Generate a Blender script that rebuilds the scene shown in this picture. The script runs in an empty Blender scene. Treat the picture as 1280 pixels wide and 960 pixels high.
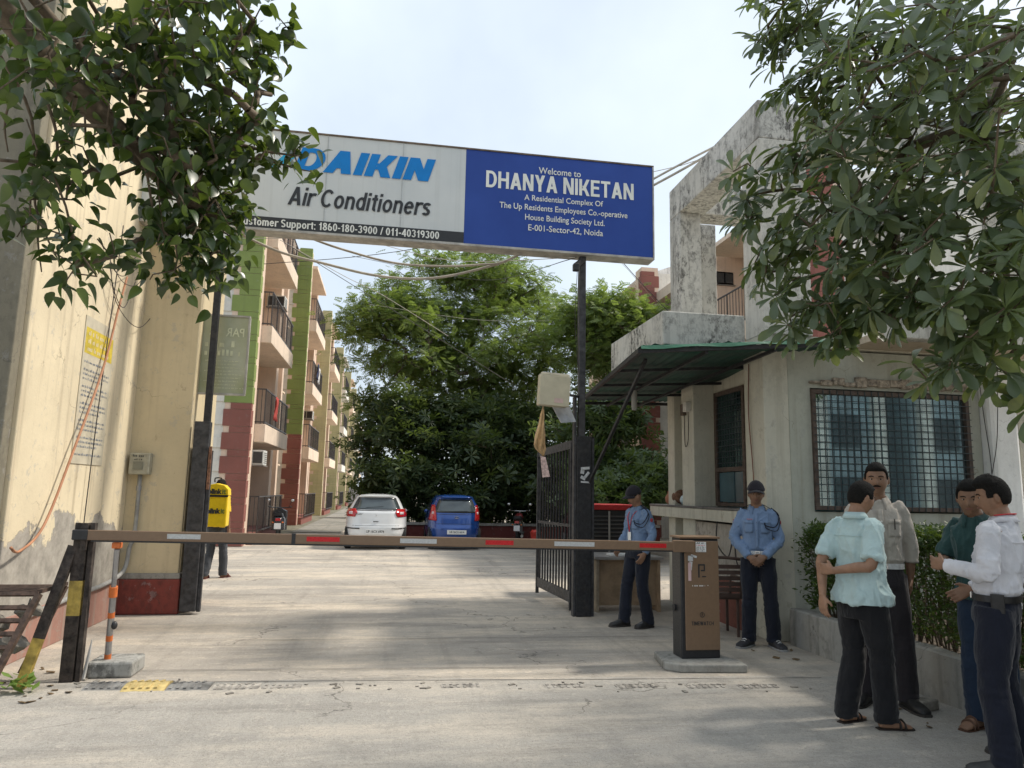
import bpy, math, random
import numpy as np
from mathutils import Vector, Matrix, Euler, noise
random.seed(7); rng = np.random.default_rng(7)
S = bpy.context.scene; COL = S.collection
R = math.radians; PI = math.pi

# ------------------------------------------------------------ camera
cam = bpy.data.objects.new('camera', bpy.data.cameras.new('camera')); COL.objects.link(cam)
YAW, PITCH, ROLL = R(9.5), R(8.5), R(1.15)
cam.location = (0, 0, 1.6)
cam.rotation_mode = 'QUATERNION'
cam.rotation_quaternion = (Matrix.Rotation(-YAW, 3, 'Z') @ Matrix.Rotation(R(90) + PITCH, 3, 'X') @ Matrix.Rotation(ROLL, 3, 'Z')).to_quaternion()
cam.data.sensor_width = 36; cam.data.lens = 900 / 1280 * 36
cam.data.clip_start = 0.05; cam.data.clip_end = 3000
S.camera = cam
# ------------------------------------------------------------ sky, sun, exposure
SUN_EL, SUN_DIR = R(49), Vector((1.0, 0.12, 0)).normalized()
world = bpy.data.worlds.new('World'); S.world = world; world.use_nodes = True
wn = world.node_tree; wn.nodes.clear()
wo = wn.nodes.new('ShaderNodeOutputWorld'); bg = wn.nodes.new('ShaderNodeBackground')
sky = wn.nodes.new('ShaderNodeTexSky'); sky.sky_type = 'NISHITA'; sky.sun_disc = False
sky.sun_elevation = SUN_EL; sky.sun_rotation = math.atan2(SUN_DIR.x, SUN_DIR.y)
sky.dust_density = 4.0; sky.air_density = 1.0; sky.ozone_density = 1.6
# thin even milky haze of cloud over the whole sky
mixc = wn.nodes.new('ShaderNodeMix'); mixc.data_type = 'RGBA'
cn = wn.nodes.new('ShaderNodeTexNoise'); cn.inputs['Scale'].default_value = 2.2; cn.inputs['Detail'].default_value = 5
cr = wn.nodes.new('ShaderNodeMapRange'); cr.inputs[1].default_value = .3; cr.inputs[2].default_value = .7; cr.inputs[3].default_value = 0.45; cr.inputs[4].default_value = 0.92
tcw = wn.nodes.new('ShaderNodeTexCoord')
wn.links.new(tcw.outputs['Generated'], cn.inputs['Vector']); wn.links.new(cn.outputs[0], cr.inputs[0])
wn.links.new(cr.outputs[0], mixc.inputs[0]); wn.links.new(sky.outputs[0], mixc.inputs[6])
mixc.inputs[7].default_value = (6.4, 7.15, 7.8, 1)
wn.links.new(mixc.outputs[2], bg.inputs[0]); bg.inputs[1].default_value = 0.118
wn.links.new(bg.outputs[0], wo.inputs[0])
sl = bpy.data.lights.new('sun', 'SUN'); sl.energy = 2.8; sl.angle = R(5); sl.color = (1.0, 0.93, 0.82)
so = bpy.data.objects.new('sun', sl); COL.objects.link(so)
sd = Vector((SUN_DIR.x * math.cos(SUN_EL), SUN_DIR.y * math.cos(SUN_EL), math.sin(SUN_EL)))
so.rotation_mode = 'QUATERNION'; so.rotation_quaternion = sd.to_track_quat('Z', 'Y'); so.location = sd * 50
S.view_settings.view_transform = 'Standard'; S.view_settings.look = 'None'
S.view_settings.exposure = 0.43; S.view_settings.gamma = 1.0
S.render.engine = 'CYCLES'
try:
    S.cycles.max_bounces = 6; S.cycles.transparent_max_bounces = 12; S.cycles.use_denoising = True
except Exception: pass

# ------------------------------------------------------------ helpers
def wm(o):
    m = o.matrix_basis.copy()
    while o.parent: o = o.parent; m = o.matrix_basis @ m
    return m
def V(*a): return Vector(a)
class MB:
    def __init__(s): s.v = []; s.f = []
    def add(s, vs, fs, M=None):
        k = len(s.v)
        s.v += [tuple(M @ Vector(p)) for p in vs] if M is not None else [tuple(p) for p in vs]
        s.f += [tuple(i + k for i in f) for f in fs]; return s
    def box(s, x0, x1, y0, y1, z0, z1, M=None):
        vs = [(x, y, z) for z in (z0, z1) for y in (y0, y1) for x in (x0, x1)]
        return s.add(vs, [(0, 2, 3, 1), (4, 5, 7, 6), (0, 1, 5, 4), (2, 6, 7, 3), (0, 4, 6, 2), (1, 3, 7, 5)], M)
    def cbox(s, c, d, rot=(0, 0, 0)):
        M = Matrix.Translation(c) @ Euler(rot).to_matrix().to_4x4()
        return s.box(-d[0] / 2, d[0] / 2, -d[1] / 2, d[1] / 2, -d[2] / 2, d[2] / 2, M)
    def bar(s, a, b, w, h=None, up=(0, 0, 1)):
        a, b = Vector(a), Vector(b); h = h or w; d = b - a; L = d.length; d.normalize()
        u = Vector(up)
        if abs(d.dot(u)) > .98: u = Vector((0, 1, 0))
        x = d.cross(u).normalized(); z = x.cross(d)
        M = Matrix((x, d, z)).transposed().to_4x4(); M.translation = a
        return s.box(-w / 2, w / 2, 0, L, -h / 2, h / 2, M)
    def loft(s, rings, cap=True, closed=True):
        n = len(rings[0]); k = len(s.v)
        for r in rings: s.v += [tuple(p) for p in r]
        for i in range(len(rings) - 1):
            for j in range(n if closed else n - 1):
                a = k + i * n + j; b = k + i * n + (j + 1) % n
                s.f.append((a, b, b + n, a + n))
        if cap:
            s.f.append(tuple(k + j for j in reversed(range(n)))); s.f.append(tuple(k + (len(rings) - 1) * n + j for j in range(n)))
        return s
    def tube(s, pts, r, n=8, cap=True, flat=1.0, ref=None, smooth=0):
        pts = [Vector(p) for p in pts]
        rr = list(r) if hasattr(r, '__len__') else [r] * len(pts)
        if smooth: pts, rr = catmull(pts, rr, smooth)
        rings = []; x = None
        for i, p in enumerate(pts):
            t = (pts[min(i + 1, len(pts) - 1)] - pts[max(i - 1, 0)]).normalized()
            if x is None:
                u = Vector(ref) if ref else (Vector((0, 0, 1)) if abs(t.z) < .9 else Vector((0, 1, 0)))
                x = t.cross(u).normalized()
            else:
                x = (x - t * x.dot(t)).normalized()
            y = t.cross(x)
            rings.append([p + x * math.cos(2 * PI * j / n) * rr[i] + y * math.sin(2 * PI * j / n) * rr[i] * flat for j in range(n)])
        return s.loft(rings, cap)
    def lathe(s, prof, c=(0, 0, 0), n=16, M=None):
        rings = [[(c[0] + r * math.cos(2 * PI * j / n), c[1] + r * math.sin(2 * PI * j / n), c[2] + z) for j in range(n)] for r, z in prof]
        if M is not None: rings = [[M @ Vector(p) for p in q] for q in rings]
        return s.loft(rings)
    def prism(s, poly, a, b, axis='y'):
        def P(u, w, t): return (u, t, w) if axis == 'y' else ((t, u, w) if axis == 'x' else (u, w, t))
        n = len(poly); k = len(s.v)
        s.v += [P(u, w, a) for u, w in poly] + [P(u, w, b) for u, w in poly]
        s.f += [tuple(k + j for j in range(n)), tuple(k + n + j for j in reversed(range(n)))]
        s.f += [(k + j, k + n + j, k + n + (j + 1) % n, k + (j + 1) % n) for j in range(n)]
        return s
    def ell(s, c, r, M=None, n=12, m=8):
        rings = []
        for i in range(1, m):
            a = PI * i / m
            rings.append([(r[0] * math.sin(a) * math.cos(2 * PI * j / n), r[1] * math.sin(a) * math.sin(2 * PI * j / n), r[2] * math.cos(a)) for j in range(n)])
        T = Matrix.Translation(c) @ (M.to_4x4() if M is not None else Matrix.Identity(4))
        return s.loft([[T @ Vector(p) for p in q] for q in rings])
    def build(s, name, mat, parent=None, smooth=False, bevel=0, fix=True, local=False):
        me = bpy.data.meshes.new(name)
        vs = s.v
        if parent is not None and not local:
            I = wm(parent).inverted(); vs = [I @ Vector(p) for p in vs]
        me.from_pydata([tuple(p) for p in vs], [], s.f); me.validate()
        return link(name, me, mat, parent, smooth, bevel, fix)
def link(name, me, mat, parent=None, smooth=False, bevel=0, fix=False):
    if fix:
        import bmesh
        b = bmesh.new(); b.from_mesh(me); bmesh.ops.recalc_face_normals(b, faces=b.faces); b.to_mesh(me); b.free()
    if mat is not None and not me.materials: me.materials.append(mat)
    if smooth:
        me.polygons.foreach_set('use_smooth', [True] * len(me.polygons))
        if smooth == 'auto':
            try: me.set_sharp_from_angle(angle=R(40))
            except Exception: pass
    o = bpy.data.objects.new(name, me); COL.objects.link(o); o.parent = parent
    if bevel:
        m = o.modifiers.new('bevel', 'BEVEL'); m.width = bevel; m.segments = 2; m.limit_method = 'ANGLE'; m.angle_limit = R(40)
    return o
def catmull(pts, rr, k):
    P = [pts[0]] + pts + [pts[-1]]; Q = [rr[0]] + rr + [rr[-1]]; op = []; orr = []
    for i in range(1, len(P) - 2):
        for j in range(k):
            t = j / k; a, b, c, d = P[i - 1:i + 3]
            op.append(.5 * ((2 * b) + (c - a) * t + (2 * a - 5 * b + 4 * c - d) * t * t + (3 * b - a - 3 * c + d) * t ** 3))
            orr.append(Q[i] + (Q[i + 1] - Q[i]) * (3 * t * t - 2 * t ** 3))
    return op + [pts[-1]], orr + [rr[-1]]
def tag(o, label=None, cat=None, group=None, kind=None):
    if label: o['label'] = label
    if cat: o['category'] = cat
    if group: o['group'] = group
    if kind: o['kind'] = kind
    return o
def thing(name, label, cat, loc=(0, 0, 0), rz=0, group=None):
    o = bpy.data.objects.new(name, None); COL.objects.link(o); o.empty_display_size = .2
    o.location = loc; o.rotation_euler = (0, 0, rz)
    return tag(o, label, cat, group)
def copy_tree(o, parent=None):
    c = o.copy(); COL.objects.link(c); c.parent = parent
    for ch in list(o.children): copy_tree(ch, c)
    return c
def dup_mesh(o, parent=None):
    c = o.copy(); COL.objects.link(c); c.parent = parent; return c

# ------------------------------------------------------------ materials
class NT:
    def __init__(s, name, bsdf=True):
        s.m = bpy.data.materials.new(name); s.m.use_nodes = True; s.t = s.m.node_tree
        s.b = s.t.nodes['Principled BSDF']; s.o = s.t.nodes['Material Output']; s.pos = None
    def n(s, t, **k):
        x = s.t.nodes.new(t)
        for a, b in k.items(): setattr(x, a, b)
        return x
    def l(s, a, b): s.t.links.new(a, b)
    def P(s, scale=(1, 1, 1), obj=False):
        if obj: src = s.n('ShaderNodeTexCoord').outputs['Object']
        else: src = s.n('ShaderNodeNewGeometry').outputs['Position']
        mp = s.n('ShaderNodeMapping'); mp.inputs['Scale'].default_value = scale; s.l(src, mp.inputs[0]); return mp.outputs[0]
    def noise(s, vec, scale, detail=6, rough=.6, lo=.35, hi=.65):
        x = s.n('ShaderNodeTexNoise'); x.inputs['Scale'].default_value = scale; x.inputs['Detail'].default_value = detail
        x.inputs['Roughness'].default_value = rough; s.l(vec, x.inputs['Vector'])
        r = s.n('ShaderNodeMapRange'); r.inputs[1].default_value = lo; r.inputs[2].default_value = hi; s.l(x.outputs[0], r.inputs[0])
        return r.outputs[0]
    def mix(s, f, a, b, blend='MIX'):
        x = s.n('ShaderNodeMix', data_type='RGBA', blend_type=blend)
        for v, i in ((f, 0), (a, 6), (b, 7)):
            if hasattr(v, 'links') or hasattr(v, 'is_linked'): s.l(v, x.inputs[i])
            else: x.inputs[i].default_value = v if i == 0 else (tuple(v) + (1,))[:4]
        return x.outputs[2]
    def math(s, op, a, b=0.0):
        x = s.n('ShaderNodeMath', operation=op)
        for v, i in ((a, 0), (b, 1)):
            if hasattr(v, 'is_linked'): s.l(v, x.inputs[i])
            else: x.inputs[i].default_value = v
        return x.outputs[0]
    def bump(s, h, st=.3, dist=.01, prev=None):
        x = s.n('ShaderNodeBump'); x.inputs['Strength'].default_value = st; x.inputs['Distance'].default_value = dist
        s.l(h, x.inputs['Height'])
        if prev is not None: s.l(prev, x.inputs['Normal'])
        s.l(x.outputs[0], s.b.inputs['Normal']); return x.outputs[0]
    def done(s, col, rough=.7, metal=0, spec=.4):
        if hasattr(col, 'is_linked'): s.l(col, s.b.inputs['Base Color'])
        else: s.b.inputs['Base Color'].default_value = (tuple(col) + (1,))[:4]
        if hasattr(rough, 'is_linked'): s.l(rough, s.b.inputs['Roughness'])
        else: s.b.inputs['Roughness'].default_value = rough
        s.b.inputs['Metallic'].default_value = metal; s.b.inputs['Specular IOR Level'].default_value = spec
        return s.m
def mul(c, k): return tuple(min(1, x * k) for x in c[:3])
MC = {}
def mat(name, col, rough=.6, var=.15, scale=8, metal=0, bump=.15, bs=60, dirt=.0, spec=.4, dist=.003, obj=False):
    """plain painted / moulded surface with mottling, fine grain and a little grime"""
    if name in MC: return MC[name]
    t = NT(name); p = t.P(obj=obj)
    c = t.mix(t.noise(p, scale), mul(col, 1 - var), mul(col, 1 + var))
    if dirt: c = t.mix(t.math('MULTIPLY', t.noise(p, scale * .37, 8, .7, .5, .72), dirt), c, (.09, .075, .06))
    if bump: t.bump(t.noise(p, bs, 4, .6, .2, .8), bump, dist)
    r = t.n('ShaderNodeMapRange'); r.inputs[3].default_value = rough * .8; r.inputs[4].default_value = min(1, rough * 1.25); t.l(t.noise(p, scale * 2.3), r.inputs[0])
    MC[name] = t.done(c, r.outputs[0], metal, spec); return MC[name]
def plaster(name, col, stain=(.16, .14, .12), amt=.5, streak=.5, mold=0., low=None, rough=.85):
    """painted render: broad mottling, vertical rain streaks, scuffs, black mould, peeling near the ground"""
    if name in MC: return MC[name]
    t = NT(name); p = t.P()
    c = t.mix(t.noise(p, 1.1, 8, .6, .3, .7), mul(col, .86), mul(col, 1.08))
    c = t.mix(t.math('MULTIPLY', t.noise(p, 9, 8, .7, .55, .75), .35 * amt), c, mul(col, .55))
    c = t.mix(t.math('MULTIPLY', t.noise(p, 6.5, 9, .75, .585, .61), .75 * min(1, amt)), c, mul(tuple((x + .35) / 2 for x in col), .95))
    c = t.mix(t.math('MULTIPLY', t.noise(t.P((1, 1, .8)), 4.3, 9, .8, .61, .63), .7 * min(1, amt)), c, mul(stain, 1.1))
    vo = t.n('ShaderNodeTexVoronoi', feature='DISTANCE_TO_EDGE'); vo.inputs['Scale'].default_value = .9; va = t.n('ShaderNodeVectorMath', operation='ADD'); nz = t.n('ShaderNodeTexNoise'); nz.inputs['Scale'].default_value = 2.2; nz.inputs['Detail'].default_value = 7
    t.l(p, nz.inputs['Vector']); t.l(p, va.inputs[0]); t.l(nz.outputs[1], va.inputs[1]); t.l(va.outputs[0], vo.inputs['Vector'])
    ck = t.n('ShaderNodeMapRange'); ck.inputs[1].default_value = .006; ck.inputs[2].default_value = .001; t.l(vo.outputs[0], ck.inputs[0])
    c = t.mix(t.math('MULTIPLY', t.math('MULTIPLY', ck.outputs[0], t.noise(p, .9, 3, .5, .5, .56)), .7 * min(1, amt * 1.3)), c, mul(stain, .8))
    ps = t.P((9, 9, .35))
    c = t.mix(t.math('MULTIPLY', t.noise(ps, 1.0, 6, .6, .52, .75), streak), c, stain)
    if mold:
        f = t.math('MULTIPLY', t.noise(p, 1.6, 8, .7, .40, .62), t.noise(t.P((1, 1, .6)), 16, 8, .75, .46, .56))
        c = t.mix(t.math('MULTIPLY', f, mold), c, (.035, .033, .03))
    if low is not None:
        z = t.n('ShaderNodeSeparateXYZ'); t.l(t.P(), z.inputs[0])
        zz = t.math('SUBTRACT', z.outputs[2], t.math('MULTIPLY', t.noise(t.P(), .9, 8, .65, .2, .8), low[1]))
        m = t.n('ShaderNodeMapRange'); m.inputs[1].default_value = low[0]; m.inputs[2].default_value = low[0] - .03; t.l(zz, m.inputs[0])
        lc = t.mix(t.noise(p, 5, 8, .7), mul(low[2], .7), mul(low[2], 1.25))
        c = t.mix(m.outputs[0], c, lc)
        b0 = t.bump(m.outputs[0], .6, -.004)
        t.bump(t.noise(p, 30, 8, .65, .2, .8), .35, .004, b0)
    else: t.bump(t.noise(p, 30, 8, .65, .2, .8), .35, .004)
    MC[name] = t.done(c, rough, 0, .25); return MC[name]
def leafmat(name, c1=None, c2=None, c3=None, trans=.35, rough=.45, spec=.45):
    if name in MC: return MC[name]
    t = NT(name); g = t.n('ShaderNodeNewGeometry')
    ri = g.outputs['Random Per Island']
    oi = t.n('ShaderNodeObjectInfo').outputs['Random']
    r = t.math('FRACT', t.math('ADD', ri, oi))
    c = t.mix(r, c1, c2)
    if c3: c = t.mix(t.math('MULTIPLY', t.math('GREATER_THAN', t.math('FRACT', t.math('MULTIPLY', r, 7.31)), .88), .8), c, c3)
    c = t.mix(t.math('MULTIPLY', t.noise(t.P(), 25, 3), .25), c, mul(c1, .6))
    tr = t.n('ShaderNodeBsdfTranslucent'); t.l(t.mix(.5, c, (.30, .42, .04)), tr.inputs[0])
    t.done(c, rough, 0, spec)
    mx = t.n('ShaderNodeMixShader'); mx.inputs[0].default_value = trans
    t.l(t.b.outputs[0], mx.inputs[1]); t.l(tr.outputs[0], mx.inputs[2]); t.l(mx.outputs[0], t.o.inputs[0])
    MC[name] = t.m; return t.m
def clothmat(name, col, weave=900, var=.10, rough=.9, stripes=None):
    if name in MC: return MC[name]
    t = NT(name); p = t.P(obj=True)
    c = t.mix(t.noise(p, 7, 5), mul(col, 1 - var), mul(col, 1 + var))
    w = t.n('ShaderNodeTexNoise'); w.inputs['Scale'].default_value = weave; t.l(p, w.inputs['Vector'])
    c = t.mix(t.math('MULTIPLY', w.outputs[0], .25), c, mul(col, .72))
    b0 = t.bump(t.noise(t.P((1, 1, .45), obj=True), 13, 3, .5, .2, .8), .55, .022)
    t.bump(t.noise(p, 42, 3, .5, .2, .8), .3, .006, b0)
    t.b.inputs['Sheen Weight'].default_value = .15
    MC[name] = t.done(c, rough, 0, .2); return MC[name]
FONTC = {}
def text(s, size, loc, mat_, parent=None, rot=(R(90), 0, 0), align='CENTER', shear=0, bold=0, sx=1.0, depth=.0015, name='lettering', space=1.0):
    cu = bpy.data.curves.new(name, 'FONT'); cu.body = s; cu.size = size; cu.align_x = align; cu.align_y = 'CENTER'
    cu.shear = shear; cu.offset = bold; cu.extrude = depth; cu.space_character = space; cu.resolution_u = 3
    o = bpy.data.objects.new(name, cu); COL.objects.link(o)
    dg = bpy.context.evaluated_depsgraph_get(); me = bpy.data.meshes.new_from_object(o.evaluated_get(dg))
    bpy.data.objects.remove(o); bpy.data.curves.remove(cu)
    M = Matrix.Translation(loc) @ Euler(rot).to_matrix().to_4x4() @ Matrix.Diagonal((sx, 1, 1, 1))
    if parent is not None: M = wm(parent).inverted() @ M
    me.transform(M); me.materials.clear()
    return link(name, me, mat_, parent)

# ---- block letters drawn from bars and arcs (grotesque sans)
def glyph(ch, t):
    """polygons of one letter, cap height 1, stroke t; returns (polys, advance)"""
    P = []; h = t * .86; X = .74
    def vb(x, y0=0, y1=1.0): P.append([(x, y0), (x + t, y0), (x + t, y1), (x, y1)])
    def hb(x0, x1, y, k=h): P.append([(x0, y), (x1, y), (x1, y + k), (x0, y + k)])
    def dg(xb, xt, y0=0, y1=1.0, w=None): w = w or t * 1.12; P.append([(xb, y0), (xb + w, y0), (xt + w, y1), (xt, y1)])
    def arc(cx, cy, rx, ry, a0, a1, n=None):
        n = n or max(4, int(abs(a1 - a0) / 15)); ix, iy = rx - t, ry - h
        for i in range(n):
            a, b = R(a0 + (a1 - a0) * i / n), R(a0 + (a1 - a0) * (i + 1) / n)
            P.append([(cx + rx * math.cos(a), cy + ry * math.sin(a)), (cx + rx * math.cos(b), cy + ry * math.sin(b)), (cx + ix * math.cos(b), cy + iy * math.sin(b)), (cx + ix * math.cos(a), cy + iy * math.sin(a))])
    w = t * 1.12; a = .66
    if ch == 'A': dg(0, .37 - w / 2); dg(.74 - w, .37 - w / 2); hb(.17, .57, .22); a = .74
    elif ch == 'D': vb(0); hb(t * .9, .32, 0); hb(t * .9, .32, 1 - h); arc(.32, .5, .38, .5, -90, 90); a = .70
    elif ch == 'I': vb(0); a = t
    elif ch == 'K': vb(0); dg(t * .8, .70 - w, .32, 1); dg(.70 - w * .95, .20, 0, .60); a = .70
    elif ch == 'N': vb(0); vb(.70 - t); dg(.70 - w * 1.05, 0); a = .70
    elif ch == 'H': vb(0); vb(.70 - t); hb(t * .9, .70 - t * .9, .44); a = .70
    elif ch == 'Y': dg(.34 - w / 2, 0, .40, 1); dg(.34 - w / 2, .68 - w, .40, 1); vb(.34 - t / 2, 0, .46); a = .68
    elif ch == 'E': vb(0); hb(t * .9, .60, 0); hb(t * .9, .56, .45); hb(t * .9, .60, 1 - h); a = .60
    elif ch == 'T': hb(0, .64, 1 - h); vb(.32 - t / 2, 0, 1 - h * .9); a = .64
    elif ch == 'M': vb(0); vb(.80 - t); dg(.40 - w / 2, 0, .12, 1); dg(.40 - w / 2, .80 - w, .12, 1); a = .80
    elif ch == 'W': dg(.20, 0); dg(.20, .50 - w / 2); dg(.80 - w, .50 - w / 2); dg(.80 - w, 1.0 - w); a = 1.0
    elif ch == 'C': arc(.37, .5, .37, .5, 42, 318); a = .70
    elif ch == 'S': arc(.31, .725, .30, .275, 30, 270); arc(.31, .275, .30, .275 + h * .0, -150, 90); a = .62
    elif ch == 'i': vb(0, 0, .72); vb(0, .84, 1); a = t
    elif ch == 'r': vb(0, 0, .72); arc(.33, .40, .33, .33, 62, 160); a = .36
    elif ch == 'o': arc(.29, .36, .29, .37, 0, 360); a = .58
    elif ch == 'n': vb(0, 0, .72); arc(.27, .44, .27, .29, 0, 150); vb(.54 - t, 0, .45); a = .54
    elif ch == 'u': vb(0, .28, .72); arc(.27, .28, .27, .29, 180, 345); vb(.54 - t, 0, .72); a = .54
    elif ch == 'm': vb(0, 0, .72); arc(.25, .46, .25, .27, 0, 150); vb(.50 - t, 0, .47); arc(.25 + .50 - t, .46, .25, .27, 0, 150); vb(1.0 - 2 * t, 0, .47); a = 1.0 - t
    elif ch == 'd': arc(.28, .36, .28, .37, 0, 360); vb(.55 - t, 0, 1); a = .55
    elif ch == 'p': arc(.29, .36, .28, .37, 0, 360); vb(0, -.26, .72); a = .57
    elif ch == 't': vb(.10, .12, .92); hb(0, .34, .60); arc(.10 + .2, .17, .2, .17, 180, 275); a = .34
    elif ch == 'e': arc(.29, .36, .29, .37, 5, 325); hb(.06, .54, .32); a = .57
    elif ch == 's': arc(.26, .53, .25, .20, 25, 270); arc(.26, .20, .25, .20 + h * .0 + .0, -155, 90); P.append([(.2, .33), (.32, .33), (.32, .33 + h), (.2, .33 + h)]) if t > .1 else 0; a = .52
    elif ch == '0': arc(.28, .5, .28, .5, 0, 360); a = .56
    elif ch == '1': vb(.20); dg(0, .20, .66, .86, t); a = .44
    elif ch == '3': arc(.27, .73, .27, .27, -90, 160); arc(.27, .29, .28, .29, -160, 90); a = .56
    elif ch == '4': vb(.34); hb(0, .58, .22); dg(0, .34, .22 + h * .5, 1, t); a = .58
    elif ch == '6': arc(.28, .31, .28, .31, 0, 360); arc(.36, .5, .36, .5, 100, 190); a = .56
    elif ch == '8': arc(.28, .28, .28, .28, 0, 360); arc(.28, .75, .25, .25, 0, 360); a = .56
    elif ch == '9': arc(.28, .69, .28, .31, 0, 360); arc(.20, .5, .36, .5, -80, 10); a = .56
    elif ch == '-': hb(0, .30, .32); a = .30
    elif ch == '/': dg(0, .24, 0, 1, t * .8); a = .34
    elif ch == ':': vb(0, 0, .15); vb(0, .55, .70); a = t
    elif ch == ' ': a = .22
    return P, a
def block_text(s, x0, x1, zb, cap, y, m_, par, t=.17, shear=0, gap=.09, name='lettering'):
    """letters between x0 and x1 on a wall facing -Y, baseline zb, one mesh per word of flat print"""
    adv = 0; items = []
    for ch in s:
        P, a = glyph(ch, t); items.append((ch, P, adv)); adv += a + (gap if ch != ' ' else gap)
    adv -= gap; k = (x1 - x0 - shear * cap) / adv; b = MB(); n = 0
    def flush():
        nonlocal b
        if b.f: b.build(name, m_, par, fix=False)
        b = MB()
    for ch, P, ox in items:
        if ch == ' ': flush(); continue
        for q, poly in enumerate(P): b.add([(x0 + (ox + u) * k + shear * v * cap, y - (q % 5) * .00012, zb + v * cap) for u, v in poly], [tuple(range(len(poly)))])
    flush()
# ============================================================ THE SETTING
def struct(o): o['kind'] = 'structure'; return o
# ---- ground
def ground_mat(name, ca, cb, dust, aspect=1):
    t = NT(name); p = t.P()
    c = t.mix(t.noise(p, .45, 9, .62, .38, .62), mul(ca, .92), cb)
    c = t.mix(t.math('MULTIPLY', t.noise(t.P((.35, 1.5, 1)), 1.0, 10, .68, .47, .60), .8), c, dust)
    c = t.mix(t.math('MULTIPLY', t.noise(t.P((.22, 1.6, 1)), 1.7, 10, .72, .52, .66), .60), c, mul(ca, .62))       # swept, damp looking streaks
    c = t.mix(t.math('MULTIPLY', t.noise(t.P((2.2, .12, 1)), 1.6, 8, .6, .54, .70), .35), c, mul(ca, .55))        # tyre darkened tracks
    c = t.mix(t.math('MULTIPLY', t.noise(p, 3.3, 10, .78, .50, .62), .42), c, mul(cb, .66))
    c = t.mix(t.math('MULTIPLY', t.noise(p, 8, 10, .8, .56, .62), .40), c, mul(dust, 1.12))
    c = t.mix(t.math('MULTIPLY', t.noise(p, 34, 9, .8, .50, .66), .42), c, mul(ca, .55))
    c = t.mix(t.math('MULTIPLY', t.noise(p, 120, 3, .6, .60, .66), .55), c, (.10, .09, .08))
    c = t.mix(t.math('MULTIPLY', t.noise(p, 95, 3, .6, .62, .67), .5), c, (.62, .58, .52))
    v = t.n('ShaderNodeTexVoronoi', feature='DISTANCE_TO_EDGE'); v.inputs['Scale'].default_value = .42
    wv = t.n('ShaderNodeVectorMath', operation='ADD'); nz = t.n('ShaderNodeTexNoise'); nz.inputs['Scale'].default_value = 2.5; nz.inputs['Detail'].default_value = 6
    t.l(p, nz.inputs['Vector']); t.l(p, wv.inputs[0]); t.l(nz.outputs[1], wv.inputs[1]); t.l(wv.outputs[0], v.inputs['Vector'])
    ck = t.n('ShaderNodeMapRange'); ck.inputs[1].default_value = .007; ck.inputs[2].default_value = .0; t.l(v.outputs[0], ck.inputs[0])
    c = t.mix(t.math('MULTIPLY', t.math('MULTIPLY', ck.outputs[0], t.noise(p, .6, 3, .5, .47, .54)), .75), c, (.09, .085, .075))
    b0 = t.bump(t.noise(p, 4, 10, .72, .2, .8), .55, .04)
    t.bump(t.noise(p, 70, 8, .75, .2, .8), .6, .006, b0)
    return t.done(c, .92, 0, .2)
GM = ground_mat('yard concrete', (.40, .365, .32), (.50, .45, .385), (.66, .57, .455))
AM = ground_mat('road concrete', (.385, .365, .33), (.46, .43, .385), (.55, .495, .42))
g = MB(); g.add([(-900, -900, 0), (900, -900, 0), (900, 900, 0), (-900, 900, 0)], [(0, 1, 2, 3)])
struct(g.build('ground', GM))
a = MB()                                                     # apron slab outside the gate with an uneven broken edge
top = [(-14 + i * .35, 6.62 - .055 * (i * .35 - 14 + 2.4) + .03 * math.sin(i * 1.7) + random.uniform(-.02, .02)) for i in range(58)]
pl = [(x, y, .005) for x, y in top]
a.add(pl + [(p[0], -30, .005) for p in pl], [(i, i + 58, i + 59, i + 1) for i in range(57)])
struct(a.build('road', AM))
# paved strip beside the left houses
PKM = ground_mat('old pavement', (.22, .22, .19), (.30, .29, .26), (.42, .39, .34))
s_ = MB().box(-3.3, -1.6, 27, 120, 0, .03); struct(s_.build('pavement', PKM))
s_ = MB().add([(x, y, .006) for x, y in ((-30, 26.5), (-3.2, 26.5), (-3.2, 120), (-30, 120))], [(0, 1, 2, 3)]); struct(s_.build('ground', mat('grassy soil', (.17, .16, .115), .95, .4, 3)))
# joint lines cut across the yard
BLK = mat('black rubber', (.035, .035, .037), .7, .4, 12, dirt=.3)
jm = MB()
for (x0, y0, x1, y1) in ((-2.3, 6.98, 3.0, 6.72), (-1.5, 8.2, 3.5, 8.12), (-2.4, 6.60, 3.9, 6.20)):
    n = 26; pts = [(x0 + (x1 - x0) * i / n, y0 + (y1 - y0) * i / n + random.uniform(-.006, .006)) for i in range(n + 1)]
    k = len(jm.v); w = .006
    for x, y in pts: jm.v += [(x, y - w * random.uniform(.4, 1.3), .009), (x, y + w * random.uniform(.4, 1.3), .009)]
    jm.f += [(k + 2 * i, k + 2 * i + 2, k + 2 * i + 3, k + 2 * i + 1) for i in range(n)]
struct(jm.build('ground', mat('joint dirt', (.13, .12, .105), .95, .3)))

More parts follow.
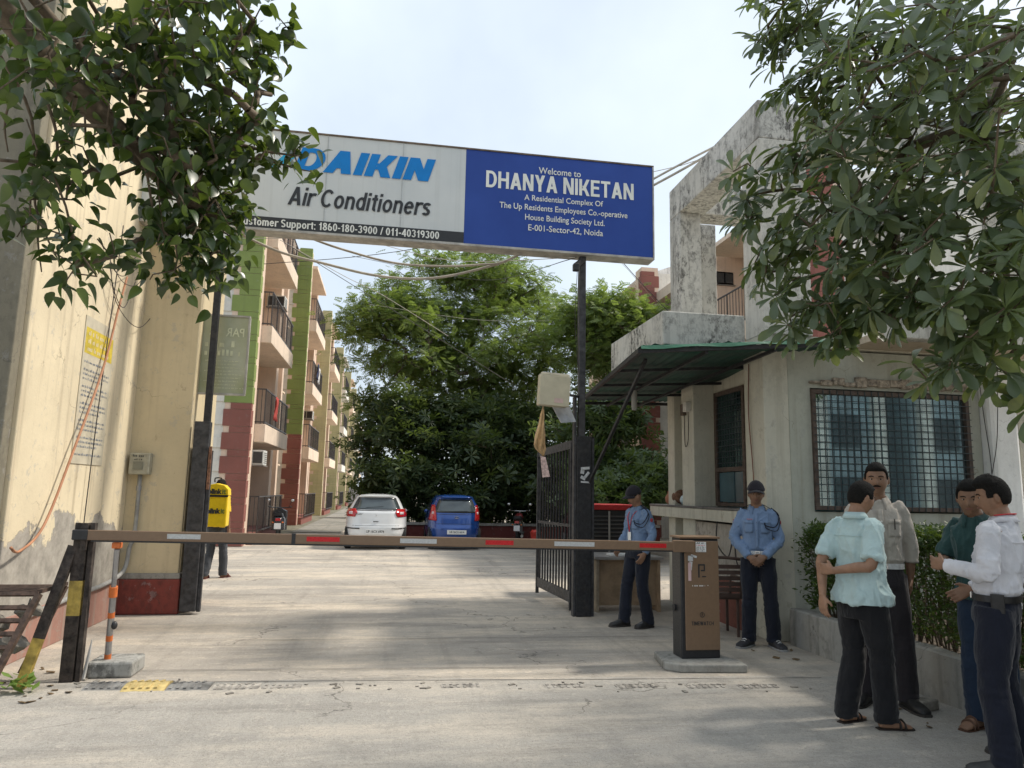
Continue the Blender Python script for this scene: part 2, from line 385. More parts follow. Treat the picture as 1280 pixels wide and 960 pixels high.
# ---- speed breaker: rubber segments worn level with the concrete
sb = thing('speed_breaker', 'worn speed breaker strip of black and yellow rubber blocks sunk in the concrete', 'speed bump', (-1, 6.4, 0))
YEL = mat('yellow rubber', (.52, .40, .17), .85, .3, 10, dirt=.45)
DBL = mat('dusty black rubber', (.19, .185, .175), .9, .5, 7, dirt=.3)
DST = mat('dusty worn rubber', (.32, .295, .26), .95, .5, 9, dirt=.25)
def ridge(x0, x1, yc, wy, h, m_, studs=True, label=None):
    b = MB(); n = 6; rings = []
    for i in range(n + 1):
        x = x0 + (x1 - x0) * i / n
        rings.append([(x, yc - wy / 2 + random.uniform(-.01, .01), .003), (x, yc - wy * .3, h * .7), (x, yc, h + random.uniform(-.002, .002)), (x, yc + wy * .3, h * .7), (x, yc + wy / 2 + random.uniform(-.01, .01), .003)])
    b.loft(rings, True, False)
    if studs:
        k = int((x1 - x0) / .055)
        for i in range(k):
            for s in (-1, 1): b.cbox((x0 + .03 + i * .055, yc + s * wy * .24, h * .82), (.022, wy * .3, .010), (s * -.12, 0, 0))
    o = b.build('rubber_block', m_, sb)
    if label: o['label'] = label
def ybrk(x): return 6.44 - .10 * (x + 1.8)
ridge(-2.28, -1.99, ybrk(-2.1), .26, .024, DBL)
ridge(-1.98, -1.66, ybrk(-1.8), .30, .034, YEL, True, 'yellow rubber block')
ridge(-1.65, -1.33, ybrk(-1.5), .26, .026, DBL)
ridge(-1.31, -.95, ybrk(-1.1), .22, .013, DST)
ridge(-.93, -.62, ybrk(-.8), .16, .008, DST)
for x in (.5, 1.35, 1.95, 2.55, 3.0): ridge(x, x + .34, ybrk(x) + .02, .15, .010, DST)
frag = MB()
for i in range(45):
    x = random.uniform(-2.4, 3.6); y = ybrk(x) + random.gauss(0, .09); r = random.uniform(.008, .035)
    frag.cbox((x, y, .008), (r * 1.6, r, .010), (0, 0, random.random() * 3))
tag(frag.build('rubble', mat('dark grit', (.24, .22, .19), .95, .4)), 'dark crumbs of grit scattered along the worn rubber strip', 'debris', kind='stuff')

# ---- sky bird
b = MB(); P0 = V(14.55, 23.4, 15.75)
b.ell(P0, (.08, .12, .05)); b.add([P0, P0 + V(-.2, .03, .12), P0 + V(-.18, .14, .1), P0 + V(0, .12, 0)], [(0, 1, 2, 3)]); b.add([P0, P0 + V(.2, .03, .12), P0 + V(.18, .14, .1), P0 + V(0, .12, 0)], [(0, 1, 2, 3)])
tag(b.build('bird', mat('bird', (.2, .2, .2))), 'tiny dark bird flying in the pale sky above the blue sign', 'bird')

# ---- left boundary: tall shaded wall + sunlit wall + gate pillar
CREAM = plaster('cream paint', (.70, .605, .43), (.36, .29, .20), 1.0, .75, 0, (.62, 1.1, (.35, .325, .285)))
CREAMS = plaster('cream paint shaded', (.22, .20, .15), (.13, .12, .10), .8, .6, .25)  # shade of the camera-facing side painted in as darker cream, plus stains and mould
PILM = plaster('cream pillar paint', (.63, .53, .35), (.37, .29, .19), .8, .4, 0)
RED = plaster('maroon dado paint', (.235, .060, .048), (.12, .08, .07), 1.0, .5, .35)
wl = thing('gate_wall', 'tall cream plastered wall with grey peeling patches and red base at the left', 'wall', (-3.3, 7, 0))
W = MB(); n = 24
W.box(-4.6, -3.26, 7.0, 9.9, .0, 7.6); W.build('wall', CREAM, wl, bevel=.012)
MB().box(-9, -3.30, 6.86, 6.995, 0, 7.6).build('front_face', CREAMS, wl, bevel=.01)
MB().box(-3.262, -3.235, 6.99, 9.88, 0, .42).build('base_band', plaster('faded red dado', (.36, .20, .16), (.32, .29, .25), 1.4, .9, .15), wl, bevel=.008)
pw = thing('gate_pillar', 'square cream gate pillar with a maroon painted base beside the black gate', 'pillar', (-2.9, 10.1, 0))
MB().box(-3.30, -2.56, 9.9, 10.9, .46, 4.88).build('shaft', PILM, pw, bevel=.012)
MB().box(-3.32, -2.52, 9.86, 10.94, 0, .43).build('base', RED, pw, bevel=.02)
MB().box(-3.32, -2.53, 9.87, 10.93, .43, .50).build('ledge', plaster('grey cement', (.33, .32, .29), mold=.4), pw, bevel=.012)
MB().box(-2.565, -2.50, 10.6, 10.9, .5, 4.8).build('edge_moulding', PILM, pw, bevel=.006)
# ---- gatehouse
WC = plaster('weathered white lime wash', (.58, .565, .52), (.20, .19, .17), .8, .75, .85)
WC2 = plaster('mouldy parapet', (.56, .55, .50), (.15, .14, .13), 1.0, .8, 1.0)
GW = plaster('gatehouse off white paint', (.56, .54, .45), (.30, .27, .20), .7, .55, .12)
GWF = plaster('gatehouse shaded front paint', (.44, .45, .385), (.27, .25, .19), .7, .6, .10)  # front wall: its shade is put into the colour as a greyer off white
gh = thing('gatehouse', 'weathered off white gatehouse with portal frame, chajja band and barred windows', 'building', (4.3, 7.75, 0))
# front wall around the big window (Y 7.75): opening X 4.88..6.98, Z 1.46..2.87
fw = MB(); fw.box(4.60, 4.88, 7.75, 7.95, 0, 3.35); fw.box(6.98, 7.15, 7.75, 7.95, 0, 3.35); fw.box(4.88, 6.98, 7.75, 7.95, 0, 1.44); fw.box(4.88, 6.98, 7.75, 7.95, 2.89, 3.35)
fw.build('wall', GWF, gh)
MB().box(4.28, 4.597, 7.74, 8.21, 0, 3.36).build('corner_pillar', GW, gh, bevel=.012)
MB().box(4.28, 4.60, 9.73, 10.16, 0, 3.36).build('pillar', GW, gh, bevel=.012)
MB().box(4.30, 4.62, 10.5, 10.76, 0, 3.36).build('pillar', GW, gh, bevel=.012)
# side wall set back with a window opening Y 8.85..9.66, Z 1.45..3.05
sw = MB(); sw.box(4.60, 4.75, 8.212, 8.80, 0, 3.35); sw.box(4.60, 4.75, 9.68, 10.78, 0, 3.35); sw.box(4.60, 4.75, 8.80, 9.68, 0, 1.44); sw.box(4.60, 4.75, 8.80, 9.68, 3.07, 3.35)
sw.build('wall', GW, gh)
MB().box(4.602, 8.1, 10.79, 10.95, 0, 3.35).build('wall', GW, gh)
MB().box(7.90, 8.08, 7.96, 10.788, 0, 3.35).build('wall', GW, gh)
MB().box(4.275, 4.30, 8.215, 9.725, .0, .55).build('base_band', plaster('dull red dado', (.25, .10, .075), (.12, .1, .09), 1, .6, .3), gh)
MB().box(4.288, 4.598, 8.215, 9.725, .0, 1.24).build('counter_wall', plaster('counter wall', (.46, .42, .36), (.18, .16, .13), 1.0, .6, .5), gh)
cm = MB(); cm.box(4.20, 4.60, 8.05, 11.3, 1.27, 1.42); cm.build('counter', GW, gh, bevel=.01)
MB().box(4.19, 4.62, 8.05, 11.3, 1.421, 1.45).build('counter_top', mat('dark stone slab', (.13, .125, .12), .5, .3, 10), gh, bevel=.006)
# ceiling / roof slab with front overhang band
MB().box(4.285, 8.3, 7.70, 10.9, 3.37, 3.50).build('roof', GW, gh)
MB().box(5.36, 8.35, 6.92, 7.70, 3.38, 3.46).build('eave_slab', plaster('stained soffit', (.50, .43, .33), (.2, .14, .1), 1.3, .4, .1), gh)
MB().box(5.34, 8.40, 6.86, 7.02, 3.34, 3.74).build('eave_band', WC2, gh, bevel=.012)
rbk = random.Random(2)
for k in range(14):
    x = 4.86 + k * .15; MB().box(x, x + .148, 7.705 - rbk.uniform(0, .02), 7.748, 2.92 + rbk.uniform(-.01, .02), 2.97 + rbk.choice([0, .02, .05, .07])).build('broken_edge', mat('broken plaster edge', (.34, .29, .23), .95, .5, 20, bump=.8, bs=25, dist=.03), gh, bevel=.012)
# chajja box sticking out on the left side
bx = MB(); bx.box(3.20, 4.275, 8.12, 10.2, 3.40, 3.82); bx.build('side_band', WC2, gh, bevel=.015)
# portal frame tower
MB().box(4.28, 4.90, 7.66, 8.13, 3.50, 5.95).build('frame_column', plaster('clean side column', (.62, .60, .54), (.3, .28, .24), .6, .45, .30), gh, bevel=.012)
MB().box(4.28, 4.62, 10.10, 10.52, 3.50, 5.95).build('frame_column', WC, gh, bevel=.012)
MB().box(5.02, 5.35, 11.1, 11.4, 3.0, 6.2).build('frame_column', WC, gh, bevel=.012)
MB().box(7.75, 8.25, 7.66, 8.13, 3.50, 5.95).build('frame_column', WC, gh, bevel=.012)
MB().box(7.75, 8.25, 10.1, 10.52, 3.50, 5.95).build('frame_column', WC, gh, bevel=.012)
MB().box(4.28, 4.70, 7.66, 10.52, 5.952, 6.45).build('frame_beam', WC, gh, bevel=.014)
MB().box(4.705, 8.25, 7.66, 8.12, 5.955, 6.445).build('frame_beam', WC, gh, bevel=.014)
MB().box(4.705, 8.25, 10.1, 10.52, 5.955, 6.44).build('frame_beam', WC, gh, bevel=.014)
# bright white pillar to the right of the window
MB().box(7.16, 7.56, 7.60, 8.00, 0, 3.33).build('pillar', plaster('white pillar', (.86, .86, .83), (.5, .5, .45), .4, .3, .05), gh, bevel=.05)
# room interior
INT = mat('teal room paint', (.2, .42, .45), .8, .2, 3)
MB().box(4.76, 7.89, 10.70, 10.78, 0.1, 3.3).build('inner_wall', INT, gh)
MB().box(4.76, 7.88, 7.96, 10.69, .01, .06).build('room_floor', mat('room floor', (.25, .25, .24), .7), gh)
# windows
WD = mat('brown window wood', (.085, .060, .048), .6, .35, 14, dirt=.4)
BARM = mat('black grille iron', (.030, .045, .05), .5, .3, 20)
def glassmat(name, col, refl, ttint=(.6, .75, .78)):
    t = NT(name); t.t.nodes.remove(t.b)
    gl = t.n('ShaderNodeBsdfGlossy'); gl.inputs[0].default_value = col + (1,); gl.inputs[1].default_value = .03
    tr = t.n('ShaderNodeBsdfTransparent'); tr.inputs[0].default_value = ttint + (1,)
    fr = t.n('ShaderNodeLayerWeight'); fr.inputs[0].default_value = .25
    mr = t.n('ShaderNodeMapRange'); mr.inputs[3].default_value = refl; mr.inputs[4].default_value = .9; t.l(fr.outputs[0], mr.inputs[0])
    df = t.n('ShaderNodeBsdfDiffuse'); df.inputs[0].default_value = (.12, .15, .16, 1)
    m1 = t.n('ShaderNodeMixShader'); t.l(mr.outputs[0], m1.inputs[0]); t.l(tr.outputs[0], m1.inputs[1]); t.l(gl.outputs[0], m1.inputs[2])
    m2 = t.n('ShaderNodeMixShader'); t.l(t.math('MULTIPLY', t.noise(t.P(), 3, 7, .7, .4, .8), .55), m2.inputs[0]); t.l(m1.outputs[0], m2.inputs[1]); t.l(df.outputs[0], m2.inputs[2])
    t.l(m2.outputs[0], t.o.inputs[0]); return t.m
GL = glassmat('dusty window glass', (.74, .87, .90), .38)
def window_xz(par, x0, x1, z0, z1, y, nv, nh):
    w = MB(); fr = .05
    w.box(x0, x1, y - .03, y + .05, z0, z0 + fr).box(x0, x1, y - .03, y + .05, z1 - fr, z1)
    w.box(x0, x0 + fr, y - .028, y + .048, z0 + fr + .001, z1 - fr - .001).box(x1 - fr, x1, y - .028, y + .048, z0 + fr + .001, z1 - fr - .001)
    f = w.build('window_frame', WD, par, bevel=.004)
    MB().box(x0 + fr, x1 - fr, y + .02, y + .025, z0 + fr, z1 - fr).build('pane', GL, f)
    vb = None
    for i in range(nv):
        x = x0 + fr + (x1 - x0 - 2 * fr) * (i + 1) / (nv + 1)
        if vb is None: vb = MB().box(-.004, .004, -.004, .004, 0, z1 - z0).build('grille_bar', BARM, f, local=True)
        else: vb = dup_mesh(vb, f)
        vb.location = (x - gh.location.x, y - .035 - gh.location.y, z0)
    hb = None
    for i in range(nh):
        z = z0 + fr + (z1 - z0 - 2 * fr) * (i + 1) / (nh + 1)
        if hb is None: hb = MB().box(0, x1 - x0, -.004, .004, -.004, .004).build('grille_bar', BARM, f, local=True)
        else: hb = dup_mesh(hb, f)
        hb.location = (x0 - gh.location.x, y - .045 - gh.location.y, z)
    return f
window_xz(gh, 4.88, 6.98, 1.46, 2.87, 7.74, 21, 15)
# side window (wall at X=4.6): upper grille, lower opening with dark screens
f = MB()
f.box(4.57, 4.66, 8.80, 8.86, 1.46, 3.06).box(4.57, 4.66, 9.62, 9.68, 1.46, 3.06).box(4.572, 4.658, 8.861, 9.619, 1.46, 1.51).box(4.572, 4.658, 8.861, 9.619, 3.0, 3.06).box(4.572, 4.658, 8.861, 9.619, 1.93, 1.99)
f = f.build('window_frame', WD, gh, bevel=.004)
MB().box(4.60, 4.604, 8.86, 9.62, 1.99, 3.0).build('pane', glassmat('teal glass', (.5, .8, .8), .12, (.25, .42, .42)), f)
gb = None
for i in range(9):
    gb = MB().box(-.004, .004, -.004, .004, 0, 1.0).build('grille_bar', BARM, f, local=True) if gb is None else dup_mesh(gb, f)
    gb.location = (4.585 - 4.3, 8.93 + i * .078 - 7.75, 1.99)
gb = None
for i in range(12):
    gb = MB().box(-.004, .004, 0, .76, -.004, .004).build('grille_bar', BARM, f, local=True) if gb is None else dup_mesh(gb, f)
    gb.location = (4.575 - 4.3, 8.86 - 7.75, 2.05 + i * .078)
MB().box(4.585, 4.61, 8.88, 9.10, 1.52, 1.92).build('pane', mat('dark glass', (.05, .10, .12), .15, .2, 3, spec=.6), f)
MB().box(4.60, 4.62, 9.16, 9.60, 1.52, 1.92).build('pane', mat('dark glass', (.05, .10, .12)), f)
def strokes(par, m_, org, right, up, width, h, seed=0, name='small_print', n=None, fill=.62):
    """print too small to read in the photograph: a row of short uneven word strokes"""
    r_ = random.Random(seed); b = MB(); org = V(*org); right = V(*right); up = V(*up); x = 0; nrm = right.cross(up) * .0008
    while x < width:
        w = r_.uniform(.5, 2.6) * h; w = min(w, width - x); k = max(1, int(w / (h * .55)))
        for j in range(k):
            a = org + right * (x + j * w / k); hh = h * r_.choice([.62, .62, .95, .75]); ww = w / k * fill
            b.add([a + nrm, a + right * ww + nrm, a + right * ww + up * hh + nrm, a + up * hh + nrm], [(0, 1, 2, 3)])
        x += w + h * .6
    o = b.build(name, m_, par, fix=False); o['kind'] = 'stuff'; return o
# red price sticker on the ledge, bulb holder, switch box and cables on side pillar
RS = mat('red print', (.60, .05, .05), .5, .1)
WH = mat('white print', (.78, .78, .76), .6, .06, 20)
st = thing('sticker', 'small white and red sticker at the near end of the gatehouse counter edge', 'sticker', (4.19, 8.2, 1.3))
MB().box(4.1945, 4.199, 8.14, 8.26, 1.295, 1.415).build('backing', WH, st)
MB().box(4.191, 4.194, 8.155, 8.245, 1.31, 1.40).build('red_print', RS, st)
for k_ in range(3): strokes(st, WH, (4.1895, 8.24, 1.375 - k_ * .028), (0, -1, 0), (0, 0, 1), .08, .014, k_)
jb = thing('switch_box', 'small white switch box wired to the gatehouse pillar under the awning', 'switch box', (4.2, 9.95, 2.8))
MB().box(4.20, 4.279, 9.80, 9.92, 2.80, 2.94).build('case', mat('aged white plastic', (.62, .60, .54), .5), jb, bevel=.008)
MB().box(4.22, 4.279, 9.96, 10.06, 2.76, 2.93).build('socket', mat('brown bakelite', (.10, .07, .05), .5), jb, bevel=.008)
WIRE = mat('dark cable', (.045, .04, .038), .6, .3)
WIREL = mat('pale cable', (.42, .38, .32), .6, .2)
def cable(pts, r, m_, label, group=None, sm=8, n=5, cat='cable', par=None):
    o = MB().tube(pts, r, n, smooth=sm).build('cable', m_, par, smooth=True)
    if par is None: tag(o, label, cat, group)
    return o
cable([(4.26, 9.86, 2.80), (4.25, 9.85, 2.4), (4.25, 9.95, 2.3), (4.26, 10.0, 2.5), (4.26, 10.0, 2.76)], .006, WIRE, 'black looped cable hanging below the switch box on the gatehouse pillar')
cable([(4.27, 8.05, 3.2), (4.26, 8.07, 2.6), (4.255, 8.0, 2.0), (4.26, 7.97, 1.46)], .006, mat('brown cable', (.16, .06, .04)), 'thin brown cable running down the gatehouse corner pillar')
cable([(4.22, 8.9, 1.27), (4.2, 8.88, 1.0), (4.21, 8.6, .85), (4.24, 8.5, 1.1), (4.25, 8.45, .8), (4.26, 8.3, .7)], .009, WIRE, 'tangled black cable hanging under the gatehouse counter')
fx = thing('wall_lamp', 'small unlit grey tube lamp hanging under the green awning', 'lamp', (3.35, 9.6, 2.95))
MB().tube([(3.35, 9.6, 3.12), (3.35, 9.6, 3.04)], .012, 8).build('cord', WIRE, fx)
MB().lathe([(.035, .14), (.04, .10), (.04, -.10), (.03, -.14)], (3.35, 9.6, 2.90), 12).build('body', mat('grey plastic lamp', (.34, .33, .30), .4), fx, smooth='auto')
cb = None
cable([(7.14, 7.72, 3.3), (7.13, 7.66, 2.6), (7.12, 7.6, 2.0), (7.05, 7.6, 1.6), (6.6, 7.6, 1.0)], .005, WIRE, 'thin black cable hanging beside the right edge of the barred window', sm=8)
cable([(7.3, 7.58, 3.3), (7.2, 7.56, 2.4), (7.08, 7.56, 1.9), (6.9, 7.58, 1.2)], .005, WIRE, 'thin black cable slanting across the white pillar beside the barred window', sm=8)
# counter clutter
BAGM = mat('brown sack cloth', (.17, .09, .055), .9, .3, 25)
b = MB(); b.ell((4.40, 10.55, 1.57), (.12, .13, .12), n=14, m=10); o = b.build('sack', BAGM, smooth=True)
for v in o.data.vertices: v.co += v.co.normalized() * .02 * noise.noise(v.co * 9)
tag(o, 'brown cloth sack on the far end of the gatehouse counter', 'sack')
b = MB(); b.ell((4.36, 10.22, 1.53), (.09, .10, .08), n=14, m=10); o = b.build('bag', mat('pale blue plastic bag', (.45, .55, .58), .35, .25, 25), smooth=True)
for v in o.data.vertices: v.co += v.co.normalized() * .025 * noise.noise(v.co * 12)
tag(o, 'pale blue plastic bag lying on the gatehouse counter', 'bag')
b = MB(); b.lathe([(.05, 0), (.085, .05), (.09, .11), (.05, .17), (.055, .20)], (4.38, 10.85, 1.452), 14)
tag(b.build('clay_pot', mat('terracotta', (.38, .17, .10), .8), smooth='auto'), 'small clay pot standing behind the sack on the counter', 'pot')
# ---- awning
aw = thing('awning', 'dark green corrugated awning on a black steel frame over the gatehouse side', 'awning', (3.4, 9, 3.1))
GRN = NT('green sheet'); p = GRN.P(); GRN.m = GRN.done(GRN.mix(GRN.noise(p, 2, 6), (.030, .050, .044), (.016, .085, .058)), .6)
NL, NR, FL, FR = V(2.60, 7.26, 3.15), V(5.15, 7.26, 3.37), V(3.0, 11.3, 3.08), V(4.6, 11.3, 3.12)
sh = MB(); nu, nv_ = 60, 8
def awp(u, v): return NL.lerp(NR, u).lerp(FL.lerp(FR, u), v)
rw = []
for j in range(nv_ + 1):
    rw.append([awp(i / nu, j / nv_) + V(0, 0, .012 * math.sin(i * 1.9) + (.02 * math.sin(i * .33) if j == 0 else 0) + .02) for i in range(nu + 1)])
sh.loft(rw, False, False); shp = sh.build('sheet', GRN.m, aw, smooth=True, fix=False)
so_ = shp.modifiers.new('thick', 'SOLIDIFY'); so_.thickness = .004
STL = mat('black steel', (.022, .022, .024), .5, .4, 20, dirt=.25, spec=.4)
STG = mat('worn black steel', (.045, .045, .048), .55, .5, 14, dirt=.3)
def bars(lst, w, m_, par, name='beam', h=None):
    for a, b_ in lst: MB().bar(a, b_, w, h).build(name, m_, par)
dz = V(0, 0, -.03)
bars([(awp(0, 0) + dz, awp(1, 0) + dz), (awp(0, .0) + dz, awp(0, 1) + dz), (awp(0, 1) + dz, awp(1, 1) + dz)], .045, STL, aw)
bars([(awp(0, v) + dz * 1.3, awp(1, v) + dz * 1.3) for v in (.28, .55, .78)], .035, STL, aw)
bars([(awp(u, 0) + dz * 2.2, awp(u, 1) + dz * 2.2) for u in (.30, .62)], .035, STL, aw)
MB().bar((2.66, 9.42, 1.75), awp(.08, .12) + dz, .035).build('brace', STL, aw)
gf = MB(); gf.loft([[awp(u / 20, 0) + V(0, -.03, .025), awp(u / 20, 0) + V(0, -.045, -.012 - .01 * math.sin(u))] for u in range(21)], False, False)
o = gf.build('edge_trim', mat('green edge', (.02, .13, .075), .5), aw, fix=False); m_ = o.modifiers.new('t', 'SOLIDIFY'); m_.thickness = .006
# ---- planter + hedge
plt_ = thing('planter', 'low grey concrete planter wall holding the hedge beside the driveway', 'planter', (4.5, 5, 0))
CE = plaster('rough cement', (.34, .33, .30), (.12, .115, .10), 1.1, .6, .35)
b = MB(); ys = [7.60 - i * .22 for i in range(33)]
rr_ = []
for y in ys:
    x = 4.43 + .0 * y + random.uniform(-.006, .006)
    rr_.append([(x, y, 0), (x - .005, y, .2), (x + random.uniform(-.006, .01), y, .375), (x + .02, y, .39), (x + .15, y, .39 + random.uniform(-.006, .006)), (x + .17, y, .0)])
b.loft(rr_); b.build('planter_wall', CE, plt_)
MB().box(4.60, 9.0, .6, 7.72, .0, .30).build('soil', mat('soil', (.09, .07, .05), .95, .4, 9, bump=.8, bs=30, dist=.03), plt_)

# ---- the sign over the gate
sg = thing('gate_sign', 'long overhead signboard, grey white on the left and blue on the right', 'sign', (0, 9.4, 4.9))
SX0, SX1, SD = -3.35, .865, 3.59
SGW = NT('sign white'); p = SGW.P(); c = SGW.mix(SGW.noise(p, 1.2), (.54, .57, .57), (.61, .63, .62)); c = SGW.mix(SGW.math('MULTIPLY', SGW.noise(SGW.P((16, 1, .3)), 1.0, 5, .6, .55, .75), .22), c, (.34, .35, .33)); SGW = SGW.done(c, .45, 0, .4)
SGB = NT('sign blue'); p = SGB.P(); c = SGB.mix(SGB.noise(p, 1.2), (.018, .055, .27), (.025, .070, .32)); c = SGB.mix(SGB.math('MULTIPLY', SGB.noise(SGB.P((22, 1, .3)), 1.0, 5, .6, .6, .8), .25), c, (.05, .09, .26)); SGB = SGB.done(c, .5, 0, .3)
SGK = mat('sign dark print', (.028, .03, .033), .5, .1)
ALU = mat('dull aluminium', (.42, .40, .36), .5, .25, 7, metal=.3, dirt=.3)
MB().box(SX0, SX1 - .001, 9.40, 9.43, 4.93, 6.29).build('white_panel', SGW, sg)
MB().box(SX1 + .001, SD - .02, 9.398, 9.43, 4.93, 6.29).build('blue_panel', SGB, sg)
MB().box(SX0, SX1 - .002, 9.394, 9.399, 4.935, 5.085).build('phone_strip', SGK, sg)
MB().box(SX0, SD, 9.45, 9.65, 4.90, 6.30).build('housing', mat('grey sheet metal', (.30, .29, .27), .6, .2, 5, dirt=.4), sg)
MB().box(SX0, SD, 9.385, 9.648, 4.895, 4.928).build('lower_frame', ALU, sg, bevel=.004)
MB().box(SX0, SD, 9.385, 9.648, 6.292, 6.312).build('upper_frame', mat('rusty top edge', (.16, .12, .09), .8, .4), sg)
MB().box(SD - .02, SD, 9.386, 9.648, 4.93, 6.29).build('end_frame', ALU, sg)
for i in range(5): MB().box(-3.0 + i * 1.0, -2.994 + i * 1.0, 9.391, 9.394, 5.09, 6.29).build('seam', mat('seam', (.38, .40, .40)), sg) if -3.0 + i < .8 else None
LB = mat('light blue print', (.0, .19, .55), .4, .05, spec=.3); LW = mat('cream white print', (.72, .73, .68), .5, .08, 4)
# company mark: letters leaning right
def sgx(px_): return px_
block_text('DAIKIN', -1.42, .45, 5.765, .325, 9.390, LB, sg, .235, .30, .055)
tri = MB(); tri.add([(-1.74, 9.391, 5.74), (-1.50, 9.391, 6.03), (-1.34, 9.391, 6.03), (-1.46, 9.391, 5.88)], [(0, 1, 2, 3)]); tri.build('logo_mark', mat('sky blue print', (.02, .35, .60), .4), sg, fix=False)
block_text('Air Conditioners', -1.47, .43, 5.275, .255, 9.390, SGK, sg, .170, .16, .085)
block_text('Customer Support: 1860-180-3900 / 011-40319300', -2.08, .53, 4.958, .105, 9.390, LW, sg, .18, 0, .09)
block_text('DHANYA NIKETAN', 1.15, 3.285, 5.762, .245, 9.391, LW, sg, .19, 0, .09)
bc = 2.24
text('Welcome to', .135, (bc - .04, 9.393, 6.075), LW, sg, sx=.88, bold=.001)
text('A Residential Complex Of', .115, (bc + .02, 9.393, 5.660), LW, sg, sx=.92, bold=.0008)
text('The Up Residents Employees Co.-operative', .121, (bc + .03, 9.393, 5.520), LW, sg, sx=.86, bold=.0008)
text('House Building Society Ltd.', .121, (bc + .04, 9.393, 5.375), LW, sg, sx=.86, bold=.0008)
text('E-001-Sector-42, Noida', .125, (bc + .05, 9.393, 5.225), LW, sg, sx=.90, bold=.0008)
# ---- sign posts and gates
lp = thing('sign_post', 'black square steel post beside the cream pillar carrying the left end of the sign', 'post', (-2.36, 9.88, 0))
MB().box(-2.40, -2.32, 9.84, 9.92, 2.35, 4.89).build('pole', STL, lp, bevel=.004)
lg = thing('gate_leaf', 'left black sheet steel gate leaf folded back against the cream pillar', 'gate', (-2.4, 9.9, 0))
MB().box(-2.50, -2.31, 9.83, 9.96, .04, 2.42).build('gate_box_post', STG, lg, bevel=.006)
L0, L1 = V(-2.38, 9.99, 0), V(-2.86, 12.0, 0)
def lpn(t, z): q = L0.lerp(L1, t); return V(q.x, q.y, z)
MB().bar(lpn(0, 1.18), lpn(1, 1.18), .02, 2.15).build('sheet', STL, lg)
for t_ in (0.01, .5, .99): MB().bar(lpn(t_, .05) + V(.03, 0, 0), lpn(t_, 2.3) + V(.03, 0, 0), .045, .045, (0, 1, 0)).build('stile', STG, lg)
for z in (.10, 1.1, 2.24): MB().bar(lpn(.03, z) + V(.024, 0, 0), lpn(.97, z) + V(.024, 0, 0), .025, .04).build('rail', STG, lg)
MB().box(-2.305, -2.262, 9.87, 9.93, .03, 2.05).build('lock_stile', STG, lg, bevel=.004)
MB().box(-2.300, -2.266, 9.84, 9.868, 1.55, 2.1).build('latch', mat('rusty iron', (.20, .10, .06), .8, .5, 30), lg)
rp = thing('sign_post', 'black steel post right of the open gate carrying the right end of the sign', 'post', (2.56, 9.5, 0))
MB().box(2.515, 2.605, 9.46, 9.55, 1.2, 4.89).build('pole', STG, rp, bevel=.004)
MB().box(2.49, 2.69, 9.44, 9.60, 0.0, 2.36).build('post_box', STL, rp, bevel=.006)
MB().box(2.455, 2.487, 9.47, 9.58, .0, 2.9).build('hinge_bar', STG, rp)
MB().box(2.70, 2.735, 9.47, 9.53, .0, 2.35).build('edge_bar', STG, rp)
MB().bar((2.56, 9.45, 4.84), (2.40, 9.25, 4.68), .06).build('bracket', STL, rp)
MB().box(2.36, 2.44, 9.20, 9.28, 4.60, 4.70).build('bracket_end', STL, rp, bevel=.01)
pk = mat('torn paper', (.55, .56, .56), .8, .25, 20)
b = MB()
for x, z, w, h_, a in ((2.60, 1.93, .12, .035, -.1), (2.56, 1.88, .05, .05, .2), (2.62, 1.84, .10, .035, -.9), (2.57, 1.80, .07, .04, .5), (2.60, 1.745, .12, .022, .05)):
    b.cbox((x, 9.434, z), (w, .004, h_), (0, a, 0))
b.build('torn_sticker', pk, rp)
rg = thing('gate_leaf', 'right black barred gate leaf standing open towards the yard', 'gate', (2.46, 9.45, 0))
A0, A1 = V(2.47, 9.62, 0), V(2.36, 11.35, 0)
def gp(t, z): p = A0.lerp(A1, t); return V(p.x, p.y, z)
def gtop(t): return 2.28 - .05 * t
for t in (0.02, 1.0): MB().bar(gp(t, .05), gp(t, gtop(t)), .045, .045, (0, 1, 0)).build('stile', STG, rg)
MB().bar(gp(.0, .22), gp(1, .22), .03, .14).build('lower_rail', STG, rg)
MB().bar(gp(.0, gtop(0) - .02), gp(1, gtop(1) - .02), .03, .11).build('upper_rail', STG, rg)
for i in range(11):
    t = (i + 1) / 12; MB().bar(gp(t, .26), gp(t, gtop(t) - .05), .022, .022, (0, 1, 0)).build('bar', STL, rg)
MB().bar(gp(.02, 1.16), gp(1, 1.14), .02, .04).build('middle_rail', STG, rg)
# cabinet hung on post
CB = mat('beige painted box', (.50, .455, .33), .5, .1, 5, dirt=.15)
fl = thing('control_box', 'square beige metal box fixed high on the left of the sign post', 'box', (2.1, 9.2, 2.9))
T = Matrix.Translation((2.11, 9.2, 2.94)) @ Euler((0, R(3), 0)).to_matrix().to_4x4()
MB().box(-.20, .20, 0, .16, -.21, .21, T).build('case', CB, fl, bevel=.015)
MB().box(-.205, .205, -.03, -.001, -.215, .19, T).build('lid', CB, fl, bevel=.008)
MB().box(-.19, .19, -.02, .03, .192, .225, T).build('lid_top', mat('beige worn edge', (.58, .53, .40), .5), fl, bevel=.006)
MB().box(.0, .12, -.034, -.031, -.17, -.11, T).build('label_plate', mat('pinkish label', (.55, .40, .36), .6), fl)
MB().bar((2.30, 9.3, 2.9), (2.52, 9.48, 2.9), .03).build('bracket', STL, fl)
b = MB(); b.add([(2.12, 9.38, 2.74), (2.36, 9.38, 2.74), (2.46, 9.42, 2.55), (2.24, 9.36, 2.52)], [(0, 1, 2, 3)])
